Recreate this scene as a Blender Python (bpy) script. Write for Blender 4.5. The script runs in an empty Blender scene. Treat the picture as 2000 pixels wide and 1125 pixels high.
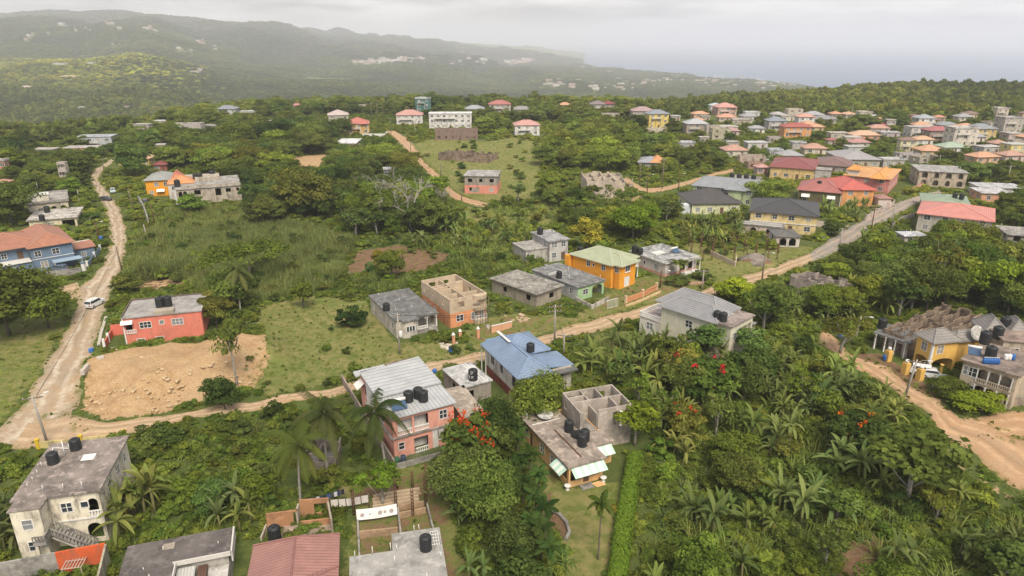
import bpy, bmesh, math, random
import numpy as np
from mathutils import Vector, Matrix

# ------------------------------------------------------------------ camera, world, sun, exposure
scene = bpy.context.scene
COL = scene.collection
F, HY, CH = 1351.0, 75.0, 52.0                 # focal length in photo pixels, horizon row, camera height (m)
PITCH = math.atan((562.5 - HY) / F)
cam_d = bpy.data.cameras.new("camera"); cam = bpy.data.objects.new("camera", cam_d); COL.objects.link(cam)
cam.location = (0, 0, CH); cam.rotation_euler = (math.pi/2 - PITCH, 0, 0)
cam_d.sensor_width = 36.0; cam_d.lens = F / 2000.0 * 36.0
cam_d.clip_start = 1.0; cam_d.clip_end = 200000.0
scene.camera = cam
scene.view_settings.view_transform = 'Standard'
try: scene.view_settings.look = 'None'
except Exception: pass
scene.view_settings.gamma = 1.0
scene.view_settings.exposure = 1.05
cy = scene.cycles
cy.max_bounces = 8; cy.diffuse_bounces = 5; cy.glossy_bounces = 2; cy.transmission_bounces = 2
cy.volume_bounces = 1; cy.transparent_max_bounces = 8; cy.caustics_reflective = False; cy.caustics_refractive = False
cy.use_denoising = True

SUN_EL, SUN_AZ = math.radians(52), math.radians(162)     # sun behind the camera, a little to the right (azimuth from +Y towards +X)
sun_dir = Vector((math.sin(SUN_AZ)*math.cos(SUN_EL), math.cos(SUN_AZ)*math.cos(SUN_EL), math.sin(SUN_EL)))
sd = bpy.data.lights.new("sun", 'SUN'); sd.energy = 2.4; sd.angle = math.radians(28); sd.color = (1.0, 0.905, 0.75)
so = bpy.data.objects.new("sun", sd); COL.objects.link(so)
so.rotation_euler = sun_dir.to_track_quat('Z', 'Y').to_euler()

world = bpy.data.worlds.new("World"); scene.world = world; world.use_nodes = True
wn = world.node_tree; wn.nodes.clear(); L = wn.links.new
def N(t, kind, **kw):
    n = t.nodes.new(kind)
    for k, v in kw.items(): setattr(n, k, v)
    return n
wo = N(wn, 'ShaderNodeOutputWorld'); bg = N(wn, 'ShaderNodeBackground'); bg.inputs[1].default_value = 0.1
sky = N(wn, 'ShaderNodeTexSky'); sky.sky_type = 'NISHITA'; sky.sun_disc = False
sky.sun_elevation = SUN_EL; sky.sun_rotation = SUN_AZ
sky.air_density = 1.0; sky.dust_density = 3.0
tc = N(wn, 'ShaderNodeTexCoord'); mp = N(wn, 'ShaderNodeMapping'); mp.inputs['Scale'].default_value = (1.3, 1.3, 9.0)
L(tc.outputs['Generated'], mp.inputs[0])
nz = N(wn, 'ShaderNodeTexNoise'); nz.inputs['Scale'].default_value = 3.2; nz.inputs['Detail'].default_value = 7; nz.inputs['Roughness'].default_value = 0.55
L(mp.outputs[0], nz.inputs['Vector'])
rp = N(wn, 'ShaderNodeValToRGB')
rp.color_ramp.elements[0].position = 0.40; rp.color_ramp.elements[0].color = (2.35, 2.32, 2.42, 1)
rp.color_ramp.elements[1].position = 0.60; rp.color_ramp.elements[1].color = (5.7, 5.5, 5.4, 1)
L(nz.outputs[0], rp.inputs[0])
mx = N(wn, 'ShaderNodeMixRGB'); mx.inputs[0].default_value = 0.88          # overcast: cloud cover over the clear sky
L(sky.outputs[0], mx.inputs[1]); L(rp.outputs[0], mx.inputs[2])
L(mx.outputs[0], bg.inputs[0]); L(bg.outputs[0], wo.inputs[0])

rng = np.random.default_rng(7); random.seed(7)
cP, sP = math.cos(PITCH), math.sin(PITCH)
def ray(px, py):
    x = (px - 1000.0) / F; y = -(py - 562.5) / F
    return np.array([x, cP + y*sP, -sP + y*cP])
def U(px, py, z=0.0):
    d = ray(px, py); return np.array([0, 0, CH]) + d * ((z - CH) / d[2])

# ------------------------------------------------------------------ terrain heights
_C = np.array([-900, 0, 250, 500, 750, 1000, 1250, 1500, 1750, 2000, 2900.])
_R = np.array([300, 430, 520, 620, 800, 1000, 1500, 2200, 2900, 3800, 5000, 6500, 8500, 12000.])
_T = np.array([
 # -900    0  250  500  750 1000 1250 1500 1750 2000 2900
 [   0,   0,   0,   0,   0,   0,   0,   0,   0,   0,   0],
 [  -4,  -3,  -1,   0,   0,   0,   0,   0,   0,   0,   0],
 [ -18, -16,  -8,  -1,   0,   0,   0,   0,   0,   0,   0],
 [ -34, -32, -24,  -6,  -3,  -3,  -5,  -3,  -1,  -1,  -1],
 [ -60, -60, -52, -38, -40, -40, -20, -11,   1,   1,   0],
 [ -70, -72, -66, -75, -80, -85, -65, -45, -40, -40, -40],
 [ -45, -45, -45,-100,-110,-120,-130,-140,-140,-140,-140],
 [ -10, -14,   0, -84,-110,-130,-150,-165,-170,-175,-175],
 [ -20, -20, -25, -92,-112,-135,-155,-175,-185,-195,-195],
 [ 110, 110,  94, -55,-100,-142,-168,-185,-202,-220,-220],
 [ 140, 135, 118,  95, -42,-152,-188,-206,-250,-260,-260],
 [ 255, 252, 272, 172, -20,-176,-202,-260,-280,-280,-280],
 [ 220, 200, 214, 140, 75, -95,-275,-280,-280,-280,-280],
 [ 110, 110, 120, 110,  60, -70,-280,-280,-280,-280,-280.]])
def _noise2(x, y, seed):
    r = np.random.default_rng(seed); out = 0
    for k in range(7):
        a = r.uniform(0, 2*math.pi); f = 0.7 + 0.6*r.random(); ph = r.uniform(0, 6.28, 2)
        out = out + np.sin((x*math.cos(a) + y*math.sin(a))*f + ph[0]) * np.cos((y*math.cos(a) - x*math.sin(a))*f*0.8 + ph[1])
    return out / 3.2
TERRF = []       # free shapes: the mounded cut bank
TERR = []        # (polygon, height, falloff): terraces and cuts in the flat plateau
def pin(P, x, y):
    P = np.asarray(P)[:, :2]; c = np.zeros(np.shape(x), bool); n = len(P)
    for i in range(n):
        x1, y1 = P[i]; x2, y2 = P[(i+1) % n]
        if y1 == y2: continue
        m = ((y1 > y) != (y2 > y)) & (x < (x2-x1)*(y-y1)/(y2-y1) + x1)
        c ^= m
    return c
def pdist(P, x, y, closed=True):
    P = np.asarray(P)[:, :2]; best = np.full(np.shape(x), 1e9); n = len(P)
    for i in range(n if closed else n-1):
        a = P[i]; b = P[(i+1) % n]; d = b - a; l2 = max(d @ d, 1e-9)
        t = np.clip(((x-a[0])*d[0] + (y-a[1])*d[1]) / l2, 0, 1)
        best = np.minimum(best, np.hypot(x-a[0]-t*d[0], y-a[1]-t*d[1]))
    return best
def hgt(x, y):
    x = np.asarray(x, float); y = np.asarray(y, float)
    yy = np.maximum(y, 1.0)
    pxc = np.clip(1000 + F * x / (yy*cP + 52*sP), _C[0]+1, _C[-1]-1)
    ly = np.clip(yy, _R[0], _R[-1]-1)
    i = np.clip(np.searchsorted(_R, ly, 'right')-1, 0, len(_R)-2); j = np.clip(np.searchsorted(_C, pxc, 'right')-1, 0, len(_C)-2)
    t = (np.log(ly)-np.log(_R[i])) / (np.log(_R[i+1])-np.log(_R[i])); s = (pxc-_C[j])/(_C[j+1]-_C[j])
    t = t*t*(3-2*t)*0.5+t*0.5; s = s*s*(3-2*s)*0.6 + s*0.4
    z = (_T[i, j]*(1-s)+_T[i, j+1]*s)*(1-t) + (_T[i+1, j]*(1-s)+_T[i+1, j+1]*s)*t
    z = z + 0.22*_noise2(x/14., y/14., 3)*np.clip((yy-20)/40, 0, 1)
    far = np.clip((yy-620)/500, 0, 1)
    am = far*np.minimum(yy*0.009, 46)
    z = z + am*(_noise2(x/(60+yy*0.045), y/(60+yy*0.045), 5)*0.6 + _noise2(x/(30+yy*0.016), y/(30+yy*0.016), 6)*0.5 + np.clip((yy-2800)/1500, 0, 1)*(np.abs(_noise2(x/105., y/260., 8))-.4)*0.8 + np.clip((yy-2800)/1500, 0, 1)*_noise2(x/46., y/120., 12)*0.22)*np.where(z < -150, 0.3, 1.0)
    for P, hh, fo in TERR:
        dd = pdist(P, x, y); ins = pin(P, x, y)
        k = np.where(ins, 1.0, np.clip(1-dd/fo, 0, 1)); k = k*k*(3-2*k)
        z = z + hh*k
    for fn in TERRF: z = z + fn(x, y)
    return z
def G(px, py):
    d = ray(px, py); ts = np.geomspace(40, 14000, 2600)
    P = np.array([0, 0, CH])[None, :] + ts[:, None]*d[None, :]
    h = hgt(P[:, 0], P[:, 1]); b = np.nonzero(P[:, 2] < h)[0]
    if len(b) == 0: return P[-1]
    k = max(b[0], 1); f0 = P[k-1, 2]-h[k-1]; f1 = P[k, 2]-h[k]; t = f0/(f0-f1+1e-12)
    p = P[k-1]*(1-t)+P[k]*t; p[2] = hgt(p[0], p[1]); return p
def GP(pts): return [G(a, b) for a, b in pts]

# ------------------------------------------------------------------ tags and mesh builder
def tag(o, label=None, cat=None, group=None, kind=None):
    if label: o['label'] = label
    if cat: o['category'] = cat
    if group: o['group'] = group
    if kind: o['kind'] = kind
    return o
def empty(name, loc, rz=0.0, label=None, cat=None, group=None, scale=None):
    o = bpy.data.objects.new(name, None); COL.objects.link(o); o.location = loc; o.rotation_euler = (0, 0, rz)
    o.empty_display_size = 0.5
    if scale is not None: o.scale = scale
    return tag(o, label, cat, group)
def link(name, me, parent=None, loc=(0, 0, 0), rot=None, scale=None):
    o = bpy.data.objects.new(name, me); COL.objects.link(o); o.parent = parent; o.location = loc
    if rot is not None: o.rotation_euler = rot
    if scale is not None: o.scale = scale
    return o
class MB:
    def __init__(s): s.v = []; s.f = []; s.m = []; s.uv = []; s.hasuv = False; s.sm = []
    def face(s, pts, m=0, uv=None, smooth=False):
        i = len(s.v); s.v += [tuple(map(float, p)) for p in pts]; s.f.append(tuple(range(i, i+len(pts)))); s.m.append(m); s.sm.append(smooth)
        if uv is None: uv = [(0, 0)]*len(pts)
        else: s.hasuv = True
        s.uv += [tuple(map(float, q)) for q in uv]
    def hexa(s, c, m=0):
        for q in ((0, 3, 2, 1), (4, 5, 6, 7), (0, 1, 5, 4), (1, 2, 6, 5), (2, 3, 7, 6), (3, 0, 4, 7)): s.face([c[k] for k in q], m)
    def box(s, x0, x1, y0, y1, z0, z1, m=0):
        s.hexa([(x0, y0, z0), (x1, y0, z0), (x1, y1, z0), (x0, y1, z0), (x0, y0, z1), (x1, y0, z1), (x1, y1, z1), (x0, y1, z1)], m)
    def sbox(s, sg, s0, s1, n0, n1, z0, z1, m=0):       # box in a wall's frame: along, outward, up
        (px, py), (dx, dy), (ox, oy) = sg
        P = lambda a, n, z: (px+dx*a+ox*n, py+dy*a+oy*n, z)
        s.hexa([P(s0, n1, z0), P(s1, n1, z0), P(s1, n0, z0), P(s0, n0, z0), P(s0, n1, z1), P(s1, n1, z1), P(s1, n0, z1), P(s0, n0, z1)], m)
    def tube(s, pts, rad, n=8, m=0, cap=True, smooth=True):
        pts = [Vector(p) for p in pts]; rings = []
        for i, p in enumerate(pts):
            d = (pts[min(i+1, len(pts)-1)]-pts[max(i-1, 0)]).normalized()
            a = d.orthogonal().normalized() if i == 0 else (a - d*a.dot(d)).normalized()
            b = d.cross(a); r = rad[i] if hasattr(rad, '__len__') else rad
            rings.append([p + (a*math.cos(2*math.pi*k/n)+b*math.sin(2*math.pi*k/n))*r for k in range(n)])
        for i in range(len(rings)-1):
            for k in range(n): s.face([rings[i][k], rings[i][(k+1) % n], rings[i+1][(k+1) % n], rings[i+1][k]], m, smooth=smooth)
        if cap: s.face(rings[-1], m); s.face(rings[0][::-1], m)
    def lathe(s, prof, n=16, c=(0, 0, 0), m=0, smooth=True):
        R = [[(c[0]+r*math.cos(2*math.pi*k/n), c[1]+r*math.sin(2*math.pi*k/n), c[2]+z) for k in range(n)] for r, z in prof]
        for i in range(len(R)-1):
            for k in range(n): s.face([R[i][k], R[i][(k+1) % n], R[i+1][(k+1) % n], R[i+1][k]], m, smooth=smooth)
        s.face(R[-1], m); s.face(R[0][::-1], m)
    def mesh(s, name, mats):
        me = bpy.data.meshes.new(name); me.from_pydata(s.v, [], s.f)
        for mm in (mats if isinstance(mats, (list, tuple)) else [mats]): me.materials.append(mm)
        me.polygons.foreach_set('material_index', s.m); me.polygons.foreach_set('use_smooth', s.sm)
        if s.hasuv:
            u = me.uv_layers.new(name='UVMap'); u.data.foreach_set('uv', [c for q in s.uv for c in q])
        bm = bmesh.new(); bm.from_mesh(me); bmesh.ops.remove_doubles(bm, verts=bm.verts, dist=0.0005); bm.to_mesh(me); bm.free()
        me.update(); return me
    def build(s, name, mats, parent=None, loc=(0, 0, 0), rot=None):
        return link(name, s.mesh(name, mats), parent, loc, rot)

# ------------------------------------------------------------------ materials
MATS = {}
def newmat(name):
    m = bpy.data.materials.new(name); m.use_nodes = True; t = m.node_tree; t.nodes.clear()
    out = N(t, 'ShaderNodeOutputMaterial'); b = N(t, 'ShaderNodeBsdfPrincipled'); t.links.new(b.outputs[0], out.inputs[0])
    b.inputs['Specular IOR Level'].default_value = 0.3
    return m, t, b
def tnoise(t, vec, scale, detail=4, rough=0.6, sc=None):
    if sc is not None:
        mp = N(t, 'ShaderNodeMapping'); mp.inputs['Scale'].default_value = sc; t.links.new(vec, mp.inputs[0]); vec = mp.outputs[0]
    n = N(t, 'ShaderNodeTexNoise'); n.inputs['Scale'].default_value = scale; n.inputs['Detail'].default_value = detail; n.inputs['Roughness'].default_value = rough
    t.links.new(vec, n.inputs['Vector']); return n.outputs[0]
def tramp(t, fac, stops):
    r = N(t, 'ShaderNodeValToRGB'); e = r.color_ramp.elements
    while len(e) < len(stops): e.new(0.5)
    for q, (p, c) in zip(e, stops): q.position = p; q.color = (c, c, c, 1) if np.isscalar(c) else (*c, 1)
    t.links.new(fac, r.inputs[0]); return r.outputs[0]
def tmix(t, fac, a, b, mode='MIX'):
    m = N(t, 'ShaderNodeMixRGB', blend_type=mode)
    for i, q in enumerate((fac, a, b)):
        if hasattr(q, 'node'): t.links.new(q, m.inputs[i])
        elif np.isscalar(q): m.inputs[i].default_value = q if i == 0 else (q, q, q, 1)
        else: m.inputs[i].default_value = (*q, 1)
    return m.outputs[0]
def tbump(t, b, h, strength=0.3, dist=0.05):
    n = N(t, 'ShaderNodeBump'); n.inputs['Strength'].default_value = strength; n.inputs['Distance'].default_value = dist
    t.links.new(h, n.inputs['Height']); t.links.new(n.outputs[0], b.inputs['Normal'])
def dull(c, k=.72): g = .3*c[0]+.55*c[1]+.15*c[2]; return tuple(g+(v-g)*k for v in c)
def sc(c, k): return tuple(min(1, v*k) for v in c)
def plain(name, c, rough=0.6, metal=0.0, var=0.12):
    if name in MATS: return MATS[name]
    m, t, b = newmat(name); b.inputs['Roughness'].default_value = rough; b.inputs['Metallic'].default_value = metal
    tcn = N(t, 'ShaderNodeTexCoord'); n = tnoise(t, tcn.outputs['Object'], 3.0)
    t.links.new(tmix(t, tramp(t, n, [(0.3, 0), (0.7, 1)]), sc(c, 1-var), sc(c, 1+var)), b.inputs['Base Color'])
    MATS[name] = m; return m
def wallm(c, dirt=0.35, key=None):
    k = ('w', tuple(round(v, 3) for v in c), dirt)
    if k in MATS: return MATS[k]
    m, t, b = newmat('painted_wall'); b.inputs['Roughness'].default_value = 0.85
    ge = N(t, 'ShaderNodeNewGeometry'); v = ge.outputs['Position']
    streak = tnoise(t, v, 1.0, 6, 0.7, (.95, .95, 0.42)); blot = tnoise(t, v, 0.55, 5, 0.7); fine = tnoise(t, v, 5, 3)
    base = tmix(t, tramp(t, blot, [(0.3, 0), (0.72, 1)]), sc(c, 0.84), sc(c, 1.08))
    f = tmix(t, 1.0, tramp(t, streak, [(0.47, 0), (0.66, min(.95, dirt*1.9))]), tramp(t, fine, [(0.25, 0.5), (0.65, 1)]), 'MULTIPLY')
    t.links.new(tmix(t, f, base, (0.115, 0.10, 0.08)), b.inputs['Base Color'])
    tbump(t, b, fine, 0.15, 0.02); MATS[k] = m; return m
def slabm(c, dark=0.55, light=0.3):
    k = ('s', tuple(round(v, 3) for v in c), dark, light)
    if k in MATS: return MATS[k]
    m, t, b = newmat('weathered_concrete'); b.inputs['Roughness'].default_value = 0.9
    ge = N(t, 'ShaderNodeNewGeometry'); v = ge.outputs['Position']
    n1 = tnoise(t, v, 0.33, 7, 0.72); n2 = tnoise(t, v, 0.9, 6, 0.7); n3 = tnoise(t, v, 4.5, 4)
    col = tmix(t, tramp(t, n1, [(0.40, min(1, dark*1.5)), (0.56, 0)]), c, sc(c, 0.32))
    col = tmix(t, tramp(t, n2, [(0.52, 0), (0.62, min(1, light*1.3))]), col, sc(c, 1.75))
    col = tmix(t, tramp(t, n3, [(0.25, 0.3), (0.5, 0)]), col, sc(c, 0.5))
    t.links.new(col, b.inputs['Base Color']); tbump(t, b, n3, 0.2, 0.03); MATS[k] = m; return m
def roofm(c, style='tile', pitch=0.45):
    k = ('r', tuple(round(v, 3) for v in c), style, pitch)
    if k in MATS: return MATS[k]
    m, t, b = newmat('roof_' + style); b.inputs['Roughness'].default_value = 0.55
    uv = N(t, 'ShaderNodeUVMap'); sx = N(t, 'ShaderNodeSeparateXYZ'); t.links.new(uv.outputs[0], sx.inputs[0])
    def saw(o, p):
        a = N(t, 'ShaderNodeMath', operation='DIVIDE'); t.links.new(o, a.inputs[0]); a.inputs[1].default_value = p
        q = N(t, 'ShaderNodeMath', operation='FRACT'); t.links.new(a.outputs[0], q.inputs[0]); return q.outputs[0]
    ge = N(t, 'ShaderNodeNewGeometry'); n1 = tnoise(t, ge.outputs['Position'], 0.5, 6, 0.7); n2 = tnoise(t, ge.outputs['Position'], 3, 4)
    base = tmix(t, tramp(t, n1, [(0.3, 0), (0.7, 1)]), sc(c, 0.78), sc(c, 1.12))
    base = tmix(t, tramp(t, n2, [(0.55, 0), (0.78, 0.3)]), base, sc(c, 0.45))
    h = saw(sx.outputs[1] if style == 'tile' else sx.outputs[0], pitch)
    line = tramp(t, h, [(0.0, 1), (0.10, 1), (0.2, 0), (1.0, 0.0)])
    t.links.new(tmix(t, line, base, sc(c, 0.52)), b.inputs['Base Color'])
    tbump(t, b, h, 0.6, 0.06); MATS[k] = m; m['c'] = c; return m
WHITE = (0.64, 0.63, 0.61)
M_white = plain('white_paint', WHITE, 0.5); M_trim = plain('white_trim', (0.56, 0.55, 0.52), 0.6)
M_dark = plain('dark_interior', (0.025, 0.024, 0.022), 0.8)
def glassm():
    m, t, b = newmat('window_glass'); b.inputs['Base Color'].default_value = (0.035, 0.045, 0.055, 1); b.inputs['Roughness'].default_value = 0.12
    b.inputs['Specular IOR Level'].default_value = 0.5; return m
M_glass = glassm()
M_panes = [M_glass, M_glass, M_glass, plain('curtain', (.30, .27, .24), .7), plain('louvre', (.20, .21, .22), .4), plain('shade_blue', (.08, .10, .13), .4)]
M_tank = plain('black_plastic', (0.022, 0.024, 0.026), 0.5, 0, 0.3)
M_tankblue = plain('dark_blue_plastic', (0.03, 0.045, 0.09), 0.5)
M_bluep = plain('blue_plastic', (0.03, 0.12, 0.36), 0.5)
M_wood = plain('grey_timber', (0.16, 0.13, 0.10), 0.9, 0, 0.3)
M_poleconc = plain('pole_grey', (0.30, 0.28, 0.25), 0.9)
M_rust = plain('rusted_steel', (0.10, 0.05, 0.03), 0.8, 0, 0.4)
M_pvc = plain('white_pipe', (0.68, 0.68, 0.66), 0.5)
M_rubber = plain('black_rubber', (0.015, 0.015, 0.015), 0.8)
M_block = slabm((0.36, 0.31, 0.25), 0.35, 0.2); M_greyc = slabm((0.27, 0.255, 0.235), 0.5, 0.3)
# ------------------------------------------------------------------ building kit
TARG = []                      # what the photo shows clear of foliage: screen box, distance
def proj(xy, z):
    d = xy[1]*cP+(CH-z)*sP; u = (z-CH)*cP+xy[1]*sP; return 1000+F*xy[0]/d, 562.5-F*u/d, d
FOOT = []                      # footprints (world polygons) that plants keep out of
ORI = []                       # (house, ...) registry
def wall_panel(mb, sg, length, z0, z1, ops, th=0.2, m=0, s_a=0.0):
    cuts = sorted({s_a, length} | {max(s_a, min(length, v)) for o in ops for v in (o[0], o[1])})
    for a, b in zip(cuts, cuts[1:]):
        if b - a < 1e-4: continue
        mid = (a+b)/2; holes = sorted((o[2], o[3]) for o in ops if o[0] < mid < o[1]); z = z0
        for h0, h1 in holes:
            h0, h1 = max(h0, z0), min(h1, z1)
            if h0 > z + 1e-4: mb.sbox(sg, a, b, -th, 0, z, h0, m)
            z = max(z, h1)
        if z1 > z + 1e-4: mb.sbox(sg, a, b, -th, 0, z, z1, m)
def arch_fill(mb, sg, s0, s1, zt, th=0.2, m=0, n=8):
    r = (s1-s0)/2; c = (s0+s1)/2; rise = min(r, 0.8)
    (px, py), (dx, dy), (ox, oy) = sg
    P = lambda a, nn, z: (px+dx*a+ox*nn, py+dy*a+oy*nn, z)
    for k in range(n):
        t0 = math.pi*k/n; t1 = math.pi*(k+1)/n
        a0, a1 = c - r*math.cos(t0), c - r*math.cos(t1); b0, b1 = zt-rise+rise*math.sin(t0), zt-rise+rise*math.sin(t1)
        a0 += 1e-3; a1 -= 1e-3
        mb.hexa([P(a0, -0.004, b0), P(a1, -0.004, b1), P(a1, -th+0.004, b1), P(a0, -th+0.004, b0),
                 P(a0, -0.004, zt), P(a1, -0.004, zt), P(a1, -th+0.004, zt), P(a0, -th+0.004, zt)], m)
class House:
    see = 0.30
    """local frame: x along the front wall A-B, y away from it, z up from the ground"""
    def __init__(s, name, label, A, B, C, h, gz=None, cat='house', group=None, inset=0.0, pad=1.2, ang=None):
        if gz is None:
            q = U(A[0], A[1], h); gz = float(hgt(q[0], q[1]))
        a, b, c = (U(p[0], p[1], gz+h) for p in (A, B, C))
        e1, e2 = (b-a)[:2], (c-b)[:2]; l1, l2 = np.hypot(*e1), np.hypot(*e2); u = e1/l1*l1+np.array([e2[1], -e2[0]])/l2*l2; u = u/np.hypot(*u); v = np.array([-u[1], u[0]])
        w, d = float(e1 @ u), float(e2 @ v); o = (a+c)[:2]/2-u*w/2-v*d/2          # square up the measured corners about their middle
        s.gz, s.h = gz, h; s.setup(name, label, cat, group, o+u*inset+v*inset, u, w-2*inset, d-2*inset, pad)
    def setup(s, name, label, cat, group, o, u, w, d, pad):
        s.o = np.array(o); s.u = np.array(u); s.v = np.array([-u[1], u[0]]); s.w, s.d = float(w), float(d)
        s.root = empty(name, (s.o[0], s.o[1], s.gz), math.atan2(u[1], u[0]), label, cat, group)
        P = lambda x, y: s.o + s.u*x + s.v*y
        FOOT.append([P(-pad, -pad), P(s.w+pad, -pad), P(s.w+pad, s.d+pad), P(-pad, s.d+pad)])
        s.rect = (0, s.w, 0, s.d)
        q = np.array([proj(P(x, y), s.gz+z) for x in (0, s.w) for y in (0, s.d) for z in (0, s.h+.8)]); y0, y1 = q[:, 1].min(), q[:, 1].max(); TARG.append((q[:, 0].min(), q[:, 0].max(), y0, y1-(y1-y0)*s.see, q[:, 2].mean(), s.w*s.d))
    def W(s, x, y, z=0.0):
        p = s.o + s.u*x + s.v*y; return np.array([p[0], p[1], s.gz+z])
    def loc(s, px, py, z):                     # photo point at height z above this house's ground -> local x, y
        p = U(px, py, s.gz+z)[:2]-s.o; return float(p @ s.u), float(p @ s.v)
    def seg(s, side, r=None):
        x0, x1, y0, y1 = r or s.rect
        return {'f': (((x0, y0), (1, 0), (0, -1)), x1-x0), 'r': (((x1, y0), (0, 1), (1, 0)), y1-y0),
                'b': (((x1, y1), (-1, 0), (0, 1)), x1-x0), 'l': (((x0, y1), (0, -1), (-1, 0)), y1-y0)}[side]
    def walls(s, z0, z1, m, ops={}, rect=None, th=0.2, name='wall', open_sides='', label=None):
        mb = MB(); th0 = th
        for side in 'frbl':
            if side in open_sides: continue
            sg, ln = s.seg(side, rect); oo = []
            for o in ops.get(side, []):
                pos, ww, zb, zt = o[:4]; kind = o[4] if len(o) > 4 else 'w'
                c = pos*ln; s0, s1 = max(0.25, c-ww/2), min(ln-0.25, c+ww/2)
                oo.append((s0, s1, zb, zt))
                if kind == 'a': arch_fill(mb, sg, s0, s1, zt, th)
                s.opening(sg, s0, s1, zb, zt, kind)
            if side in 'fb': wall_panel(mb, sg, ln, z0, z1, oo, th)
            else: wall_panel(mb, sg, ln-th, z0, z1, oo, th, s_a=th)
        o = mb.build(name, m, s.root)
        if label: o['label'] = label
        return o
    def opening(s, sg, s0, s1, zb, zt, kind):
        if kind in 'oa': return
        if kind == 'd':
            mb = MB(); mb.sbox(sg, s0, s1, -0.12, -0.06, zb, zt); d = mb.build('door', plain('door_brown', (0.12, 0.07, 0.045), 0.6), s.root)
            return
        if kind == 'g':
            mb = MB(); mb.sbox(sg, s0, s1, -0.14, -0.08, zb, zt); mb.build('garage_door', plain('door_white', (0.62, 0.62, 0.6), 0.6), s.root); return
        if kind == 'x': # dark unglazed hole: a boarded back a little way in
            return
        f = MB(); fw = 0.09; pr = 0.035
        f.sbox(sg, s0-fw, s1+fw, -0.05, pr, zb-fw, zb); f.sbox(sg, s0-fw, s1+fw, -0.05, pr, zt, zt+fw)
        f.sbox(sg, s0-fw, s0, -0.05, pr, zb, zt); f.sbox(sg, s1, s1+fw, -0.05, pr, zb, zt)
        nm = 3 if s1-s0 > 1.7 else 2 if s1-s0 > 0.9 else 1
        for k in range(1, nm):
            x = s0+(s1-s0)*k/nm; f.sbox(sg, x-0.04, x+0.04, -0.06, -0.01, zb, zt)
        if zt-zb > 0.9 and kind == 'w': f.sbox(sg, s0, s1, -0.055, -0.015, (zb+zt)/2-0.025, (zb+zt)/2+0.025)
        if kind == 's': # sill under a wide window
            f.sbox(sg, s0-0.2, s1+0.2, 0, 0.15, zb-fw-0.1, zb-fw)
        fr = f.build('window', M_white if kind != 'k' else M_dark, s.root)
        p = MB(); p.sbox(sg, s0, s1, -0.12, -0.08, zb, zt); p.build('pane', random.choice(M_panes), fr)
    def flat(s, z, m, oh=0.35, th=0.22, rect=None, parapet=0, pm=None, name='roof'):
        x0, x1, y0, y1 = rect or s.rect; mb = MB(); mb.box(x0-oh, x1+oh, y0-oh, y1+oh, z, z+th)
        r = mb.build(name, m, s.root)
        if parapet:
            mb = MB(); a, b, c, d = x0-oh+.01, x1+oh-.01, y0-oh+.01, y1+oh-.01; t = 0.15; zz = z+th
            mb.box(a, b, c, c+t, zz, zz+parapet); mb.box(a, b, d-t, d, zz, zz+parapet); mb.box(a, a+t, c+t, d-t, zz, zz+parapet); mb.box(b-t, b, c+t, d-t, zz, zz+parapet)
            mb.build('parapet', pm or m, r)
        return r
    def roof_poly(s, faces, m, name='roof', th=0.16, caps=(), capm=None):
        if capm is None and 'c' in m: c = sc(tuple(m['c']), .95); capm = plain('cap%.3f%.3f%.3f' % c, c, .6)
        mb = MB()
        for f in faces:
            pts = [Vector(p) for p in f]; n = (pts[1]-pts[0]).cross(pts[2]-pts[0]).normalized()
            if n.z < 0: pts = pts[::-1]; n = -n
            g = Vector((n.x, n.y, 0)); g = g.normalized() if g.length > 1e-5 else Vector((0, 1, 0)); e = Vector((-g.y, g.x, 0)); up = e.cross(n)
            uv = [(p.dot(e), p.dot(up)) for p in pts]
            mb.face(pts, 0, uv)
            lo = [p-Vector((0, 0, th)) for p in pts]; mb.face(lo[::-1], 1)
            for i in range(len(pts)):
                j = (i+1) % len(pts); mb.face([lo[i], lo[j], pts[j], pts[i]], 1)
        r = mb.build(name, [m, capm or M_trim], s.root)
        if caps:
            cb = MB()
            for a, b in caps: cb.tube([Vector(a)+Vector((0, 0, .03)), Vector(b)+Vector((0, 0, .03))], 0.11, 5, smooth=False)
            cb.build('ridge_cap', capm or M_trim, r)
        return r
    def hip(s, z, rise, m, oh=0.5, rect=None, axis=None, inset=None, capm=None, name='roof'):
        x0, x1, y0, y1 = rect or s.rect; x0 -= oh; x1 += oh; y0 -= oh; y1 += oh; w, d = x1-x0, y1-y0
        if axis is None: axis = 'x' if w >= d else 'y'
        if inset is None: inset = min(w, d)/2
        c = [(x0, y0, z), (x1, y0, z), (x1, y1, z), (x0, y1, z)]
        if axis == 'x': r0, r1 = (x0+inset, (y0+y1)/2, z+rise), (x1-inset, (y0+y1)/2, z+rise); fs = [[c[0], c[1], r1, r0], [c[1], c[2], r1], [c[2], c[3], r0, r1], [c[3], c[0], r0]]; h = [(c[0], r0), (c[3], r0), (c[1], r1), (c[2], r1), (r0, r1)]
        else: r0, r1 = ((x0+x1)/2, y0+inset, z+rise), ((x0+x1)/2, y1-inset, z+rise); fs = [[c[0], c[1], r0], [c[1], c[2], r1, r0], [c[2], c[3], r1], [c[3], c[0], r0, r1]]; h = [(c[0], r0), (c[1], r0), (c[2], r1), (c[3], r1), (r0, r1)]
        h = [q for q in h if (Vector(q[0])-Vector(q[1])).length > 0.05]
        if abs(inset) < 0.01: h = [(r0, r1)]
        return s.roof_poly(fs, m, name, caps=h, capm=capm)
    def shed(s, pts, m, name='roof', capm=None): return s.roof_poly([pts], m, name, capm=capm)
    def part(s, name, m, *boxes, parent=None):
        mb = MB()
        for b in boxes: mb.box(*b)
        return mb.build(name, m, parent or s.root)
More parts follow.
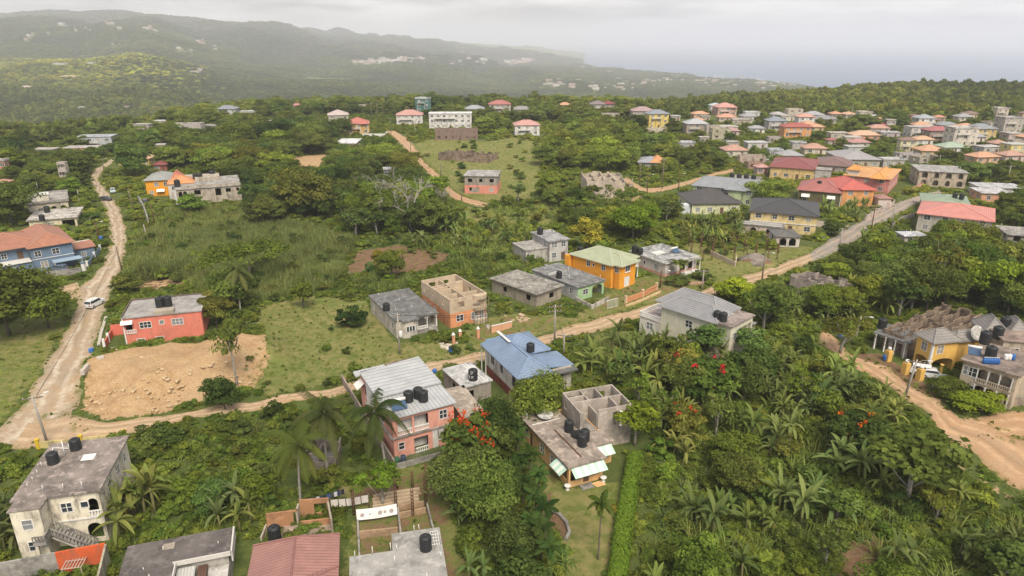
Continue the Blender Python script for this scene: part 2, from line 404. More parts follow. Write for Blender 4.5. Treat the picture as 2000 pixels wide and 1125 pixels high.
    def col(s, x, y, z0, z1, r=0.14, m=None, name='column'):
        mb = MB(); mb.lathe([(r*1.5, 0), (r*1.5, .12), (r, .18), (r, z1-z0-.2), (r*1.45, z1-z0-.1), (r*1.45, z1-z0)], 10, (x, y, z0)); return mb.build(name, m or M_trim, s.root)
    def rail(s, p, q, z, h=0.9, m=None, name='balustrade', step=0.28, solid=False):
        p, q = np.array(p), np.array(q); ln = np.hypot(*(q-p)); u = (q-p)/ln; sg = (tuple(p), tuple(u), (u[1], -u[0])); mb = MB()
        mb.sbox(sg, 0, ln, -.07, .07, z+h-.1, z+h); mb.sbox(sg, 0, ln, -.06, .06, z, z+.1)
        n = max(2, int(ln/step))
        for k in range(n+1):
            x = ln*k/n; mb.sbox(sg, max(0, x-.06), min(ln, x+.06), -.05, .05, z+.1, z+h-.1)
        return mb.build(name, m or M_white, s.root)
    def awning(s, side, pos, w, z, drop=0.7, out=1.0, m=None, rect=None):
        sg, ln = s.seg(side, rect); (px, py), (dx, dy), (ox, oy) = sg; a, b = pos*ln-w/2, pos*ln+w/2
        P = lambda t, n, zz: (px+dx*t+ox*n, py+dy*t+oy*n, zz)
        mb = MB(); mb.hexa([P(a, .03, z-.06), P(b, .03, z-.06), P(b, out, z-drop-.06), P(a, out, z-drop-.06), P(a, .03, z), P(b, .03, z), P(b, out, z-drop), P(a, out, z-drop)])
        return mb.build('awning', m or M_white, s.root)
    def rods(s, pts, z, h=0.6, m=None, r=0.035):
        for x, y in pts:
            mb = MB(); mb.tube([(x, y, z), (x+random.uniform(-.05, .05), y, z+h*random.uniform(.6, 1.2))], r, 5); mb.build('rebar', m or M_pvc, s.root)
    def steps(s, x, y, w, n, z_top, run=0.28, dirn=(0, -1), m=None):
        mb = MB()
        for k in range(n):
            z = z_top*(n-k)/n
            if dirn[1]: mb.box(x, x+w, min(y+dirn[1]*k*run, y+dirn[1]*(k+1)*run), max(y+dirn[1]*k*run, y+dirn[1]*(k+1)*run), -.3, z)
            else: mb.box(min(x+dirn[0]*k*run, x+dirn[0]*(k+1)*run), max(x+dirn[0]*k*run, x+dirn[0]*(k+1)*run), y, y+w, -.3, z)
        return mb.build('steps', m or M_greyc, s.root)
    def tank(s, px, py, z, label, r=0.62, h=1.55, blue=False):     # stands on this house's roof: photo point of its foot
        x, y = s.loc(px, py, z); return water_tank(s.W(x, y, z), label, r, h, blue)

_tank = {}
def water_tank(p, label, r=0.62, h=1.55, blue=False):
    if blue not in _tank:
        b = MB(); prof = [(1, 0)]
        for k in range(6):
            z = 0.05+k*0.125; prof += [(1, z), (1, z+.09), (.965, z+.1), (.965, z+.115)]
        prof += [(1, .80), (.97, .84), (.78, .90), (.5, .93), (.34, .94)]
        b.lathe(prof, 18); l = MB(); l.lathe([(.33, .935), (.33, .985), (.30, 1.0), (.1, 1.01)], 14)
        _tank[blue] = (b.mesh('tank_body', M_tankblue if blue else M_tank), l.mesh('tank_lid', M_tankblue if blue else M_tank))
    e = empty('water_tank', p, random.uniform(0, 6), label, 'water tank', 'round plastic water tanks')
    e.scale = (r, r, h)
    link('tank_body', _tank[blue][0], e); link('lid', _tank[blue][1], e); return e
def pipe_thing(pts, label, r=0.05, m=None, name='pipe', cat='pipe'):
    mb = MB(); p0 = Vector(pts[0]); mb.tube([Vector(p)-p0 for p in pts], r, 6)
    return tag(mb.build(name, m or M_pvc, None, p0), label, cat)

# generic distant house: base centre pixel, width in pixels
def town(cx, by, wpx, label, wall, roof, rc, st=1, rot=0.0, asp=0.8, tank=0, det=True, rise=None, group='houses of the far town'):
    g = G(cx, by); depth = g[1]*cP + (CH-g[2])*sP; w = wpx*depth/F*0.86; d = w*asp
    s = House.__new__(House); s.gz = float(g[2])-0.3; h = 0.4+2.9*st; s.h = h
    a = math.radians(rot); u = np.array([math.cos(a), math.sin(a)]); v = np.array([-u[1], u[0]])
    s.setup('house', label, 'house', group, g[:2]-u*w/2 + v*0.3, u, w, d, 2.0)
    wall, rc = dull(wall, .8), dull(rc, .72); wm = wallm(wall, 0.45); nf = max(2, int(w/3.6)); nd = max(1, int(d/3.8)); ops = {}
    for side, n in (('f', nf), ('l', nd), ('r', nd)):
        oo = []
        for k in range(st):
            for i in range(n):
                zb = 0.4+2.9*k+0.95; kk = 'x' if roof == 'ruin' else 'w'
                if side == 'f' and k == 0 and i == n//2: oo.append(((i+.5)/n, 1.0, 0.4, 2.5, 'd' if kk == 'w' else 'x'))
                else: oo.append(((i+.5)/n, 1.3 if (i+k) % 2 else 1.6, zb, zb+1.15, kk))
        ops[side] = oo
    s.walls(-1.5, h, wm, ops)
    if roof in ('flat', 'ruin'):
        if roof == 'flat':
            s.flat(h, slabm(rc, .5, .3), 0.3, 0.22, parapet=0.5 if random.random() < .35 else 0)
        else:
            t = 0.18
            for k in range(1, 3): x = w*k/3; s.part('inner_wall', wm, (x, x+t, .21, d-.21, 0, h-random.uniform(.2, .9)))
            s.part('inner_wall', wm, (.21, w/3-.01, d*.5, d*.5+t, 0, h-.4))
        s.rods([(random.uniform(.3, w-.3), random.uniform(.3, d-.3)) for _ in range(3)], h+.22 if roof == 'flat' else h-1, 0.9)
    elif roof == 'hip': s.hip(h, rise or min(w, d)*0.24, roofm(rc, 'tile', 0.6), 0.55)
    elif roof == 'cross':
        s.hip(h, rise or min(w, d)*0.24, roofm(rc, 'tile', 0.6), 0.5)
        s.hip(h-.02, min(w, d)*0.17, roofm(rc, 'tile', 0.6), 0.3, rect=(w*.58, w*.95, -1.2, d*.5), axis='y', name='porch_roof')
        for x in (w*.6, w*.93): s.col(x, -1.0, 0.0, h-.02, .16)
    elif roof == 'gable': s.hip(h, min(w, d)*0.24, roofm(rc, 'tile', 0.6), 0.5, inset=0.0)
    if st > 1 and roof != 'ruin':
        z = 0.4+2.9*(st-1); s.part('balcony', M_greyc, (w*.12, w*.62, -1.1, -.003, z-.2, z)); s.rail((w*.12, -1.0), (w*.62, -1.0), z, .9, step=.45)
        for x in (w*.14, w*.60): s.col(x, -.95, -.4, z-.2, .13)
    for k in range(tank):
        zt = h+.22 if roof == 'flat' else h+.1
        if roof == 'flat': water_tank(s.W(w*(.25+.2*k), d*.4, zt), 'black water tank on the roof of the ' + label, .6, 1.4)
    return s
# ------------------------------------------------------------------ near and middle houses
CREAM = (0.55, 0.50, 0.38); PINK = (0.66, 0.32, 0.25); CORAL = (0.60, 0.17, 0.13); PEACH = (0.66, 0.42, 0.23); LWHITE = (0.62, 0.60, 0.56)
slab_brown = slabm((0.23, 0.195, 0.175), 0.5, 0.55); slab_grey = slabm((0.30, 0.285, 0.265), 0.45, 0.4); slab_dark = slabm((0.14, 0.14, 0.138), 0.4, 0.5)
slab_mid = slabm((0.20, 0.19, 0.18), 0.5, 0.7)

# stained cream house, bottom left
s = House('stained_house', 'stained cream two storey house with weathered flat roof and outside stairs', (40, 973), (196, 961), (237, 860), 6.4, gz=0.0)
w1 = wallm((0.66, 0.61, 0.49), 0.5); w, d = s.w, s.d
s.walls(-1.2, 6.4, w1, {'f': [(.58, 1.0, 4.2, 5.3), (.80, .7, 4.5, 5.2), (.93, 1.4, 3.7, 5.5, 'a'), (.55, .9, 1.0, 2.0), (.86, 1.5, .4, 2.4, 'a')], 'r': [(.3, 1.0, 4.2, 5.3), (.6, 1.0, 4.2, 5.3), (.85, .7, 4.3, 5.2)]})
s.walls(-1.2, 6.4, w1, {'f': [(.5, .9, 4.2, 5.3), (.5, .8, 1.5, 2.6), (.55, .9, -.9, .9, 'a')]}, rect=(.3, 3.0, -2.2, -.01), open_sides='b', name='front_wing')
s.flat(6.4, slab_brown, .35, .2); s.flat(6.4, slab_brown, .2, .19, rect=(.3, 3.0, -2.0, -.56), name='wing_roof')
s.part('floor_band', M_trim, (3.0, w+.1, -.12, -.003, 3.05, 3.2)); s.rail((w*.84, -.1), (w-.1, -.1), 3.25, .8)
for k in range(12):
    x = 3.4+k*.3; s.part('stair_step', M_greyc, (x, x+.3, -1.9, -.7, 2.75-k*.25, 3.0-k*.25))
mb = MB()
for yy in (-1.93, -.67):
    for k in range(13): mb.box(3.45+k*.29, 3.53+k*.29, yy-.04, yy+.04, 2.8-k*.24, 3.7-k*.24)
    mb.tube([(3.4, yy, 3.75), (7.0, yy, .8)], .07, 6); mb.tube([(3.4, yy, 2.6), (7.0, yy, -.3)], .10, 6)
mb.build('stair_balustrade', M_greyc, s.root)
s.part('landing', M_greyc, (2.2, 3.4, -3.3, -2.21, 2.8, 3.0)); s.rail((3.35, -3.25), (3.35, -1.95), 3.0, .9, M_greyc); s.rail((2.2, -3.25), (3.35, -3.25), 3.0, .9, M_greyc)
for x in (2.4, 5.4): s.part('column', w1, (x-.15, x+.15, -3.2, -2.9, -1.0, 2.8) if x < 3 else (x-.15, x+.15, -1.9, -1.6, -1.0, 1.2))
for k in range(10): s.part('side_step', M_rust, (w+.15, w+1.0, 3.2+k*.42, 3.6+k*.42, .1+k*.3, .22+k*.3))
s.part('side_rail', plain('yellow_paint', (0.55, 0.38, 0.03), .6), (w+1.0, w+1.1, 3.0, d+.6, 1.2, 1.9), (w+1.0, w+1.1, 3.0, 3.12, 0, 1.2), (w+1.0, w+1.1, d+.5, d+.6, 0, 1.2))
s.part('skylight_sheet', M_white, (w*.55, w*.72, d*.58, d*.70, 6.62, 6.66))
s.rods([(.5, 2+k*1.3) for k in range(5)]+[(w*.3, 1), (w*.55, .8), (w*.8, .5)], 6.6, .7)
s.tank(105, 904, 6.6, 'black water tank nearest the camera on the stained cream house roof', .62, 1.5); s.tank(149, 877, 6.6, 'black water tank at the road end of the stained cream house roof', .62, 1.5)
x0, y0 = s.loc(105, 904, 6.6); x1, y1 = s.loc(149, 877, 6.6)
pipe_thing([s.W(x0-.8, y0+.6, 6.7), s.W(x0-1.1, y1+.6, 6.75), s.W(x1-.7, y1, 6.8), s.W(x1-.7, y1, 7.4)], 'white plastic pipe running between the tanks on the stained cream roof', .06)
pipe_thing([s.W((x0+x1)/2, (y0+y1)/2, 6.6), s.W((x0+x1)/2, (y0+y1)/2, 8.6)], 'tall thin white vent pipe standing between two tanks on a brown flat roof', .05)
# yellow gate wall of that house
YEL = plain('yellow_paint', (0.55, 0.38, 0.03), .6)
def wall_run(pix, h, m, label, th=.2, cap=None, name='boundary_wall', cat='wall', pts=None, base=-.5, piers=0, pm=None):
    pts = pts or GP(pix); e = empty(name, pts[0], 0, label, cat)
    for a, b in zip(pts, pts[1:]):
        ln = np.hypot(b[0]-a[0], b[1]-a[1]); u = ((b[0]-a[0])/ln, (b[1]-a[1])/ln); z = (a[2]+b[2])/2-pts[0][2]
        sg = ((a[0]-pts[0][0], a[1]-pts[0][1]), u, (u[1], -u[0])); mb = MB(); mb.sbox(sg, 0, ln, -th/2, th/2, z+base, z+h); mb.build('wall_panel', m, e)
        if cap: mb = MB(); mb.sbox(sg, 0, ln, -th/2-.05, th/2+.05, z+h, z+h+.08); mb.build('coping', cap, e)
        if piers:
            n = max(1, int(ln/piers))
            for k in range(n+1):
                mb = MB(); x = ln*k/n; mb.sbox(sg, x-.2, x+.2, -.21, .21, z+base, z+h+.35); mb.sbox(sg, x-.26, x+.26, -.27, .27, z+h+.35, z+h+.45); mb.build('pier', pm or m, e)
    return e
wall_run([(76, 876), (160, 868), (245, 858)], 1.0, wallm((0.55, .45, .2), .5), 'low wall with bright yellow piers between the stained cream house and the road', piers=3.2, pm=YEL)
# orange and grey courtyard walls
p0, p1, p2 = U(-60, 1112, 2.7), U(204, 1062, 2.7), U(188, 1128, 2.7); m1 = p0+(p1-p0)*.62
e = empty('courtyard_wall', (p1[0], p1[1], 0), 0, 'roofless courtyard wall painted orange red inside with a grey end, bottom left corner', 'wall')
def seg_wall(e, a, b, z0, z1, m, name='wall_panel', th=.2, ops=(), off=0):
    ln = np.hypot(b[0]-a[0], b[1]-a[1]); u = ((b[0]-a[0])/ln, (b[1]-a[1])/ln); sg = ((a[0]-e.location.x, a[1]-e.location.y), u, (u[1], -u[0])); mb = MB()
    wall_panel(mb, (sg[0], sg[1], sg[2]), ln, z0, z1, list(ops), th); return mb.build(name, m, e)
seg_wall(e, p0, m1, -.6, 2.7, M_greyc); seg_wall(e, m1, p1, -.6, 2.7, wallm((0.55, .10, .03), .3)); seg_wall(e, p1+(p2-p1)*.02, p2+(p2-p1)*1.2, -.6, 2.7, wallm((0.40, .36, .27), .5))
q = U(148, 1100, 1.2); mb = MB()
for k in range(7): mb.box(-.9+k*.3, -.82+k*.3, -1.2, 1.2, 0, .06)
for k in range(3): mb.box(-.9, .98, -1.2+k*1.15, -1.12+k*1.15, .06, .1)
for x in (-.86, .9):
    for y in (-1.1, 1.1): mb.box(x-.04, x+.04, y-.04, y+.04, -1.5, 0)
tag(mb.build('grille_rack', plain('rusty_white', (.42, .33, .28), .8), None, (q[0], q[1], 1.5), (0, 0, .2)), 'rusty white grille rack standing inside the orange courtyard', 'rack')

# dark flat roofed house with notch
s = House('flat_house', 'dark stained flat roofed house with zinc lean-to left of the maroon roof', (238, 1164), (448, 1134), (440, 1044), 3.2, gz=0.0)
w, d = s.w, s.d; wm = wallm((0.42, .40, .36), .8)
s.walls(-.5, 3.2, wm, {'r': [(.7, .9, 1.0, 2.1)]}, rect=(0, w, d*.52, d)); s.walls(-.5, 3.2, wm, {'r': [(.5, .9, 1.0, 2.0)]}, rect=(0, w*.46, -1.5, d*.52-.01), name='side_wall')
rf = slabm((0.125, 0.11, 0.105), .4, .35); s.flat(3.2, rf, .3, .22, rect=(0, w, d*.52, d), parapet=.0); s.flat(3.205, rf, .3, .21, rect=(0, w*.46, -1.5, d*.52-.61), name='side_roof')
s.part('kerb', plain('chalky', (.5, .48, .45), .9), (w*.47, w+.3, d*.52-.42, d*.52-.302, 3.1, 3.6), (w*.46+.302, w*.46+.42, 0, d*.5-.35, 3.1, 3.6), (w+.302, w+.45, d*.5, d+.3, 2.2, 3.5))
s.shed([(w*.5, .2, 2.5), (w*.68, .2, 2.5), (w*.68, d*.47, 2.7), (w*.5, d*.47, 2.7)], roofm((.50, .50, .48), 'rib', .3), name='zinc_sheet')
s.shed([(w*.70, .0, 2.2), (w*.79, .0, 2.2), (w*.79, d*.49, 2.5), (w*.70, d*.49, 2.5)], roofm((.12, .065, .045), 'rib', .3), name='rusted_sheet')
s.part('yard_slab', slabm((.42, .40, .38), .7, .5), (w*.80, w, d*.12, d*.47, 0, 2.1)); s.part('yard_wall', wm, (w*.64, w, -1.0, d*.1, -.3, 1.6))
s.rods([(w*.2, d*.45), (w*.28, d*.25), (w*.35, d*.8), (w*.9, d*.7)], 3.42, .5); s.part('rubble_patch', M_block, (w*.33, w*.45, d*.80, d*.93, 3.422, 3.47))

# maroon metal roof with brick rooms behind
s = House('maroon_house', 'house with maroon ribbed metal hip roof at the bottom edge', (482, 1198), (656, 1177), (652, 1050), 3.0, gz=0.0)
w, d = s.w, s.d; mr = roofm((0.30, .155, .135), 'rib', .42); mc = plain('maroon_cap', (.22, .11, .1), .5)
s.walls(-.5, 3.0, wallm((.45, .33, .25), .5), {'r': [(.3, 1.2, 1.0, 2.2), (.7, 1.2, 1.0, 2.2)]})
s.roof_poly([[(-.4, -1, 3.0), (w*.5, -1, 3.9), (w*.5, d-.4, 3.9), (-.4, d+.3, 3.0)], [(w*.5, -1, 3.9), (w+.4, -1, 3.0), (w+.4, d+.3, 3.0), (w*.5, d-.4, 3.9)], [(w*.5, d-.4, 3.9), (w+.4, d+.3, 3.0), (-.4, d+.3, 3.0)]], mr, caps=[((w*.5, -1, 3.9), (w*.5, d-.4, 3.9)), ((w*.5, d-.4, 3.9), (w+.4, d+.3, 3.0)), ((w*.5, d-.4, 3.9), (-.4, d+.3, 3.0))], capm=mc)
s.hip(3.2, 1.3, mr, .5, rect=(-.2, w-.1, -6, d*.42), axis='y', capm=mc, name='front_roof', inset=w*.45)
pf = GP([(512, 1062), (653, 1046), (648, 1018), (524, 1032)])
e = empty('brick_rooms', pf[3], 0, 'unfinished roofless brick rooms on a concrete floor behind the maroon roof', 'ruin'); BR = slabm((.36, .19, .10), .3, .25)
o3 = pf[3]; mb = MB(); mb.hexa([tuple(p-o3+np.array([0, 0, -.6])) for p in pf]+[tuple(p-o3+np.array([0, 0, .3])) for p in pf]); mb.build('floor_slab', slabm((.30, .23, .18), .4, .4), e)
a, b, c, dd = U(523, 1034), U(584, 1026), U(645, 1008), U(588, 1012)
seg_wall(e, a, b, 0, 2.2, BR, ops=[(2.9, 4.2, .3, 2.0)]); seg_wall(e, dd, c, 0, 2.6, BR, ops=[(1.6, 3.0, .7, 2.0)]); seg_wall(e, b, dd, 0, 2.2, M_block); seg_wall(e, U(652, 1044), c, 0, 2.3, M_block)
seg_wall(e, U(588, 1033), U(650, 1026), 0, 1.1, BR); seg_wall(e, U(513, 1060), a, 0, .9, M_block)
water_tank(U(538, 1058, .3), 'tall black water tank beside the brick rooms behind the maroon roof', .68, 2.2)

# grey slab house with foundations behind it
s = House('slab_house', 'new bare grey concrete slab roof with one black tank at the bottom edge', (690, 1185), (882, 1162), (852, 1038), 3.1, gz=0.0)
w, d = s.w, s.d; ws = slabm((.34, .32, .30), .3, .3)
xa, ya = s.loc(770, 1080, 3.1); s.walls(-.5, 3.1, ws, {'r': [(.4, 1.1, 1, 2.2)]}, rect=(0, w, 0, ya-.5)); s.walls(-.5, 3.1, ws, {}, rect=(xa, w, ya-.49, d), name='rear_wall')
ns = slabm((.30, .29, .275), .4, .3); s.flat(3.1, ns, .15, .2, rect=(0, w, -1, ya)); s.flat(3.1, ns, .15, .196, rect=(xa, w, ya+.31, d), name='rear_roof')
s.rods([(.4, ya-.2), (xa*.5, ya-.1), (xa, ya-2), (xa+.3, ya), (xa-.3, ya+.1), (w*.8, 2), (w-.2, d*.5), (w*.72, d-.2), (w*.78, d-.1)], 3.3, 1.0)
s.part('steel_ladder', M_pvc, *[(w-.9+k*.25, w-.86+k*.25, d-2.6, d-.4, 3.32+k*.001, 3.36) for k in range(4)], *[(w-.9, w-.1, d-2.5+k*.5, d-2.46+k*.5, 3.361, 3.39) for k in range(5)])
s.tank(832, 1072, 3.3, 'black water tank on the bare grey concrete slab', .62, 1.75)
e0 = U(697, 1006)
e = empty('house_foundation', e0, 0, 'unfinished foundation of knee walls and rusty rebar columns behind the grey slab roof', 'foundation')
MW = slabm((.36, .25, .16), .35, .25)
for (a, b, hh, m) in [((697, 1012), (701, 1096), .7, M_greyc), ((776, 1000), (784, 1072), .7, M_greyc), ((832, 990), (846, 1046), .7, M_greyc), ((697, 1012), (776, 1000), .5, MW), ((703, 1052), (777, 1044), .9, MW), ((780, 1014), (832, 1003), .8, MW), ((778, 998), (830, 989), .7, MW)]:
    seg_wall(e, U(*a), U(*b), -.4, hh, m)
for (bx, by, hh) in [(774, 995, 4.2), (807, 1008, 3.8), (832, 990, 4.6), (692, 1006, 3.6), (784, 1070, 1.6), (776, 955, 3.5), (833, 945, 3.0), (806, 955, 2.6)]:
    p = U(bx, by); mb = MB()
    for dx in (-.1, .1):
        for dy in (-.1, .1): mb.tube([(p[0]-e0[0]+dx, p[1]-e0[1]+dy, 0), (p[0]-e0[0]+dx*1.2, p[1]-e0[1]+dy, hh)], .045, 4)
    for k in range(int(hh/.5)): mb.box(p[0]-e0[0]-.12, p[0]-e0[0]+.12, p[1]-e0[1]-.12, p[1]-e0[1]+.12, .3+k*.5, .34+k*.5)
    mb.build('rebar_column', M_rust, e)
a, b = U(697, 1016, .6), U(776, 1004, .6); u = (b-a)/np.linalg.norm(b-a); ln = np.linalg.norm(b-a)
e = empty('cloth_banner', a, math.atan2(u[1], u[0]), 'white printed banner with faded round pictures stretched over the foundation', 'banner')
mb = MB(); n = 12
for k in range(n):
    f = lambda t: .12*math.sin(t*math.pi)
    x, X = ln*k/n, ln*(k+1)/n; mb.hexa([(x, -.03, .0-f(k/n)), (X, -.03, -f((k+1)/n)), (X, .0, -f((k+1)/n)), (x, .0, -f(k/n)), (x, .37, 1.15-f(k/n)), (X, .37, 1.15-f((k+1)/n)), (X, .4, 1.15-f((k+1)/n)), (x, .4, 1.15-f(k/n))])
mb.build('banner_cloth', plain('banner_white', (.66, .65, .66), .7), e)
for fx, r in ((.14, .22), (.58, .24), (.86, .24), (.33, .1), (.7, .15)):
    mb = MB(); mb.lathe([(r, 0), (r, .012)], 14); mb.build('printed_picture', plain('print_grey', (.33, .29, .28), .8), e, (ln*fx, .10, .5), (math.radians(72), 0, 0))

# clothes lines
def clothes_line(pa, pb, za, cols, label, hh=.9, n=8):
    a, b = U(*pa, za), U(*pb, za); ln = np.linalg.norm(b-a); u = (b-a)/ln
    e = empty('clothes_line', (a[0], a[1], 0), math.atan2(u[1], u[0]), label, 'clothes line')
    mb = MB(); mb.tube([(0, 0, za), (ln/2, 0, za-.15), (ln, 0, za)], .02, 4); mb.build('line', M_rubber, e)
    for x in (0, ln): mb = MB(); mb.tube([(x, 0, -.2), (x, .05, za+.2)], .05, 5); mb.build('prop', M_wood, e)
    for k in range(n):
        x, X = ln*(k+.06)/n, ln*(k+.94)/n; sag = .15*math.sin((k+.5)/n*math.pi); c = cols[k % len(cols)]; h2 = hh*random.uniform(.8, 1.05) if len(cols) > 1 else hh
        mb = MB(); mb.hexa([(x, -.03, za-sag-h2), (X, -.03, za-sag-h2), (X, .03, za-sag-h2), (x, .03, za-sag-h2), (x, -.015, za-sag), (X, -.015, za-sag), (X, .015, za-sag), (x, .015, za-sag)])
        tag(mb.build('laundry', plain('cloth%d' % (hash(c) % 999), c, .9), None, (e.location.x, e.location.y, 0), (0, 0, e.rotation_euler.z)), LAB[0] if len(cols) == 1 else LAB[1], 'laundry', LAB[2] if len(cols) == 1 else LAB[3])
LAB = ('pale towel hanging on the line left of the small white trunked tree', 'dark or blue garment pegged on the long line under the coconut palm', 'pale towels on the short clothes line', 'dark washing on the long clothes line')
clothes_line((645, 976), (719, 966), 1.9, [(.55, .50, .48)], 'short clothes line of pale towels behind the brick rooms', 1.0, 5)
clothes_line((588, 976), (672, 955), 1.9, [(.03, .04, .09), (.02, .02, .03), (.04, .07, .2), (.05, .05, .06), (.45, .45, .5)], 'long clothes line of dark and blue washing under the palm', .7, 12)

# ruin under the palms
# pink two storey house, centre
s = House('pink_house', 'two storey pink house with grey metal sheet roof, three tanks and a solar heater', (765, 817), (884, 785), (812, 705), 6.2, gz=0.0)
w, d = s.w, s.d; pk = wallm(PINK, .2); wh = wallm((.66, .64, .62), .2)
s.walls(-.5, 6.2, pk, {'f': [(.19, 2.0, 3.75, 5.6, 'o'), (.455, 2.0, 3.75, 5.6, 'o'), (.82, 1.0, 4.2, 5.4), (.12, .7, 1.2, 2.2), (.82, 1.4, 1.3, 2.1, 's'), (.44, 2.0, .1, 2.3, 'o')], 'l': [(.3, 1.0, 4.1, 5.2), (.62, .7, 4.1, 5.2), (.35, 1.0, 1.2, 2.3), (.55, .8, 1.2, 2.3), (.15, 1.2, 3.4, 5.4, 'o')]})
s.part('verandah_back', wh, (w*.06, w*.60, 1.5, 1.62, .05, 5.9)); s.part('verandah_floor', M_trim, (w*.03, w*.62, .21, 1.49, 3.1, 3.3))
s.part('white_panel', wh, (w*.63, w*.72, -.03, -.002, .02, 2.95), (w*.905, w, -.03, -.002, .02, 2.95)); s.part('white_side_panel', wh, (-.03, -.002, d*.55, d*.80, 3.2, 6.1), (-.03, -.002, d*.28, d*.38, 3.2, 6.1))
s.rail((w*.07, -.06), (w*.305, -.06), 3.3, .75); s.rail((w*.34, -.06), (w*.575, -.06), 3.3, .75); s.rail((w*.34, -.06), (w*.55, -.06), .1, .7)
s.part('floor_band', M_greyc, (-.15, w+.15, -.22, -.003, 2.98, 3.14), (-.35, -.003, .0, d*.8, 2.95, 3.1)); s.awning('f', .82, 1.9, 2.75, .6, .8, plain('grey_zinc', (.22, .21, .2), .5)); s.part('door_leaf', M_white, (w*.83, w*.86, -.9, -.8, 0, 1.1))
zr = roofm((.40, .41, .42), 'rib', .55); rb = roofm((.40, .41, .42), 'tile', .9)
s.shed([(-.3, -.35, 6.25), (w+.35, -.35, 6.25), (w+.35, d*.42, 6.45), (-.3, d*.42, 6.45)], zr, name='front_roof')
s.shed([(-.35, d*.36, 6.72), (w+.45, d*.36, 6.72), (w+.45, d*.985, 7.05), (-.35, d*.9, 7.05)], rb, name='main_roof')
s.part('roof_kerb', slab_mid, (0, w*.98, d*.38, d*.98, 6.2, 6.68)); s.shed([(-.9, d*.93, 6.4), (w*.45, d*.99, 6.4), (w*.45, d+.5, 6.6), (-.9, d+.3, 6.6)], zr, name='rear_roof'); s.part('rear_slab', slabm((.2, .15, .12), .5, .3), (w*.5, w*.95, d+.02, d+1.5, 5.9, 6.2))
s.awning('l', .08, 2.0, 5.6, .8, 1.1, M_white)
for q, l in (((798, 783), 'left of three black tanks on the pink house roof'), ((817, 776), 'rear one of three black tanks on the pink house roof'), ((827, 782), 'right of three black tanks on the pink house roof')): s.tank(*q, 6.42, l, .66, 1.6)
def solar_heater(p, rz, label, w=2.2):
    e = empty('solar_heater', p, rz, label, 'solar heater'); mb = MB(); mb.tube([(-w/2, .35, .95), (w/2, .35, .95)], .22, 12); mb.build('storage_cylinder', M_white, e)
    mb = MB(); mb.hexa([(-w/2+.1, -.9, .12), (w/2-.1, -.9, .12), (w/2-.1, -.86, .06), (-w/2+.1, -.86, .06), (-w/2+.1, .2, .82), (w/2-.1, .2, .82), (w/2-.1, .26, .77), (-w/2+.1, .26, .77)]); mb.build('collector', plain('collector', (.05, .09, .16), .25), e)
    mb = MB()
    for x in (-w/2+.2, 0, w/2-.2): mb.tube([(x, .35, 0), (x, .35, .75)], .035, 5); mb.tube([(x, -.9, .05), (x, .35, .7)], .03, 5)
    mb.build('stand', plain('steel', (.3, .3, .3), .4, .6), e); return e
x, y = s.loc(778, 795, 6.42); solar_heater(s.W(x, y, 6.36), s.root.rotation_euler.z, 'solar water heater with white cylinder on the pink house roof')
e = wall_run([(668, 748), (771, 918)], 1.5, wallm((.30, .24, .21), .6), 'tall dark wall along the left side of the pink house'); e = wall_run([(771, 918), (885, 886)], .8, M_greyc, 'low grey wall with wire mesh along the pink house front yard', cap=None)
mb = MB(); a, b = GP([(771, 918), (885, 886)])
for k in range(11):
    q = a+(b-a)*k/10-a; mb.tube([(q[0], q[1], .8), (q[0], q[1], 1.7)], .025, 4)
for zz in (1.0, 1.25, 1.5, 1.7): mb.tube([(0, 0, zz), tuple(b-a+np.array([0, 0, zz]))], .012, 4)
mb.build('wire_mesh', plain('steel', (.3, .3, .3), .4, .6), e)

# low concrete sheds between pink and blue houses
s = House('concrete_shed', 'low bare concrete shed with tan slab roof right of the pink house', (905, 818), (946, 808), (905, 755), 2.8, gz=0.0); s.walls(-.5, 2.8, wallm((.26, .23, .19), .7), {'l': [(.5, .9, .1, 2.1, 'd')]}); s.flat(2.8, slabm((.34, .29, .24), .4, .3), .15, .2); s.tank(927, 825, 2.0, 'black tank half hidden by leaves beside the low concrete shed', .6, 1.5)
s = House('concrete_annex', 'low concrete annex with pale grey roof left of the blue roofed house', (907, 757), (962, 744), (916, 711), 2.8, gz=0.0); s.walls(-.5, 2.8, wallm((.28, .25, .22), .7), {'f': [(.25, 1.0, .1, 2.1, 'x')], 'l': [(.5, 1.2, .9, 2.1, 'x')]}); s.flat(2.8, slabm((.40, .40, .40), .5, .4), .2, .2); s.part('pipe_frame', M_pvc, (s.w*.7, s.w*.73, 1, s.d, 3.0, 3.06), (s.w*.8, s.w*.83, .5, s.d, 3.0, 3.06), (s.w*.5, s.w, 1.5, 1.56, 3.061, 3.1))
t = s.tank(924, 741, 3.0, 'black tank painted with white handwritten figures on the pale grey annex', .72, 1.9)
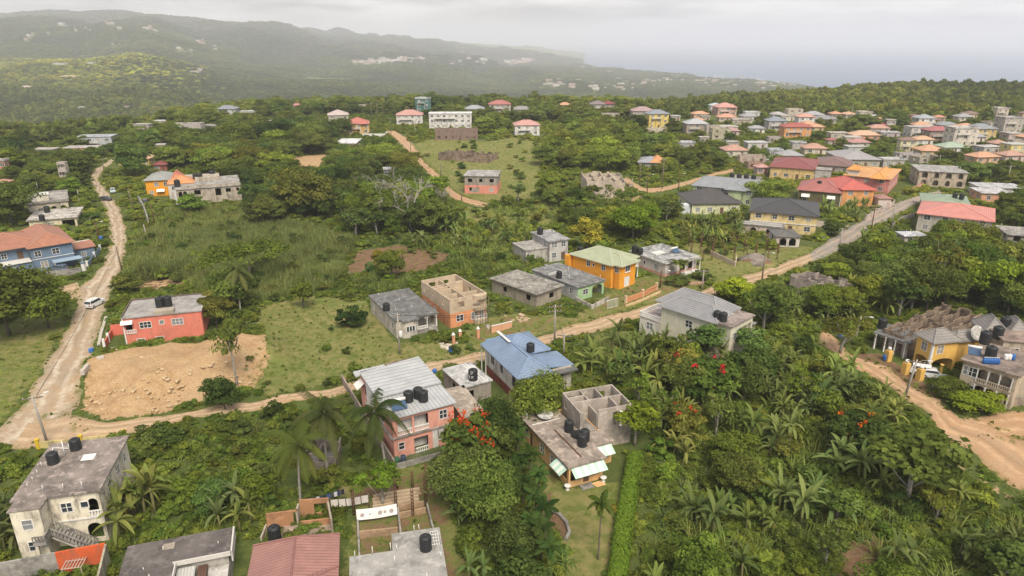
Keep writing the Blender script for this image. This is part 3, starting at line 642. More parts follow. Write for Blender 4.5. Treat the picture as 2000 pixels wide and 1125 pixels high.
# handwriting on the tank: 21 over 2.1F
mw = plain('white_chalk', (.7, .7, .7), .8); GL = {'2': [(0, .8, .1, 1), (.1, 1, .5, .95), (.5, .95, .45, .6), (.45, .6, 0, 0), (0, 0, .55, .05)], '1': [(.25, 1, .25, 0)], '.': [(.2, 0, .2, .1)], 'F': [(.1, 0, .1, 1), (.1, 1, .55, 1), (.1, .5, .45, .5)]}
def scrawl(txt, p, r, z0, h, a0, da):
    mb = MB(); q = lambda x, z, a: (r*math.cos(a), r*math.sin(a), z)
    for i, ch in enumerate(txt):
        for x1, y1, x2, y2 in GL[ch]:
            A, B = a0+(i+x1)*da, a0+(i+x2)*da; mb.tube([q(0, z0+y1*h, A), q(0, z0+y2*h, B)], .035, 4)
    return mb
tw = t.location
for txt, z, ww in (('21', 1.2, .33), ('2.1F', .45, .28)):
    mb = scrawl(txt, tw, .73, z, .42, math.radians(-92-12*len(txt)), ww); o = mb.build('painted_figures', mw, t); o.scale = (1/.72, 1/.72, 1/1.9); o.rotation_euler = (0, 0, -t.rotation_euler.z)
    o.matrix_parent_inverse = Matrix.Identity(4)
wall_run([(868, 741), (930, 722)], 1.5, M_greyc, 'unfinished grey beam wall beside the road behind the pink house'); wall_run([(872, 758), (905, 748)], 1.5, M_greyc, 'short grey beam wall between the pink house and the annex')

# blue metal roof
s = House('blue_roof_house', 'white house with blue metal tile roof and small black tank beside the road', (1011, 741), (1077, 725), (1003, 660), 5.0, gz=0.0, inset=.5)
w, d = s.w, s.d; bl = roofm((.185, .25, .36), 'tile', .36); bc = plain('blue_cap', (.20, .28, .42), .5)
s.walls(1.6, 5.0, wallm((.58, .55, .50), .4), {'l': [(.22, .9, 2.9, 4.3, 'k'), (.5, .5, 2.9, 4.2, 'k'), (.85, .9, 2.6, 4.3, 'k')], 'f': [(.3, 1.1, 2.8, 4.2), (.75, 1.1, 2.8, 4.2)]}); s.walls(-.5, 1.6, wallm((.22, .05, .035), .3), {'l': [(.45, .9, .0, 1.4, 'd')]}, rect=(.02, w-.02, .02, d-.02), name='basement_wall')
s.hip(5.0, 2.0, bl, .6, capm=bc, inset=w*.48)
xw = w+4.6; s.walls(-.5, 5.0, wallm((.55, .52, .47), .4), {'r': [(.4, 1.1, 2.8, 4.2)]}, rect=(w-.1, xw-1.6, d*.58, d+.6), name='wing_wall'); s.hip(5.02, 1.9, bl, .5, rect=(w*.25, xw-1.0, d*.56, d+1.2), axis='x', capm=bc, name='wing_roof')
s.shed([(w+.2, d*.12, 4.75), (xw+.8, d*.12, 4.3), (xw+.8, d*.55, 4.3), (w+.2, d*.55, 4.75)], bl, name='shed_roof', capm=bc); s.walls(-.5, 4.3, wallm((.40, .37, .33), .5), {'f': [(.5, 1.8, 1.8, 3.8, 'o'), ], 'r': [(.5, 2.4, 1.8, 3.8, 'o')]}, rect=(w+.01, xw+.3, d*.1, d*.52), name='porch_wall'); s.part('porch_slab', slab_dark, (w+.3, xw+.9, d*.02, d*.30, 3.75, 4.0)); s.tank(1036, 686, 5.9, 'small black tank standing on the blue tile roof', .65, 1.5); s.part('roof_strip', M_trim, (w*.40, w*.40+.5, d*.62, d*1.0, 7.06, 7.1))
for y in (d*.93, d+.8): s.col(-.4, y, -.2, 5.0, .1)

# roofless block upper storey behind the peach house, and the peach house
s = House('roofless_block', 'roofless grey block upper storey with open rooms behind the peach house', (1130, 813), (1225, 787), (1198, 746), 5.9, gz=0.0)
w, d = s.w, s.d; bk = slabm((.36, .315, .275), .3, .3)
s.walls(-.5, 5.9, bk, {'l': [(.2, .9, 4.0, 5.2, 'x')], 'b': [(.25, 1.5, 4.0, 5.2, 'x'), (.6, 1.0, 4.0, 5.2, 'x'), (.85, 1.1, 4.0, 5.2, 'x')], 'f': [(.68, .9, 3.1, 5.2, 'x'), (.86, 1.0, 3.1, 5.2, 'x'), (.2, 2.2, 3.1, 5.9, 'x')], 'r': [(.5, 1.0, 4.0, 5.2, 'x')]})
s.part('floor_slab', M_greyc, (.21, w-.21, .21, d-.21, 2.85, 3.05)); s.part('inner_wall', bk, (.22, w-.22, d*.48, d*.48+.18, 3.06, 5.88)); s.part('inner_wall', bk, (w*.33, w*.33+.18, d*.5, d-.22, 3.06, 5.87)); s.part('inner_wall', bk, (w*.33, w*.33+.18, .22, d*.47, 3.06, 5.2)); s.part('inner_wall', bk, (w*.62, w*.62+.18, d*.5, d-.22, 3.06, 5.87)); s.part('inner_wall', bk, (w*.72, w*.72+.18, .22, d*.47, 3.06, 5.87)); s.part('inner_wall', bk, (.22, w*.33, d*.72, d*.72+.18, 3.06, 5.86))
for x in (w*.77, w*.95): s.col(x, -.25, 3.1, 5.3, .15, M_white)
s = House('peach_house', 'peach house with flat stained roof and green striped awnings on a mown lawn', (1110, 916), (1213, 882), (1120, 791), 3.1, gz=0.0)
w, d = s.w, s.d; pe = wallm((.66, .41, .19), .12)
xp = w*.62; s.walls(-.4, 3.1, pe, {'f': [(.72, 1.6, 1.0, 2.2, 'o'), (.28, 2.4, 1.0, 2.4, 'o'), (.51, .8, .3, 2.3, 'd')], 'l': [(.90, 1.6, .9, 2.4, 'o'), (.2, .8, .1, 2.1, 'd'), (.1, .9, 1.0, 2.2), (.45, 1.1, 1.0, 2.2), (.68, 1.2, 1.0, 2.2)]}, rect=(0, xp, 0, d)); s.walls(-.4, 3.1, pe, {'f': [(.5, 1.5, 1.0, 2.2)], 'r': [(.4, 1.2, 1, 2.2)]}, rect=(xp+.01, w, 2.6, d), name='wing_wall')
rf = slabm((.27, .225, .19), .45, .6); s.flat(3.1, rf, .3, .22, rect=(0, xp, 0, d)); s.flat(3.103, rf, .2, .21, rect=(xp+.52, w, 2.6, 5.3), name='wing_roof')
ga, gw = plain('green_awning', (.40, .57, .47), .5), plain('white_awning', (.62, .66, .62), .5)
def striped(side, pos, ww, rect=None, n=8):
    for k in range(n): o = s.awning(side, pos+(k-(n-1)/2)*ww/n/s.seg(side, rect)[1], ww/n-.004, 2.95, .75, 1.25, ga if k % 2 == 0 else gw, rect); o.name = 'awning_stripe'
striped('f', .52, xp*.95, (0, xp, 0, d), 9); striped('l', .89, 2.6, None, 5); striped('f', .5, (w-xp)*.85, (xp, w, 2.6, 5.3), 5)
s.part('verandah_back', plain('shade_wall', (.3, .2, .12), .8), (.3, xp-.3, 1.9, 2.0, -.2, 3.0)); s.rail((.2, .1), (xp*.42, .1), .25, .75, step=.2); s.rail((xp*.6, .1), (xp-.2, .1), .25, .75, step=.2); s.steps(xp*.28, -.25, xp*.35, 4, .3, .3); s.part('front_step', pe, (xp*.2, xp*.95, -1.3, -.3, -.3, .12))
s.part('roof_beam', M_rust, (xp*.45, xp*.45+.2, 1.0, d*.62, 3.33, 3.42)); s.part('roof_pipe', M_pvc, (.1, xp*.9, d*.80, d*.80+.08, 3.33, 3.4))
for q, l in (((1111, 842), 'tall black tank furthest back on the peach house roof'), ((1142, 860), 'middle black tank on the peach house roof'), ((1137, 870), 'front black tank on the peach house roof')): s.tank(*q, 3.32, l, .62, 1.75)
x, y = s.loc(1129, 850, 3.4); e = MB(); e.lathe([(.75, 0), (.95, .15), (.95, .3), (.8, .32), (.7, .18), (.0, .16)], 18); tag(e.build('tyre', M_rubber, None, s.W(x, y, 3.34)), 'large black ring lying among the tanks on the peach house roof', 'tyre')
x, y = s.loc(1064, 815, 3.4)
def dish(p, r, label, tilt=(.25, 0, .3), pole=.9):
    e = empty('satellite_dish', p, 0, label, 'satellite dish'); mb = MB(); mb.lathe([(.02, 0), (r*.5, r*.06), (r, r*.24), (r, r*.27), (r*.5, r*.09), (.02, .03)], 18); mb.build('reflector', slabm((.42, .41, .39), .8, .5), e, (0, 0, pole), tilt)
    mb = MB(); mb.tube([(0, 0, 0), (0, 0, pole)], .05, 6); mb.build('mast', M_rust, e); return e
dish(s.W(x, y, 3.3), 1.15, 'big mouldy white satellite dish lying on the back of the peach house roof', (.15, .1, 0), .35)
s.rods([(xp*.1+k*.9, d-.3) for k in range(5)], 3.3, .7)
for q in ((1108, 957), (1178, 941)):
    p = G(*q); mb = MB(); mb.lathe([(.25, 0), (.28, .1), (.15, .3), (.38, .6), (.42, .7), (.3, .68)], 12); tag(mb.build('flower_urn', M_white, None, p), 'white flower urn beside the peach house steps', 'urn', 'white urns at the peach house')

# grey flat house with porch
s = House('grey_house', 'grey bungalow with black stained flat roof, round bay and arched porch', (774, 627), (854, 612), (796, 566), 3.3, gz=0.0)
w, d = s.w, s.d; gw_ = wallm((.50, .46, .40), .35)
s.walls(-.5, 3.3, gw_, {'l': [(.15, .9, 1.2, 2.3), (.86, .9, 1.2, 2.3), (.4, .6, 1.3, 2.0)]}, open_sides='f'); mb = MB(); wall_panel(mb, ((0, 0), (1, 0), (0, -1)), w*.5, -.5, 3.3, [(1.2, 1.8, 1.0, 2.4), (2.2, 2.8, 1.0, 2.4)]); mb.build('front_wall', gw_, s.root); s.opening(((0, 0), (1, 0), (0, -1)), 1.2, 1.8, 1.0, 2.4, 's'); s.opening(((0, 0), (1, 0), (0, -1)), 2.2, 2.8, 1.0, 2.4, 's')
s.part('porch_back', gw_, (w*.5, w-.21, 2.2, 2.4, -.4, 3.28)); s.part('porch_floor', M_greyc, (w*.5+.01, w, -.1, 2.19, -.4, .8)); mb = MB(); sg = ((w*.5, 0), (1, 0), (0, -1)); a = w*.5
for k in range(2): arch_fill(mb, sg, a*k/2+.15, a*(k+1)/2-.15, 3.1)
wall_panel(mb, sg, a, 3.1, 3.3, []); mb.build('porch_arch', M_trim, s.root)
for k in range(3): s.col(w*.5+.1+k*(a-.2)/2, -.08, .8, 3.1, .1)
s.rail((w*.52, -.05), (w*.74, -.05), .8, .6); s.steps(w*.76, -.1, w*.2, 5, .8, .3)
mb = MB(); n = 10; pts = [(w*.10+1.6*(1-math.cos(math.pi*k/n)), -1.0*math.sin(math.pi*k/n)) for k in range(n+1)]
for (xa, ya), (xb, yb) in zip(pts, pts[1:]): mb.hexa([(xa, ya, -.5), (xb, yb, -.5), (xb, .0, -.5), (xa, .0, -.5), (xa, ya, 3.3), (xb, yb, 3.3), (xb, .0, 3.3), (xa, .0, 3.3)])
mb.build('bay_wall', gw_, s.root)
mb = MB(); sgw = ((w*.10+1.6-.9, -1.03), (1, 0), (0, -1)); mb.sbox(sgw, .0, 1.8, 0, .03, 1.1, 2.3); bw = mb.build('window', M_white, s.root); mb = MB()
for k in range(3): mb.sbox(sgw, .12+k*.56, .54+k*.56, .031, .045, 1.2, 2.2)
mb.build('pane', M_glass, bw)
s.flat(3.3, slab_dark, .3, .2); s.part('bay_roof', slab_dark, (w*.10, w*.10+3.2, -1.3, -.303, 3.3, 3.495)); s.tank(755, 606, 3.5, 'dark tank on the black stained roof of the grey bungalow', .66, 1.6); s.rods([(1.5, d-1), (w*.5, d*.6), (w*.6, d*.3), (w*.2, d*.3)], 3.5, .7)

# tan roofless upper over orange lower
s = House('tan_house', 'two storey house with roofless tan block upper floor over orange ground floor', (878, 586), (949, 571), (890, 535), 5.8, gz=0.0)
w, d = s.w, s.d; tn = slabm((.46, .37, .27), .2, .2); og = wallm((.62, .27, .13), .3)
s.walls(2.9, 5.8, tn, {'l': [(.12, .8, 3.9, 5.0, 'x'), (.3, .6, 4.1, 5.0, 'x'), (.42, .5, 4.2, 4.9, 'x'), (.78, 1.0, 3.8, 5.0, 'x')], 'f': [(.3, 1.4, 3.8, 5.0, 'x'), (.72, 1.6, 3.4, 5.2, 'o')], 'b': [(.3, 1.1, 4, 5, 'x'), (.7, 1.4, 4, 5, 'x')], 'r': [(.5, 1, 4, 5, 'x')]})
s.walls(-.5, 2.9, og, {'l': [(.15, .9, 1.1, 2.1), (.3, .6, 1.2, 2.0), (.48, .8, 1.1, 2.1)], 'f': [(.26, 1.4, 1.1, 2.3), (.66, 1.3, .9, 2.3), (.86, .9, .9, 2.3)]}, name='lower_wall'); s.part('floor_slab', M_block, (.21, w-.21, .21, d-.21, 2.8, 3.0))
for r_ in ((w*.48, w*.48+.18, .22, d-.22), (.22, w*.46, d*.30, d*.30+.18), (.22, w*.46, d*.50, d*.50+.18), (.22, w*.46, d*.62, d*.62+.18), (w*.5, w-.22, d*.72, d*.72+.18), (w*.5, w-.22, d*.25, d*.25+.18), (.22, w*.46, d*.74, d*.74+.18)): s.part('inner_wall', tn, (*r_, 3.01, 5.78-random.random()*.5))
mb = MB(); pts = [(w*.62+1.5*(1-math.cos(math.pi*k/8))*1.0, -1.1*math.sin(math.pi*k/8)) for k in range(9)]
for (xa, ya), (xb, yb) in zip(pts, pts[1:]): mb.hexa([(xa, ya, 5.0), (xb, yb, 5.0), (xb, 0, 5.0), (xa, 0, 5.0), (xa, ya, 5.8), (xb, yb, 5.8), (xb, 0, 5.8), (xa, 0, 5.8)]); mb.hexa([(xa, ya, -.4), (xb, yb, -.4), (xb, 0, -.4), (xa, 0, -.4), (xa, ya, .8), (xb, yb, .8), (xb, 0, .8), (xa, 0, .8)]); mb.hexa([(xa, ya, 2.8), (xb, yb, 2.8), (xb, 0, 2.8), (xa, 0, 2.8), (xa, ya, 3.3), (xb, yb, 3.3), (xb, 0, 3.3), (xa, 0, 3.3)])
mb.build('bay', tn, s.root); s.rail((w*.62, -.4), (w*.62+2.9, -.4), .8, .8)
for k in range(6): mb = MB(); x = w*.55+k*.6; mb.tube([(x, -1.7+.2*(k % 2), -.3), (x+.2, -1.5, 4.4+.6*(k % 3))], .05, 5); mb.build('scaffold_pole', M_wood, s.root)
for z in (2.3, 3.6): mb = MB(); mb.tube([(w*.5, -1.65, z), (w+1.0, -1.3, z+.3)], .05, 5); mb.build('scaffold_pole', M_wood, s.root)

# overgrown low ruin, pale green house
s = House('overgrown_house', 'low abandoned concrete house with weeds on its flat roof left of the pale green house', (1048, 575), (1097, 558), (1010, 530), 2.9, gz=0.0); s.walls(-.5, 2.9, wallm((.32, .28, .22), .8), {'f': [(.6, 1.4, 1.0, 2.2, 'x')], 'l': [(.82, 1.3, 1.0, 2.2, 'x'), (.3, 1.2, 1.0, 2.2, 'x')]}); s.flat(2.9, slabm((.24, .225, .20), .5, .5), .5, .22); s.rods([(1+k*1.7, .3) for k in range(3)]+[(.3, 2+k*2) for k in range(4)], 3.1, .8)
s = House('pale_green_house', 'pale green flat roofed bungalow with car porch below the orange house', (1129, 561), (1183, 548), (1091, 516), 2.9, gz=0.0)
w, d = s.w, s.d; gr = wallm((.32, .47, .26), .2); gy = wallm((.45, .46, .46), .3)
s.walls(-.5, 2.9, gy, {'l': [(.86, 1.0, 1.1, 2.2), (.5, 1.0, 1.1, 2.2)], 'r': [(.2, 2.4, 0, 2.4, 'a')]}, open_sides='f'); mb = MB(); wall_panel(mb, ((0, 0), (1, 0), (0, -1)), w, -.5, 2.9, [(w*.20, w*.38, 1.0, 2.1), (w*.55, w*.93, -.1, 2.5)]); arch_fill(mb, ((0, 0), (1, 0), (0, -1)), w*.55, w*.93, 2.5); mb.build('front_wall', gr, s.root); s.opening(((0, 0), (1, 0), (0, -1)), w*.20, w*.38, 1.0, 2.1, 'w')
s.flat(2.9, slabm((.18, .18, .178), .5, .55), .35, .2); s.part('porch_back', gr, (w*.45, w-.21, 3.5, 3.6, -.2, 2.88)); s.part('roof_kerb', gy, (-.3, w*.45, d*.63, d*.63+.15, 3.1, 3.6), (w*.45, w*.45+.15, d*.63, d, 3.1, 3.6)); s.tank(1092, 543, 3.1, 'dark tank on the grey roof of the pale green bungalow', .65, 1.7); s.rods([(w*.3, d*.5), (w*.6, d*.55), (w*.2, d*.3), (w*.5, d*.3), (w*.9, .5)], 3.1, 1.3)
wall_run([(1124, 588), (1156, 604), (1188, 588)], 1.0, wallm((.5, .46, .42), .5), 'low front wall of the pale green bungalow'); s_g = empty('yard_gate', G(1196, 600), .6, 'white metal sliding gate beside the pale green bungalow', 'gate'); mb = MB()
for k in range(9): mb.box(-1.4+k*.35, -1.34+k*.35, -.03, .03, .05, 1.7)
mb.box(-1.45, 1.45, -.04, .04, 1.7, 1.78); mb.box(-1.45, 1.45, -.04, .04, 0, .05); mb.build('gate_leaf', M_white, s_g)

# orange house with sage green roof
s = House('orange_house', 'bright orange two storey house with sage green hip roof', (1196, 521), (1238, 501), (1166, 478), 5.4, gz=0.0, inset=.3)
w, d = s.w, s.d; oo = wallm((.72, .31, .03), .1); sg_ = roofm((.34, .37, .25), 'tile', .42)
s.walls(-.5, 5.4, oo, {'l': [(.42, 1.0, 3.6, 4.8), (.55, .5, 3.9, 4.5), (.80, 1.0, 3.6, 4.8)], 'f': [(.6, 1.2, 3.5, 4.8, 's'), (.55, 1.6, .3, 2.2, 'g')]}); s.hip(5.4, 1.9, sg_, .6, capm=plain('sage_cap', (.4, .43, .32), .6)); s.hip(5.38, 1.4, sg_, .5, rect=(w*.1, w*.75, -2.0, d*.5), axis='y', capm=plain('sage_cap', (.4, .43, .32), .6), name='front_roof')
s.walls(-.5, 5.4, oo, {'l': [(.5, 1.0, 3.6, 4.8)], 'f': [(.5, 1.6, 3.4, 4.8, 's'), (.5, 2.0, -.1, 2.3, 'g')]}, rect=(w*.1, w*.75, -1.6, -.01), open_sides='b', name='front_bay')
for z in (4.9, 2.4): s.awning('r', .3, 4.5, z, .7, 1.6, plain('cream_awning', (.62, .58, .42), .5))
s.part('balcony', M_trim, (w+.003, w+1.7, .4, 5.2, 2.6, 2.8)); s.rail((w+1.6, .4), (w+1.6, 5.2), 2.8, .9)
for y in (.5, 5.1): s.col(w+1.55, y, 0, 2.6)
s.part('tank_base', oo, (-.8, .6, d+.3, d+1.7, 0, 5.0)); s.tank(1133, 495, 5.0, 'black tank on the raised stand behind the orange house', .75, 1.8)

# white and pink flat house
s = House('white_flat_house', 'white and pink bungalow with patchy flat roof right of the orange house', (1300, 514), (1365, 501), (1292, 479), 3.1, gz=0.0)
w, d = s.w, s.d; s.walls(-.3, 3.1, wallm((.60, .55, .53), .3), {'l': [(.22, .8, 1.0, 2.1), (.42, .6, 1.2, 2), (.75, 1.2, 1.0, 2.2)], 'f': [(.22, 1.2, 1.0, 2.2), (.55, 1.6, .3, 2.5, 'a'), (.8, 1.4, .3, 2.5, 'a')]}); s.walls(-.5, .5, wallm((.60, .33, .26), .3), {}, rect=(-.03, w+.03, -.03, d+.03), name='plinth'); s.flat(3.1, slabm((.30, .30, .30), .65, .6), .4, .25, pm=M_trim); s.part('roof_hatch', M_trim, (w*.2, w*.5, d*.45, d*.6, 3.36, 3.7)); s.part('roof_edge', M_trim, (-.45, w+.45, -.46, -.403, 3.12, 3.38), (-.46, -.403, -.4, d+.4, 3.12, 3.38))
x, y = s.loc(1318, 492, 3.4); solar_heater(s.W(x, y, 3.36), s.root.rotation_euler.z, 'solar heater with shiny cylinder on the patchy flat roof'); s.tank(1240, 493, 3.35, 'left black tank at the back of the white and pink bungalow', .75, 1.9); s.tank(1250, 496, 3.35, 'right black tank at the back of the white and pink bungalow', .7, 1.6)
s.part('porch', M_trim, (w*.45, w*.95, -1.8, -.5, -.3, .3))
for x in (w*.47, w*.70, w*.93): s.col(x, -1.7, .3, 3.1, .12)
s.flat(3.1, M_greyc, .1, .2, rect=(w*.45, w*.95, -1.8, -.55), name='porch_roof')

# big white house with grey tile roof, right of the road
s = House('grey_tile_house', 'large cream three level house with grey tile roof above the banana thicket', (1427, 638), (1475, 617), (1338, 579), 6.8, gz=0.0)
w, d = s.w, s.d; cr = wallm((.60, .57, .45), .15); cw = wallm((.62, .58, .52), .25); gt = roofm((.235, .235, .245), 'tile', .42); gc = plain('grey_cap', (.3, .3, .31), .6)
s.walls(-.8, 6.8, cr, {'l': [(.42, 1.3, 4.4, 5.6), (.72, 1.0, 4.2, 5.4)], 'f': [(.18, 1.0, 4.2, 5.4), (.45, 1.2, 4.0, 5.8, 'o'), (.66, 1.4, 4.0, 5.8, 'o'), (.87, 1.4, 4.0, 5.8, 'o'), (.3, 1.0, .6, 1.8)]}); s.part('loggia_back', cw, (w*.35, w-.21, 1.6, 1.7, 3.5, 6.7)); s.part('loggia_floor', M_trim, (w*.35, w-.21, .21, 1.59, 3.6, 3.8)); s.awning('f', .8, 1.6, 3.0, .5, .8, M_white)
s.flat(6.8, slabm((.28, .23, .21), .5, .5), .3, .2, rect=(0, w, 0, d*.42)); s.hip(6.9, 1.7, gt, .5, rect=(-.1, w*.62, d*.20, d), axis='y', capm=gc, inset=w*.36); s.hip(6.95, 2.3, gt, .5, rect=(w*.22, w+1.0, d*.26, d*1.12), axis='y', capm=gc, inset=w*.45, name='rear_roof')
for q, l in (((1400, 624), 'left of two black tanks against the grey tile roof'), ((1412, 627), 'right of two black tanks against the grey tile roof')): s.tank(*q, 7.0, l, .66, 1.7)
s.walls(-.8, 3.4, cw, {'l': [(.5, 1.4, 1.5, 2.8)]}, rect=(0, w*.8, d+.05, d+4.5), name='terrace_wall'); s.part('terrace_slab', slabm((.42, .36, .34), .4, .4), (-.1, w*.85, d+.03, d+4.6, 3.42, 3.6)); s.rail((-.05, d+4.5), (-.05, d+.1), 3.6, .9); s.rail((w*.8, d+4.5), (-.05, d+4.5), 3.6, .9)
s.walls(-.5, 3.2, wallm((.3, .26, .22), .7), {'f': [(.6, .9, 1.2, 2.2)]}, rect=(w+.4, w+5.5, 2.0, 8.0), name='rear_annex'); s.flat(3.2, slab_mid, .2, .2, rect=(w+.4, w+5.5, 2.0, 8.0), name='annex_roof'); s.rods([(w*.3+k*.8, d*.2) for k in range(3)], 7.0, .7)

# coral house on its terrace
s = House('coral_house', 'coral red house with grey flat roof and twin tanks above the excavated slope', (236, 624), (390, 607), (404, 575), 5.3, gz=.3)
w, d = s.w, s.d; co = wallm((.62, .19, .135), .18)
s.walls(-1.5, 5.3, co, {'f': [(.27, 1.8, 3.2, 4.3), (.48, .7, 3.6, 4.3), (.68, 1.8, 3.2, 4.3), (.18, 1.2, .7, 1.2), (.42, 1.2, .7, 1.2), (.05, 1.4, 2.9, 4.4, 'o')], 'l': [(.3, 1.4, .2, 2.3, 'd'), (.7, 1.2, 3.2, 4.3)]})
s.flat(5.3, slabm((.30, .285, .275), .35, .3), .2, .2, parapet=.0); s.part('roof_kerb', plain('kerb_dark', (.12, .09, .08), .9), (-.2, w+.2, d+.0, d+.2, 5.5, 5.75), (-.2, .0, .3, d, 5.5, 5.8)); s.part('white_post', M_white, (-.15, .05, -.12, -.003, -.5, 5.3)); s.awning('f', .045, 1.9, 4.9, .5, .7, M_white); s.rail((.15, -.08), (1.9, -.08), 2.4, .7)
x, y = s.loc(322, 610, 5.5); s.part('tank_plinth', M_block, (x-1.6, x+1.6, y-.9, y+.9, 5.502, 6.1))
for q, l in (((313, 599), 'left of twin tanks on the coral house roof'), ((329, 597), 'right of twin tanks on the coral house roof')): s.tank(*q, 6.1, 'tall black ' + l, .72, 2.0)
wr = wallm((.60, .16, .11), .2)
s.part('patio', slabm((.42, .28, .24), .4, .3), (-3.4, -.01, -.2, 4.6, -1.0, .05)); s.part('patio_wall', wr, (-3.6, -3.4, -.4, 5.5, -1.0, 1.5), (-3.6, -.2, 5.5, 5.7, -1.0, 2.3)); s.part('patio_pier', M_white, (-3.7, -3.3, -.7, -.41, -1, 2.2)); s.part('patio_pier', M_white, (-3.72, -3.3, 2.4, 2.7, -1, 2.0)); s.part('patio_pier', M_white, (-.5, -.18, 5.71, 6.0, -1, 3.2)); s.part('patio_base', M_greyc, (-3.6, w*.35, -.45, -.21, -1.2, .25))
TERR_C = (s.W(-3, -2), s.W(s.w+4, -2), s.W(s.w+6, s.d+9), s.W(-2, s.d+4))
FOOT.append([s.W(-5, -2), s.W(0, -2), s.W(0, s.d+1), s.W(-5, s.d+1)])

# blue house with terracotta roof
s = House('blue_house', 'slate blue two storey house with terracotta tile roof and white windows, left edge', (63, 482), (146, 471), (106, 447), 6.0, gz=-.2)
w, d = s.w, s.d; bb = wallm((.13, .19, .27), .15); tt = roofm((.34, .155, .10), 'tile', .42); tc_ = plain('terracotta_cap', (.38, .2, .14), .7)
s.walls(-1, 6.0, bb, {'f': [(.15, 1.2, 3.6, 4.9), (.58, 1.4, 3.6, 4.9), (.25, 1.4, .8, 2.2)], 'r': [(.5, 1.2, 3.6, 4.9)]}); s.hip(6.0, 2.4, tt, .7, capm=tc_, inset=w*.45); s.part('floor_band', M_trim, (-.05, w+.1, -.1, -.003, 2.9, 3.05))
s.walls(-1, 6.0, bb, {'f': [(.45, 1.0, 3.6, 4.8), (.8, 1.2, 2.9, 5.0, 'd')]}, rect=(-9, -.01, 3.0, d), name='wing_wall', open_sides='r'); s.hip(6.02, 2.2, tt, .7, rect=(-10, w*.4, 2.4, d+.2), capm=tc_, name='wing_roof'); s.part('wing_terrace', M_trim, (-9, -.25, -.6, 2.99, 2.8, 3.0)); s.walls(-1, 2.8, bb, {'f': [(.6, 1.2, .8, 2.0)]}, rect=(-9, -.02, -.3, 2.9), name='lower_wall')
s.walls(-1, 3.2, bb, {'f': [(.5, 1.0, 1, 2.1)]}, rect=(w+.05, w+5, 3, 9.5), name='annex_wall'); s.shed([(w+.05, 2.6, 3.2), (w+5.4, 2.6, 3.2), (w+5.4, 7, 3.9), (w+.05, 7, 3.9)], tt, name='annex_roof'); s.flat(3.25, M_trim, .1, .15, rect=(w+.4, w+5.3, 7.2, 9.6), name='annex_slab')
s.part('car_porch_roof', plain('sheet_blue', (.27, .36, .46), .35), (w*.42, w*1.12, -3.4, -.5, 2.2, 2.35)); [s.col(x, y, -.8, 2.2, .09) for x in (w*.45, w*1.1) for y in (-3.2, -.8)]
wall_run([(94, 545), (160, 536)], 1.7, M_greyc, 'rough grey block wall in front of the slate blue house', cap=M_greyc)
for q, l in (((166, 533), 'tall blue and white gate pillar at the end of the grey block wall'),): 
    mb = MB(); mb.box(-.35, .35, -.35, .35, -.5, 2.4); e = tag(mb.build('gate_pillar', M_white, None, G(*q)), l, 'pillar'); mb = MB(); mb.box(-.45, .45, -.45, .45, 2.4, 2.7); mb.build('cap', bb, e)
wall_run([(172, 525), (186, 507), (197, 492)], 1.5, bb, 'blue boundary wall with white piers leading up the potholed road', piers=4.5, pm=M_white)

# cream flat houses up the left road
s = House('cream_flat_house', 'cream flat roofed bungalow with garage opening behind the slate blue house', (55, 432), (148, 424), (160, 406), 3.1, gz=-.3); w, d = s.w, s.d
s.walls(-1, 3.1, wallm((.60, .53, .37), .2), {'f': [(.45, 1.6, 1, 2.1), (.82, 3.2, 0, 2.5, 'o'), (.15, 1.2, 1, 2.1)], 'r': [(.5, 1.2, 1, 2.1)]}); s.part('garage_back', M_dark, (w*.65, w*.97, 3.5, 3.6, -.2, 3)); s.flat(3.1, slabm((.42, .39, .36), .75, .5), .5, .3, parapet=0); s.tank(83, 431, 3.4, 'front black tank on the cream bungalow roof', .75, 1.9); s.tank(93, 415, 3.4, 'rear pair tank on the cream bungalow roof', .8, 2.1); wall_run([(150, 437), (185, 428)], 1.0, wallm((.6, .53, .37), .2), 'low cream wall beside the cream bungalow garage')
s = House('cream_terrace_house', 'weathered cream house with roof terrace behind the cream bungalow', (50, 401), (129, 392), (132, 374), 3.6, gz=-.5); w, d = s.w, s.d
s.walls(-1, 3.6, wallm((.5, .45, .36), .5), {'f': [(.3, 1.2, 1, 2.1), (.62, 1.6, .9, 2.4, 'a'), (.86, 1.6, .9, 2.4, 'a')]}); s.flat(3.6, slab_grey, .4, .25, parapet=.5, pm=slab_grey); s.part('stair_hut', wallm((.6, .56, .47), .3), (w*.25, w*.55, 1, 4.5, 3.86, 6.0)); s.part('hut_roof', M_trim, (w*.23, w*.57, .8, 4.7, 6.0, 6.2)); s.rods([(w*.3, d*.7)], 6.2, 3)

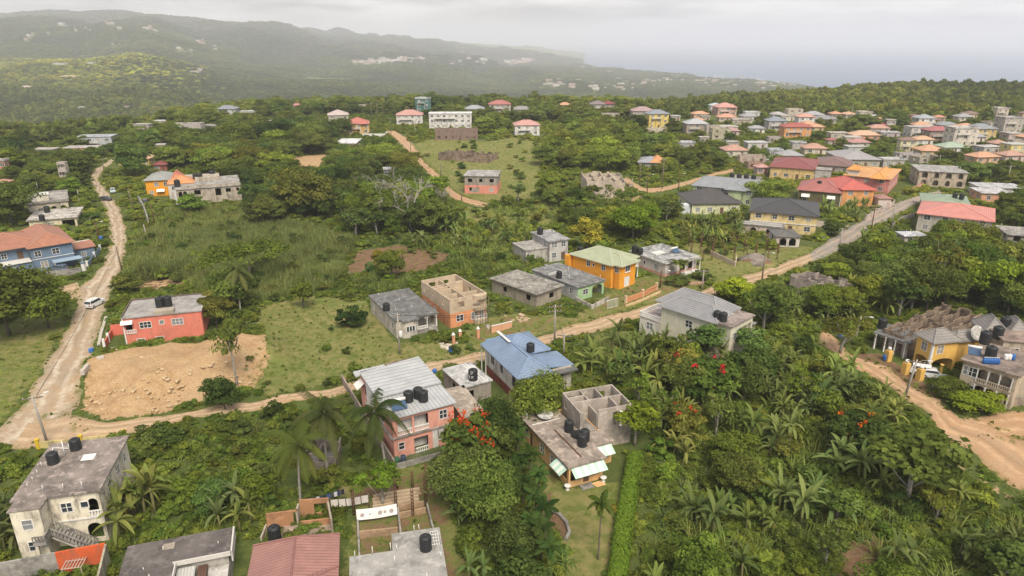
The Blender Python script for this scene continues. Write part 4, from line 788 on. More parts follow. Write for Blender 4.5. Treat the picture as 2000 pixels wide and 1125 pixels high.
# orange house, coral hips and bare concrete house on the rise
s = House('amber_house', 'amber two storey house with grey roof and white awnings beside the bare concrete house', (279, 353), (327, 350), (346, 338), 5.8, gz=-.2); w, d = s.w, s.d
s.walls(-1, 5.8, wallm((.68, .29, .02), .1), {'f': [(.45, 1.3, 3.6, 4.8), (.85, 1.3, 3.6, 4.8), (.2, 1.2, .8, 2)], 'l': [(.5, 1.2, 3.6, 4.8)]}); s.hip(5.8, 1.7, roofm((.28, .29, .28), 'tile', .6), .6); s.awning('f', .6, 2.6, 2.6, .8, 1.0, M_white); s.awning('l', .8, 2.4, 2.6, .8, 1.0, M_white)
s = House('coral_roof_house', 'house with small coral and peach hip roofs between the amber and concrete houses', (326, 360), (380, 356), (384, 340), 5.4, gz=0.0); w, d = s.w, s.d
s.walls(-1, 5.4, wallm((.55, .52, .5), .3), {'f': [(.2, 1.2, 3.4, 4.6), (.6, 1.2, 3.4, 4.6)]}); s.hip(5.4, 2.2, roofm((.55, .26, .12), 'tile', .6), .3, rect=(0, w*.95, 0, d*.5), axis='x'); s.hip(5.4, 2.4, roofm((.50, .17, .11), 'tile', .6), .3, rect=(w*.1, w*.5, d*.4, d), axis='y', name='rear_roof')
s = House('bare_concrete_house', 'large unfinished bare concrete house with flat roof on the grassy rise', (342, 372), (468, 362), (464, 343), 5.4, gz=-.6); w, d = s.w, s.d
cc = wallm((.40, .35, .29), .7)
s.walls(-3, 5.4, cc, {'f': [(.32, 2.0, 3.4, 4.9, 'x'), (.64, 1.8, 2.6, 5.0, 'x'), (.80, 1.6, 3.5, 4.8, 'x'), (.95, .9, 3.7, 4.8, 'x'), (.06, 1.2, 3.0, 4.8, 'a'), (.13, 1.2, 3.0, 4.8, 'a')], 'l': [(.5, 1.4, 3, 4.8, 'a')]}); s.flat(5.4, slab_grey, .3, .3); s.part('roof_kerb', cc, (w*.1, w, .1, .3, 5.7, 6.5)); s.part('rear_upper', cc, (w*.3, w*.7, d*.6, d-.3, 5.71, 7.0)); s.part('inner_wall', cc, (.5, w-.5, d*.45, d*.45+.2, 0, 5.3))
for q, l in (((347, 365), 'big tank at the left corner of the bare concrete roof'), ((383, 352), 'left rear tank on the bare concrete roof'), ((391, 352), 'second rear tank on the bare concrete roof'), ((415, 346), 'small rear tank on the bare concrete roof')): s.tank(*q, 5.7, 'black ' + l, .95, 2.6)
s.part('column', M_trim, (-.4, -.05, -.9, -.6, -4, 5.4)); s.part('column', M_trim, (-.4, -.05, 3, 3.3, -4, 5.4)); wall_run([(272, 395), (283, 415), (291, 440)], 2.2, M_greyc, 'long leaning grey retaining wall below the amber house', th=.4)

# right hand corner: yellow house, arched house, ruin
s = House('yellow_house', 'yellow upper storey house on arches with grey hip roof beside the right dirt road', (1824, 669), (1873, 664), (1842, 648), 5.5, gz=0.0); w, d = s.w, s.d
ye = wallm((.68, .42, .11), .15); s.walls(2.8, 5.5, ye, {'f': [(.32, 1.1, 3.4, 4.8)], 'l': [(.5, 1.1, 3.4, 4.8)]}); s.hip(5.5, 1.6, roofm((.23, .215, .20), 'tile', .5), .5); s.walls(-.3, 2.8, ye, {'f': [(.55, 4.2, -.3, 2.4, 'a')], 'l': [(.55, 3.4, -.3, 2.4, 'a')]}, name='arch_wall', th=.25); s.part('floor_slab', M_trim, (.26, w-.26, .26, d-.26, 2.6, 2.79)); s.part('corner_pilaster', M_white, (-.06, .3, -.06, -.003, -.3, 5.4), (-.06, -.003, -.003, .3, -.3, 5.4)); s.hip(4.9, 1.3, roofm((.23, .215, .20), 'tile', .5), .3, rect=(w+.2, w+6, d*.2, d), name='rear_roof'); s.walls(-.3, 4.9, ye, {}, rect=(w+.3, w+5.8, d*.25, d-.1), name='rear_wall')
for x in (-.05, w*.98): s.col(x, -2.6, -.2, 2.8, .2, ye)
s = House('arched_house', 'stone coloured two storey house with scalloped white arches and flat roof, right edge', (1876, 703), (1985, 732), (2034, 700), 5.7, gz=0.0); w, d = s.w, s.d
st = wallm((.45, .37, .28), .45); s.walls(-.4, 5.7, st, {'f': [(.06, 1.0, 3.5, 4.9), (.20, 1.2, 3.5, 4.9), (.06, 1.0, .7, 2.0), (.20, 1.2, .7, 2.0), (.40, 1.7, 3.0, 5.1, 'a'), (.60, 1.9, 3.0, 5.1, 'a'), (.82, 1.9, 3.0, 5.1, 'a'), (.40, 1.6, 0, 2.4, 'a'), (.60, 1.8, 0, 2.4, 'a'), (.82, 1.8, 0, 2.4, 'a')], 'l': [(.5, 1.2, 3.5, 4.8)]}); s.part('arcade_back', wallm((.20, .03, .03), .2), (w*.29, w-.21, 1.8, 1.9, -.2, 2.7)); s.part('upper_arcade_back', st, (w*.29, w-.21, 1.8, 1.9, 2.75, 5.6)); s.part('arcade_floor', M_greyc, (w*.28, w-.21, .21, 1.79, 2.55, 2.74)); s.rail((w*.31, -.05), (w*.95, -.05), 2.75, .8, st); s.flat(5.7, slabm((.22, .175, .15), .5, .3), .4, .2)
for p in (.30, .50, .71, .93): s.part('white_pillar', M_white, (w*p-.1, w*p+.1, -.09, -.003, -.3, 2.5)); s.part('white_pillar', M_white, (w*p-.09, w*p+.09, -.08, -.003, 2.9, 5.2))
x, y = s.loc(1902, 690, 5.9); solar_heater(s.W(x, y, 5.9), s.root.rotation_euler.z+.4, 'solar heater with blue collector on the arched house roof', 1.9)
for q, l in (((1933, 700), 'open topped tank near the blue bottles on the arched house'), ((1922, 670), 'left tank of the group behind the arched house'), ((1947, 660), 'middle tank of the group behind the arched house'), ((1961, 641), 'furthest tank above the grey roofs at the right edge')): s.tank(*q, 5.95, 'black ' + l, .8, 2.2)
mb = MB(); mb.lathe([(.16, 0), (.16, .36), (.13, .42), (.05, .47), (.05, .52)], 10); btl = mb.mesh('bottle', M_bluep); cap_ = MB(); cap_.lathe([(.055, .52), (.055, .56)], 8); capme = cap_.mesh('bottle_cap', M_white)
for k in range(9):
    x, y = s.loc(1921+k*3.4, 710+k*.15, 5.9); p = s.W(x, y, 5.92); o = empty('water_bottle', p, 0, 'large blue water bottle in the row on the arched house roof', 'bottle', 'blue water bottles in a row', (1.6, 1.6, 1.9)); link('bottle_body', btl, o); link('bottle_cap', capme, o)
for k in range(3):
    x, y = s.loc(1963+k*7, 703, 5.9); mb = MB(); mb.lathe([(.3, 0), (.33, .3), (.33, .8), (.3, .9), (.1, .92), (.1, 1.0)], 12); tag(mb.build('plastic_drum', M_white if k < 2 else M_bluep, None, s.W(x, y, 5.92)), ('pale drum beside the blue bottles on the arched roof', 'pale drum beside the blue bottles on the arched roof', 'blue drum at the right end of the arched roof')[k], 'drum', 'pale drums' if k < 2 else None)
s2 = House('rooftop_house', 'beige flat roofed block behind the arched house at the right edge', (1948, 672), (2012, 662), (2030, 645), 6.4, gz=0.0); s2.walls(-.4, 6.4, wallm((.45, .37, .29), .4), {'f': [(.75, 1.2, 4, 5.4, 'x'), (.3, 1.2, 4, 5.2)]}); s2.flat(6.4, slabm((.25, .19, .16), .5, .3), .3, .2)
s2 = House('grey_hip_house', 'grey hip roofed building behind the yellow house at the right edge', (1912, 655), (1990, 650), (2000, 630), 5.8, gz=0.0); s2.walls(-.4, 5.8, wallm((.4, .34, .28), .4), {}); s2.hip(5.8, 2.2, roofm((.22, .205, .195), 'tile', .5), .4, rect=(0, s2.w*.5, 0, s2.d), axis='y'); s2.hip(5.8, 2.2, roofm((.22, .205, .195), 'tile', .5), .4, rect=(s2.w*.52, s2.w, 0, s2.d), axis='y', name='second_roof')
x, y = s2.loc(1906, 652, 6); dish(s2.W(x, y, 3.5), 1.3, 'round rusty tan dish on the roof behind the yellow house', (1.1, 0, .2), 2.6)
def ruin(name, label, A, B, C, h, m, nx, ny, jag=.8, gz=0.0, posts=0):
    s = House(name, label, A, B, C, h, gz=gz, cat='ruin'); w, d = s.w, s.d; r = random.Random(len(label)*7+int(A[0]))
    def jagged(sg, ln, nm='wall_panel', th=.2):
        x = 0; k = 0
        while x < ln-.01:
            X = min(ln, x+r.uniform(.9, 2.2)); mb = MB(); z1 = h-r.random()**1.5*jag
            if r.random() < .2 and X-x > .9: mb.sbox(sg, x, X, -th, 0, -.6, 1.0); mb.sbox(sg, x, X, -th, 0, min(2.1, z1-.3), z1)
            else: mb.sbox(sg, x, X, -th, 0, -.6, z1)
            mb.build(nm, m, s.root); x = X; k += 1
    for sd_ in 'frbl': jagged(*s.seg(sd_))
    for k in range(1, nx): jagged(((w*k/nx, .25), (0, 1), (1, 0)), d-.5, 'inner_wall')
    for k in range(1, ny): jagged(((.25, d*k/ny), (1, 0), (0, -1)), w-.5, 'inner_wall')
    s.part('floor_slab', M_greyc, (.21, w-.21, .21, d-.21, -.4, .1))
    for k in range(posts): x, y = r.uniform(0, w), r.choice([.1, d-.1, d/2]); s.rods([(x, y)], h-.6, 1.6, M_rust)
    return s
RU = slabm((.24, .18, .135), .85, .25)
s = ruin('blackened_ruin', 'long roofless ruin of blackened tan walls beside the right dirt road', (1714, 640), (1804, 662), (1932, 612), 4.0, RU, 4, 2, 1.0, posts=6)
s = House('grey_porch', 'small mauve grey porch building with columns in front of the blackened ruin', (1711, 651), (1776, 672), (1800, 655), 2.9, gz=0.0, cat='building'); w, d = s.w, s.d; s.walls(-.3, 2.9, wallm((.36, .31, .29), .5), {'f': [(.25, 2.2, .1, 2.5, 'o'), (.7, 1.6, .1, 2.4, 'o')], 'l': [(.5, 1.6, .1, 2.5, 'o')]}); s.flat(2.9, slab_dark, .3, .2)
for k in range(4): s.col(w*(.06+.29*k), -.2, -.1, 2.9, .13)
s.tank(1722, 641, 3.1, 'black tank on the mauve grey porch by the blackened ruin', .75, 2.0)
wall_run([(1824, 757), (1875, 797), (1916, 801), (2010, 790)], 1.4, wallm((.30, .23, .18), .6), 'curved garden wall with stone piers around the arched house', cap=M_greyc, piers=5, pm=wallm((.45, .38, .3), .4))
for q, l in (((1733, 705), 'yellow gate pillar topped with a white ball near the blackened ruin'), ((1767, 730), 'yellow gate pillar left of the parked white car'), ((1795, 742), 'yellow gate pillar right of the parked white car')):
    e = empty('gate_pillar', G(*q), .3, l, 'pillar'); mb = MB(); mb.box(-.45, .45, -.45, .45, -.4, 2.0); mb.build('pillar_shaft', ye, e); mb = MB(); mb.lathe([(.1, 2.0), (.3, 2.15), (.35, 2.35), (.25, 2.55), (.05, 2.65)], 12); mb.build('ball', M_white, e)
ruin('frame_ruin', 'roofless pale grey frame of walls sunk in the trees below the road', (1554, 536), (1650, 568), (1669, 551), 3.8, slabm((.33, .28, .25), .5, .3), 4, 2, 1.4, posts=4)
# ------------------------------------------------------------------ middle distance houses
def mid(label, A, B, C, h, wall, roof, rc, st=2, dirt=.3, name='house', rise=None, axis=None, inset=None, gz=None, win='w', tanks=(), arch=False, cat='house'):
    s = House(name, label, A, B, C, h, gz=gz, cat=cat, pad=1.8); w, d = s.w, s.d; ops = {}; fh = h/st; rc = dull(rc, .85); dirt = min(.9, dirt*1.2)
    for side, ln in (('f', w), ('l', d), ('r', d)):
        n = max(2, int(ln/3.8)); oo = []
        for k in range(st):
            for i in range(n):
                zb = fh*k+1.0; kind = 'a' if (arch and side == 'f') else win
                oo.append(((i+.5)/n, (1.5 if (i+k) % 2 else 1.15)*(1.3 if kind == 'a' else 1), zb if kind != 'a' else fh*k+.5, zb+1.25 if kind != 'a' else fh*k+2.5, kind))
        if side == 'f' and not arch: oo[n//2] = ((n//2+.5)/n, 1.1, .1, 2.2, 'd' if win == 'w' else 'x')
        ops[side] = oo
    s.walls(-1.5, h, wallm(wall, dirt), ops)
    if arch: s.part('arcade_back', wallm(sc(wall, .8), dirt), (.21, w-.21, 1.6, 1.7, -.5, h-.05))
    if roof == 'hip': s.hip(h, rise or min(w, d)*.24, roofm(rc, 'tile', .5), .6, axis=axis, inset=inset, capm=plain('cap%.2f%.2f' % rc[:2], sc(rc, 1.15), .6))
    elif roof == 'flat': s.flat(h, slabm(rc, .5, .5), .4, .25); s.rods([(random.uniform(.3, w-.3), random.uniform(.3, d-.3)) for _ in range(4)], h+.25, .9)
    for i, (fx, fy, l) in enumerate(tanks): water_tank(s.W(w*fx, d*fy, h+(.25 if roof == 'flat' else .75)), l, .75, 1.9)
    return s
s = mid('cream house with wide charcoal hip roof in front of the pale green twin roofed house', (1345, 400), (1432, 394), (1421, 375), 3.6, (.58, .58, .38), 'hip', (.075, .07, .07), 1, tanks=((.8, .35, 'black tank sunk into the charcoal roof corner'),), axis='x')
s.part('side_wall', wallm((.55, .58, .62), .2), (-5, -.3, .5, 3.5, -.5, 3.0))
s = mid('long pale green two storey house with pale grey hip roofs and roof deck tanks', (1358, 361), (1478, 373), (1488, 354), 5.6, (.46, .54, .33), 'hip', (.25, .265, .29), 2, rise=1.8, inset=4)
s.hip(5.65, 1.8, roofm((.25, .265, .29), 'tile', .5), .5, rect=(s.w*.55, s.w*.85, -2.2, s.d*.5), axis='y', name='porch_roof'); s.part('porch_wall', wallm((.46, .54, .33), .2), (s.w*.60, s.w*.80, -2, -.01, 2.6, 5.6)); s.part('roof_deck', slab_mid, (s.w*.45, s.w*.95, s.d*.6, s.d*1.2, 5.9, 6.4))
for k, l in enumerate(('first from the left of four black tanks on the pale green house deck', 'second from the left of four black tanks on the pale green house deck', 'third from the left of four black tanks on the pale green house deck', 'rightmost of four black tanks on the pale green house deck')): water_tank(s.W(s.w*(.5+.12*k), s.d*.75, 6.4), l, .8, 2.0)
for k in range(2): s.col(s.w*(.62+.16*k), -1.9, -.3, 2.6, .16)
s = mid('large butter yellow two storey house with black hip roof and arched windows', (1462, 412), (1592, 421), (1600, 396), 5.6, (.62, .49, .24), 'hip', (.06, .06, .065), 2, axis='x', rise=2.6)
s.part('floor_band', M_trim, (-.1, s.w+.1, -.15, -.003, 2.7, 2.95)); s.part('terrace', slab_mid, (-2, s.w*.55, -4.5, -.3, 2.3, 2.7)); s.walls(-1, 2.3, wallm((.5, .42, .36), .5), {'f': [(.3, 1.6, .2, 1.9, 'a'), (.7, 1.6, .2, 1.9, 'a')]}, rect=(-1.8, s.w*.5, -4.3, -.4), name='porch_wall'); s.rail((-1.8, -4.3), (s.w*.5, -4.3), 2.7, .8)
s = House('grey_porch', 'small white arched porch with round dark roof beside the butter yellow house', (1508, 464), (1548, 459), (1556, 446), 2.8, gz=0.0, cat='building'); s.walls(-.5, 2.8, wallm((.55, .5, .48), .3), {'f': [(.3, 1.8, .2, 2.3, 'a'), (.7, 1.8, .2, 2.3, 'a')], 'l': [(.5, 1.8, .2, 2.3, 'a')]}); s.hip(2.8, .8, roofm((.13, .125, .12), 'tile', .5), .4)
s = mid('olive walled house with dusty red hip roof and white awnings', (1557, 370), (1640, 376), (1650, 360), 4.6, (.12, .11, .05), 'hip', (.36, .115, .10), 1, axis='x', tanks=((.45, .3, 'black tank on the dusty red roof of the olive house'),)); [s.awning('f', p, 2.6, 3.4, .9, 1.1, M_white) for p in (.18, .78)]; s.part('white_end', M_white, (s.w+.01, s.w+.2, 0, s.d*.9, 0, 4.5))
s = mid('apricot two storey house with bright red hip roof', (1640, 372), (1692, 368), (1672, 349), 5.6, (.66, .31, .12), 'hip', (.50, .10, .075), 2, axis='y', rise=2.2); s.part('gate_hut', wallm((.6, .5, .45), .2), (s.w+1, s.w+5, -2, 3, 0, 3.2)); s.hip(3.2, .9, roofm((.33, .18, .15), 'tile', .5), .4, rect=(s.w+1, s.w+5, -2, 3), name='hut_roof')
s = mid('rose pink two storey house with orange hip roofs', (1656, 341), (1742, 351), (1752, 331), 5.4, (.58, .22, .20), 'hip', (.58, .29, .09), 2, axis='x', rise=1.6); s.hip(5.42, 2.0, roofm((.58, .29, .09), 'tile', .5), .4, rect=(s.w*.6, s.w*.9, -1.5, s.d*.7), axis='y', name='front_roof'); s.hip(7.4, 1.6, roofm((.58, .29, .09), 'tile', .5), .4, rect=(.5, 4.5, .5, 4.5), name='tower_roof'); s.part('tower', M_trim, (.7, 4.3, .7, 4.3, 5.5, 7.4))
s = mid('long cream house with maroon hip roof beside the olive house', (1502, 325), (1588, 330), (1600, 312), 4.6, (.62, .44, .2), 'hip', (.25, .065, .06), 1, rise=2.4, axis='x'); s.part('grey_annex', wallm((.42, .4, .38), .4), (s.w+.1, s.w+6, .5, 6, -.3, 4.4)); s.part('annex_slab', slab_grey, (s.w, s.w+6.2, .3, 6.2, 4.41, 4.65))
s = mid('house with broad silver grey hip roof on the town slope', (1640, 312), (1706, 310), (1690, 296), 3.6, (.4, .36, .3), 'hip', (.31, .30, .31), 1, rise=2.4)
s = mid('grey house with pair of brown tiled roofs in front of the silver roof', (1594, 321), (1660, 325), (1664, 311), 3.2, (.36, .33, .31), 'hip', (.20, .115, .10), 1, rise=1.8)
s = mid('unfinished tan two storey house with rows of arches and flat roof', (1790, 335), (1880, 337), (1875, 325), 5.6, (.43, .36, .28), 'flat', (.30, .29, .28), 2, dirt=.6, arch=True, win='x')
s = mid('long pale grey two storey house with salmon hip roof beside the paved road', (1788, 416), (1932, 430), (1946, 408), 5.4, (.46, .43, .38), 'hip', (.55, .20, .16), 2, axis='x', rise=2.2, dirt=.25); s.part('lower_porch', M_greyc, (s.w*.1, s.w*.95, -3.5, -.01, -.5, .2)); s.part('porch_slab', slab_grey, (s.w*.4, s.w, -4, -.003, 2.4, 2.6)); [s.col(s.w*(.42+.14*k), -3.8, -.3, 2.4, .12) for k in range(5)]
s = mid('low house with pale green sheet roof behind the salmon roofed house', (1797, 398), (1886, 403), (1892, 384), 3.2, (.42, .44, .36), 'hip', (.24, .31, .22), 1, rise=1.5, tanks=((.7, .5, 'left black tank on the pale green sheet roof'), (.85, .5, 'right black tank on the pale green sheet roof')))
s = mid('small peach bungalow with pale slab roof at the right end of the paved road', (1913, 379), (1966, 378), (1958, 368), 3.0, (.60, .32, .2), 'flat', (.42, .41, .42), 1)
s = mid('white flat roofed bungalow behind the peach bungalow', (1905, 368), (1980, 366), (1985, 358), 3.0, (.55, .54, .55), 'flat', (.40, .40, .42), 1)
s = mid('derelict grey two storey house at the right edge below the salmon roof', (1955, 462), (2015, 458), (2030, 444), 5.0, (.36, .33, .29), 'flat', (.28, .26, .24), 2, dirt=.8, win='x')
s = mid('low shed with pale sheet roof in front of the salmon roofed house', (1764, 464), (1798, 460), (1796, 452), 2.6, (.4, .36, .32), 'flat', (.42, .44, .47), 1)
s = mid('small abandoned grey house with upper box room above the orange house', (1072, 474), (1104, 467), (1076, 449), 5.2, (.46, .45, .44), 'flat', (.28, .28, .28), 2, dirt=.7, tanks=((.15, .7, 'black tank on the small abandoned grey house'),)); s.flat(3.4, slab_grey, .2, .2, rect=(-6, -.2, 1, s.d-1), name='low_roof'); s.walls(-.5, 3.4, wallm((.42, .4, .37), .7), {}, rect=(-6, -.01, 1, s.d-1), name='low_wall')
s = mid('two storey ruin with blackened upper floor and pink ground floor', (913, 343), (975, 346), (972, 335), 6.2, (.30, .27, .24), 'flat', (.32, .31, .30), 2, dirt=.9, win='x'); s.walls(-1, 3.0, wallm((.62, .25, .19), .2), {'f': [(.3, 3.6, .4, 2.2, 'x'), (.82, 1.4, .9, 2.1)]}, rect=(-.06, s.w+.06, -.06, s.d+.06), name='lower_wall')
s = ruin('overgrown_ruin', 'long overgrown grey ruin in the grass below the white apartment block', (868, 297), (958, 306), (962, 297), 3.4, RU, 5, 2, 1.6, gz=None)
s = ruin('beige_ruin', 'roofless beige two storey shell with jagged top and dark openings beside the dirt junction', (1140, 353), (1214, 350), (1212, 333), 6.4, slabm((.46, .39, .32), .3, .2), 4, 2, 1.0, gz=None, posts=5)
s = mid('small house with half blue grey and half orange roof in the trees', (1250, 316), (1287, 318), (1286, 309), 3.0, (.36, .34, .31), 'hip', (.30, .31, .35), 1, rise=1.2); s.hip(3.05, 1.6, roofm((.58, .28, .12), 'tile', .5), .3, rect=(s.w*.6, s.w+1, -.3, s.d), axis='y', name='orange_roof')
s = mid('long pale shed with one sloping white sheet roof beside the red earth bank', (652, 281), (692, 280), (708, 271), 2.8, (.45, .38, .3), 'flat', (.60, .61, .63), 1, name='shed', cat='shed')
s = mid('tiny blue grey hut with tin roof on the wooded slope', (749, 332), (762, 331), (764, 327), 3.2, (.34, .36, .42), 'flat', (.42, .41, .42), 1, name='hut', cat='hut', win='x')
wall_run([(1384, 496), (1436, 521), (1438, 508)], 1.2, wallm((.52, .42, .32), .3), 'low cream foundation wall in the weedy plot of rusty rods')
for k in range(26):
    px = 1330+((k*53) % 240)*.8; py = 470+(k*37 % 40)+((px-1330)*.06); p = G(px, py); mb = MB()
    for dx in (-.12, .12): mb.tube([(dx, 0, -.2), (dx*1.1, .03, 3.4+(k % 4)*.4)], .06, 4)
    for z in (.6, 1.4, 2.2, 3.0): mb.box(-.15, .15, -.03, .03, z, z+.05)
    tag(mb.build('rebar_post', M_rust, None, p), 'thin dark rusty rod post standing in the weedy plot by the road', 'post', 'rusty rods in the weedy plot')

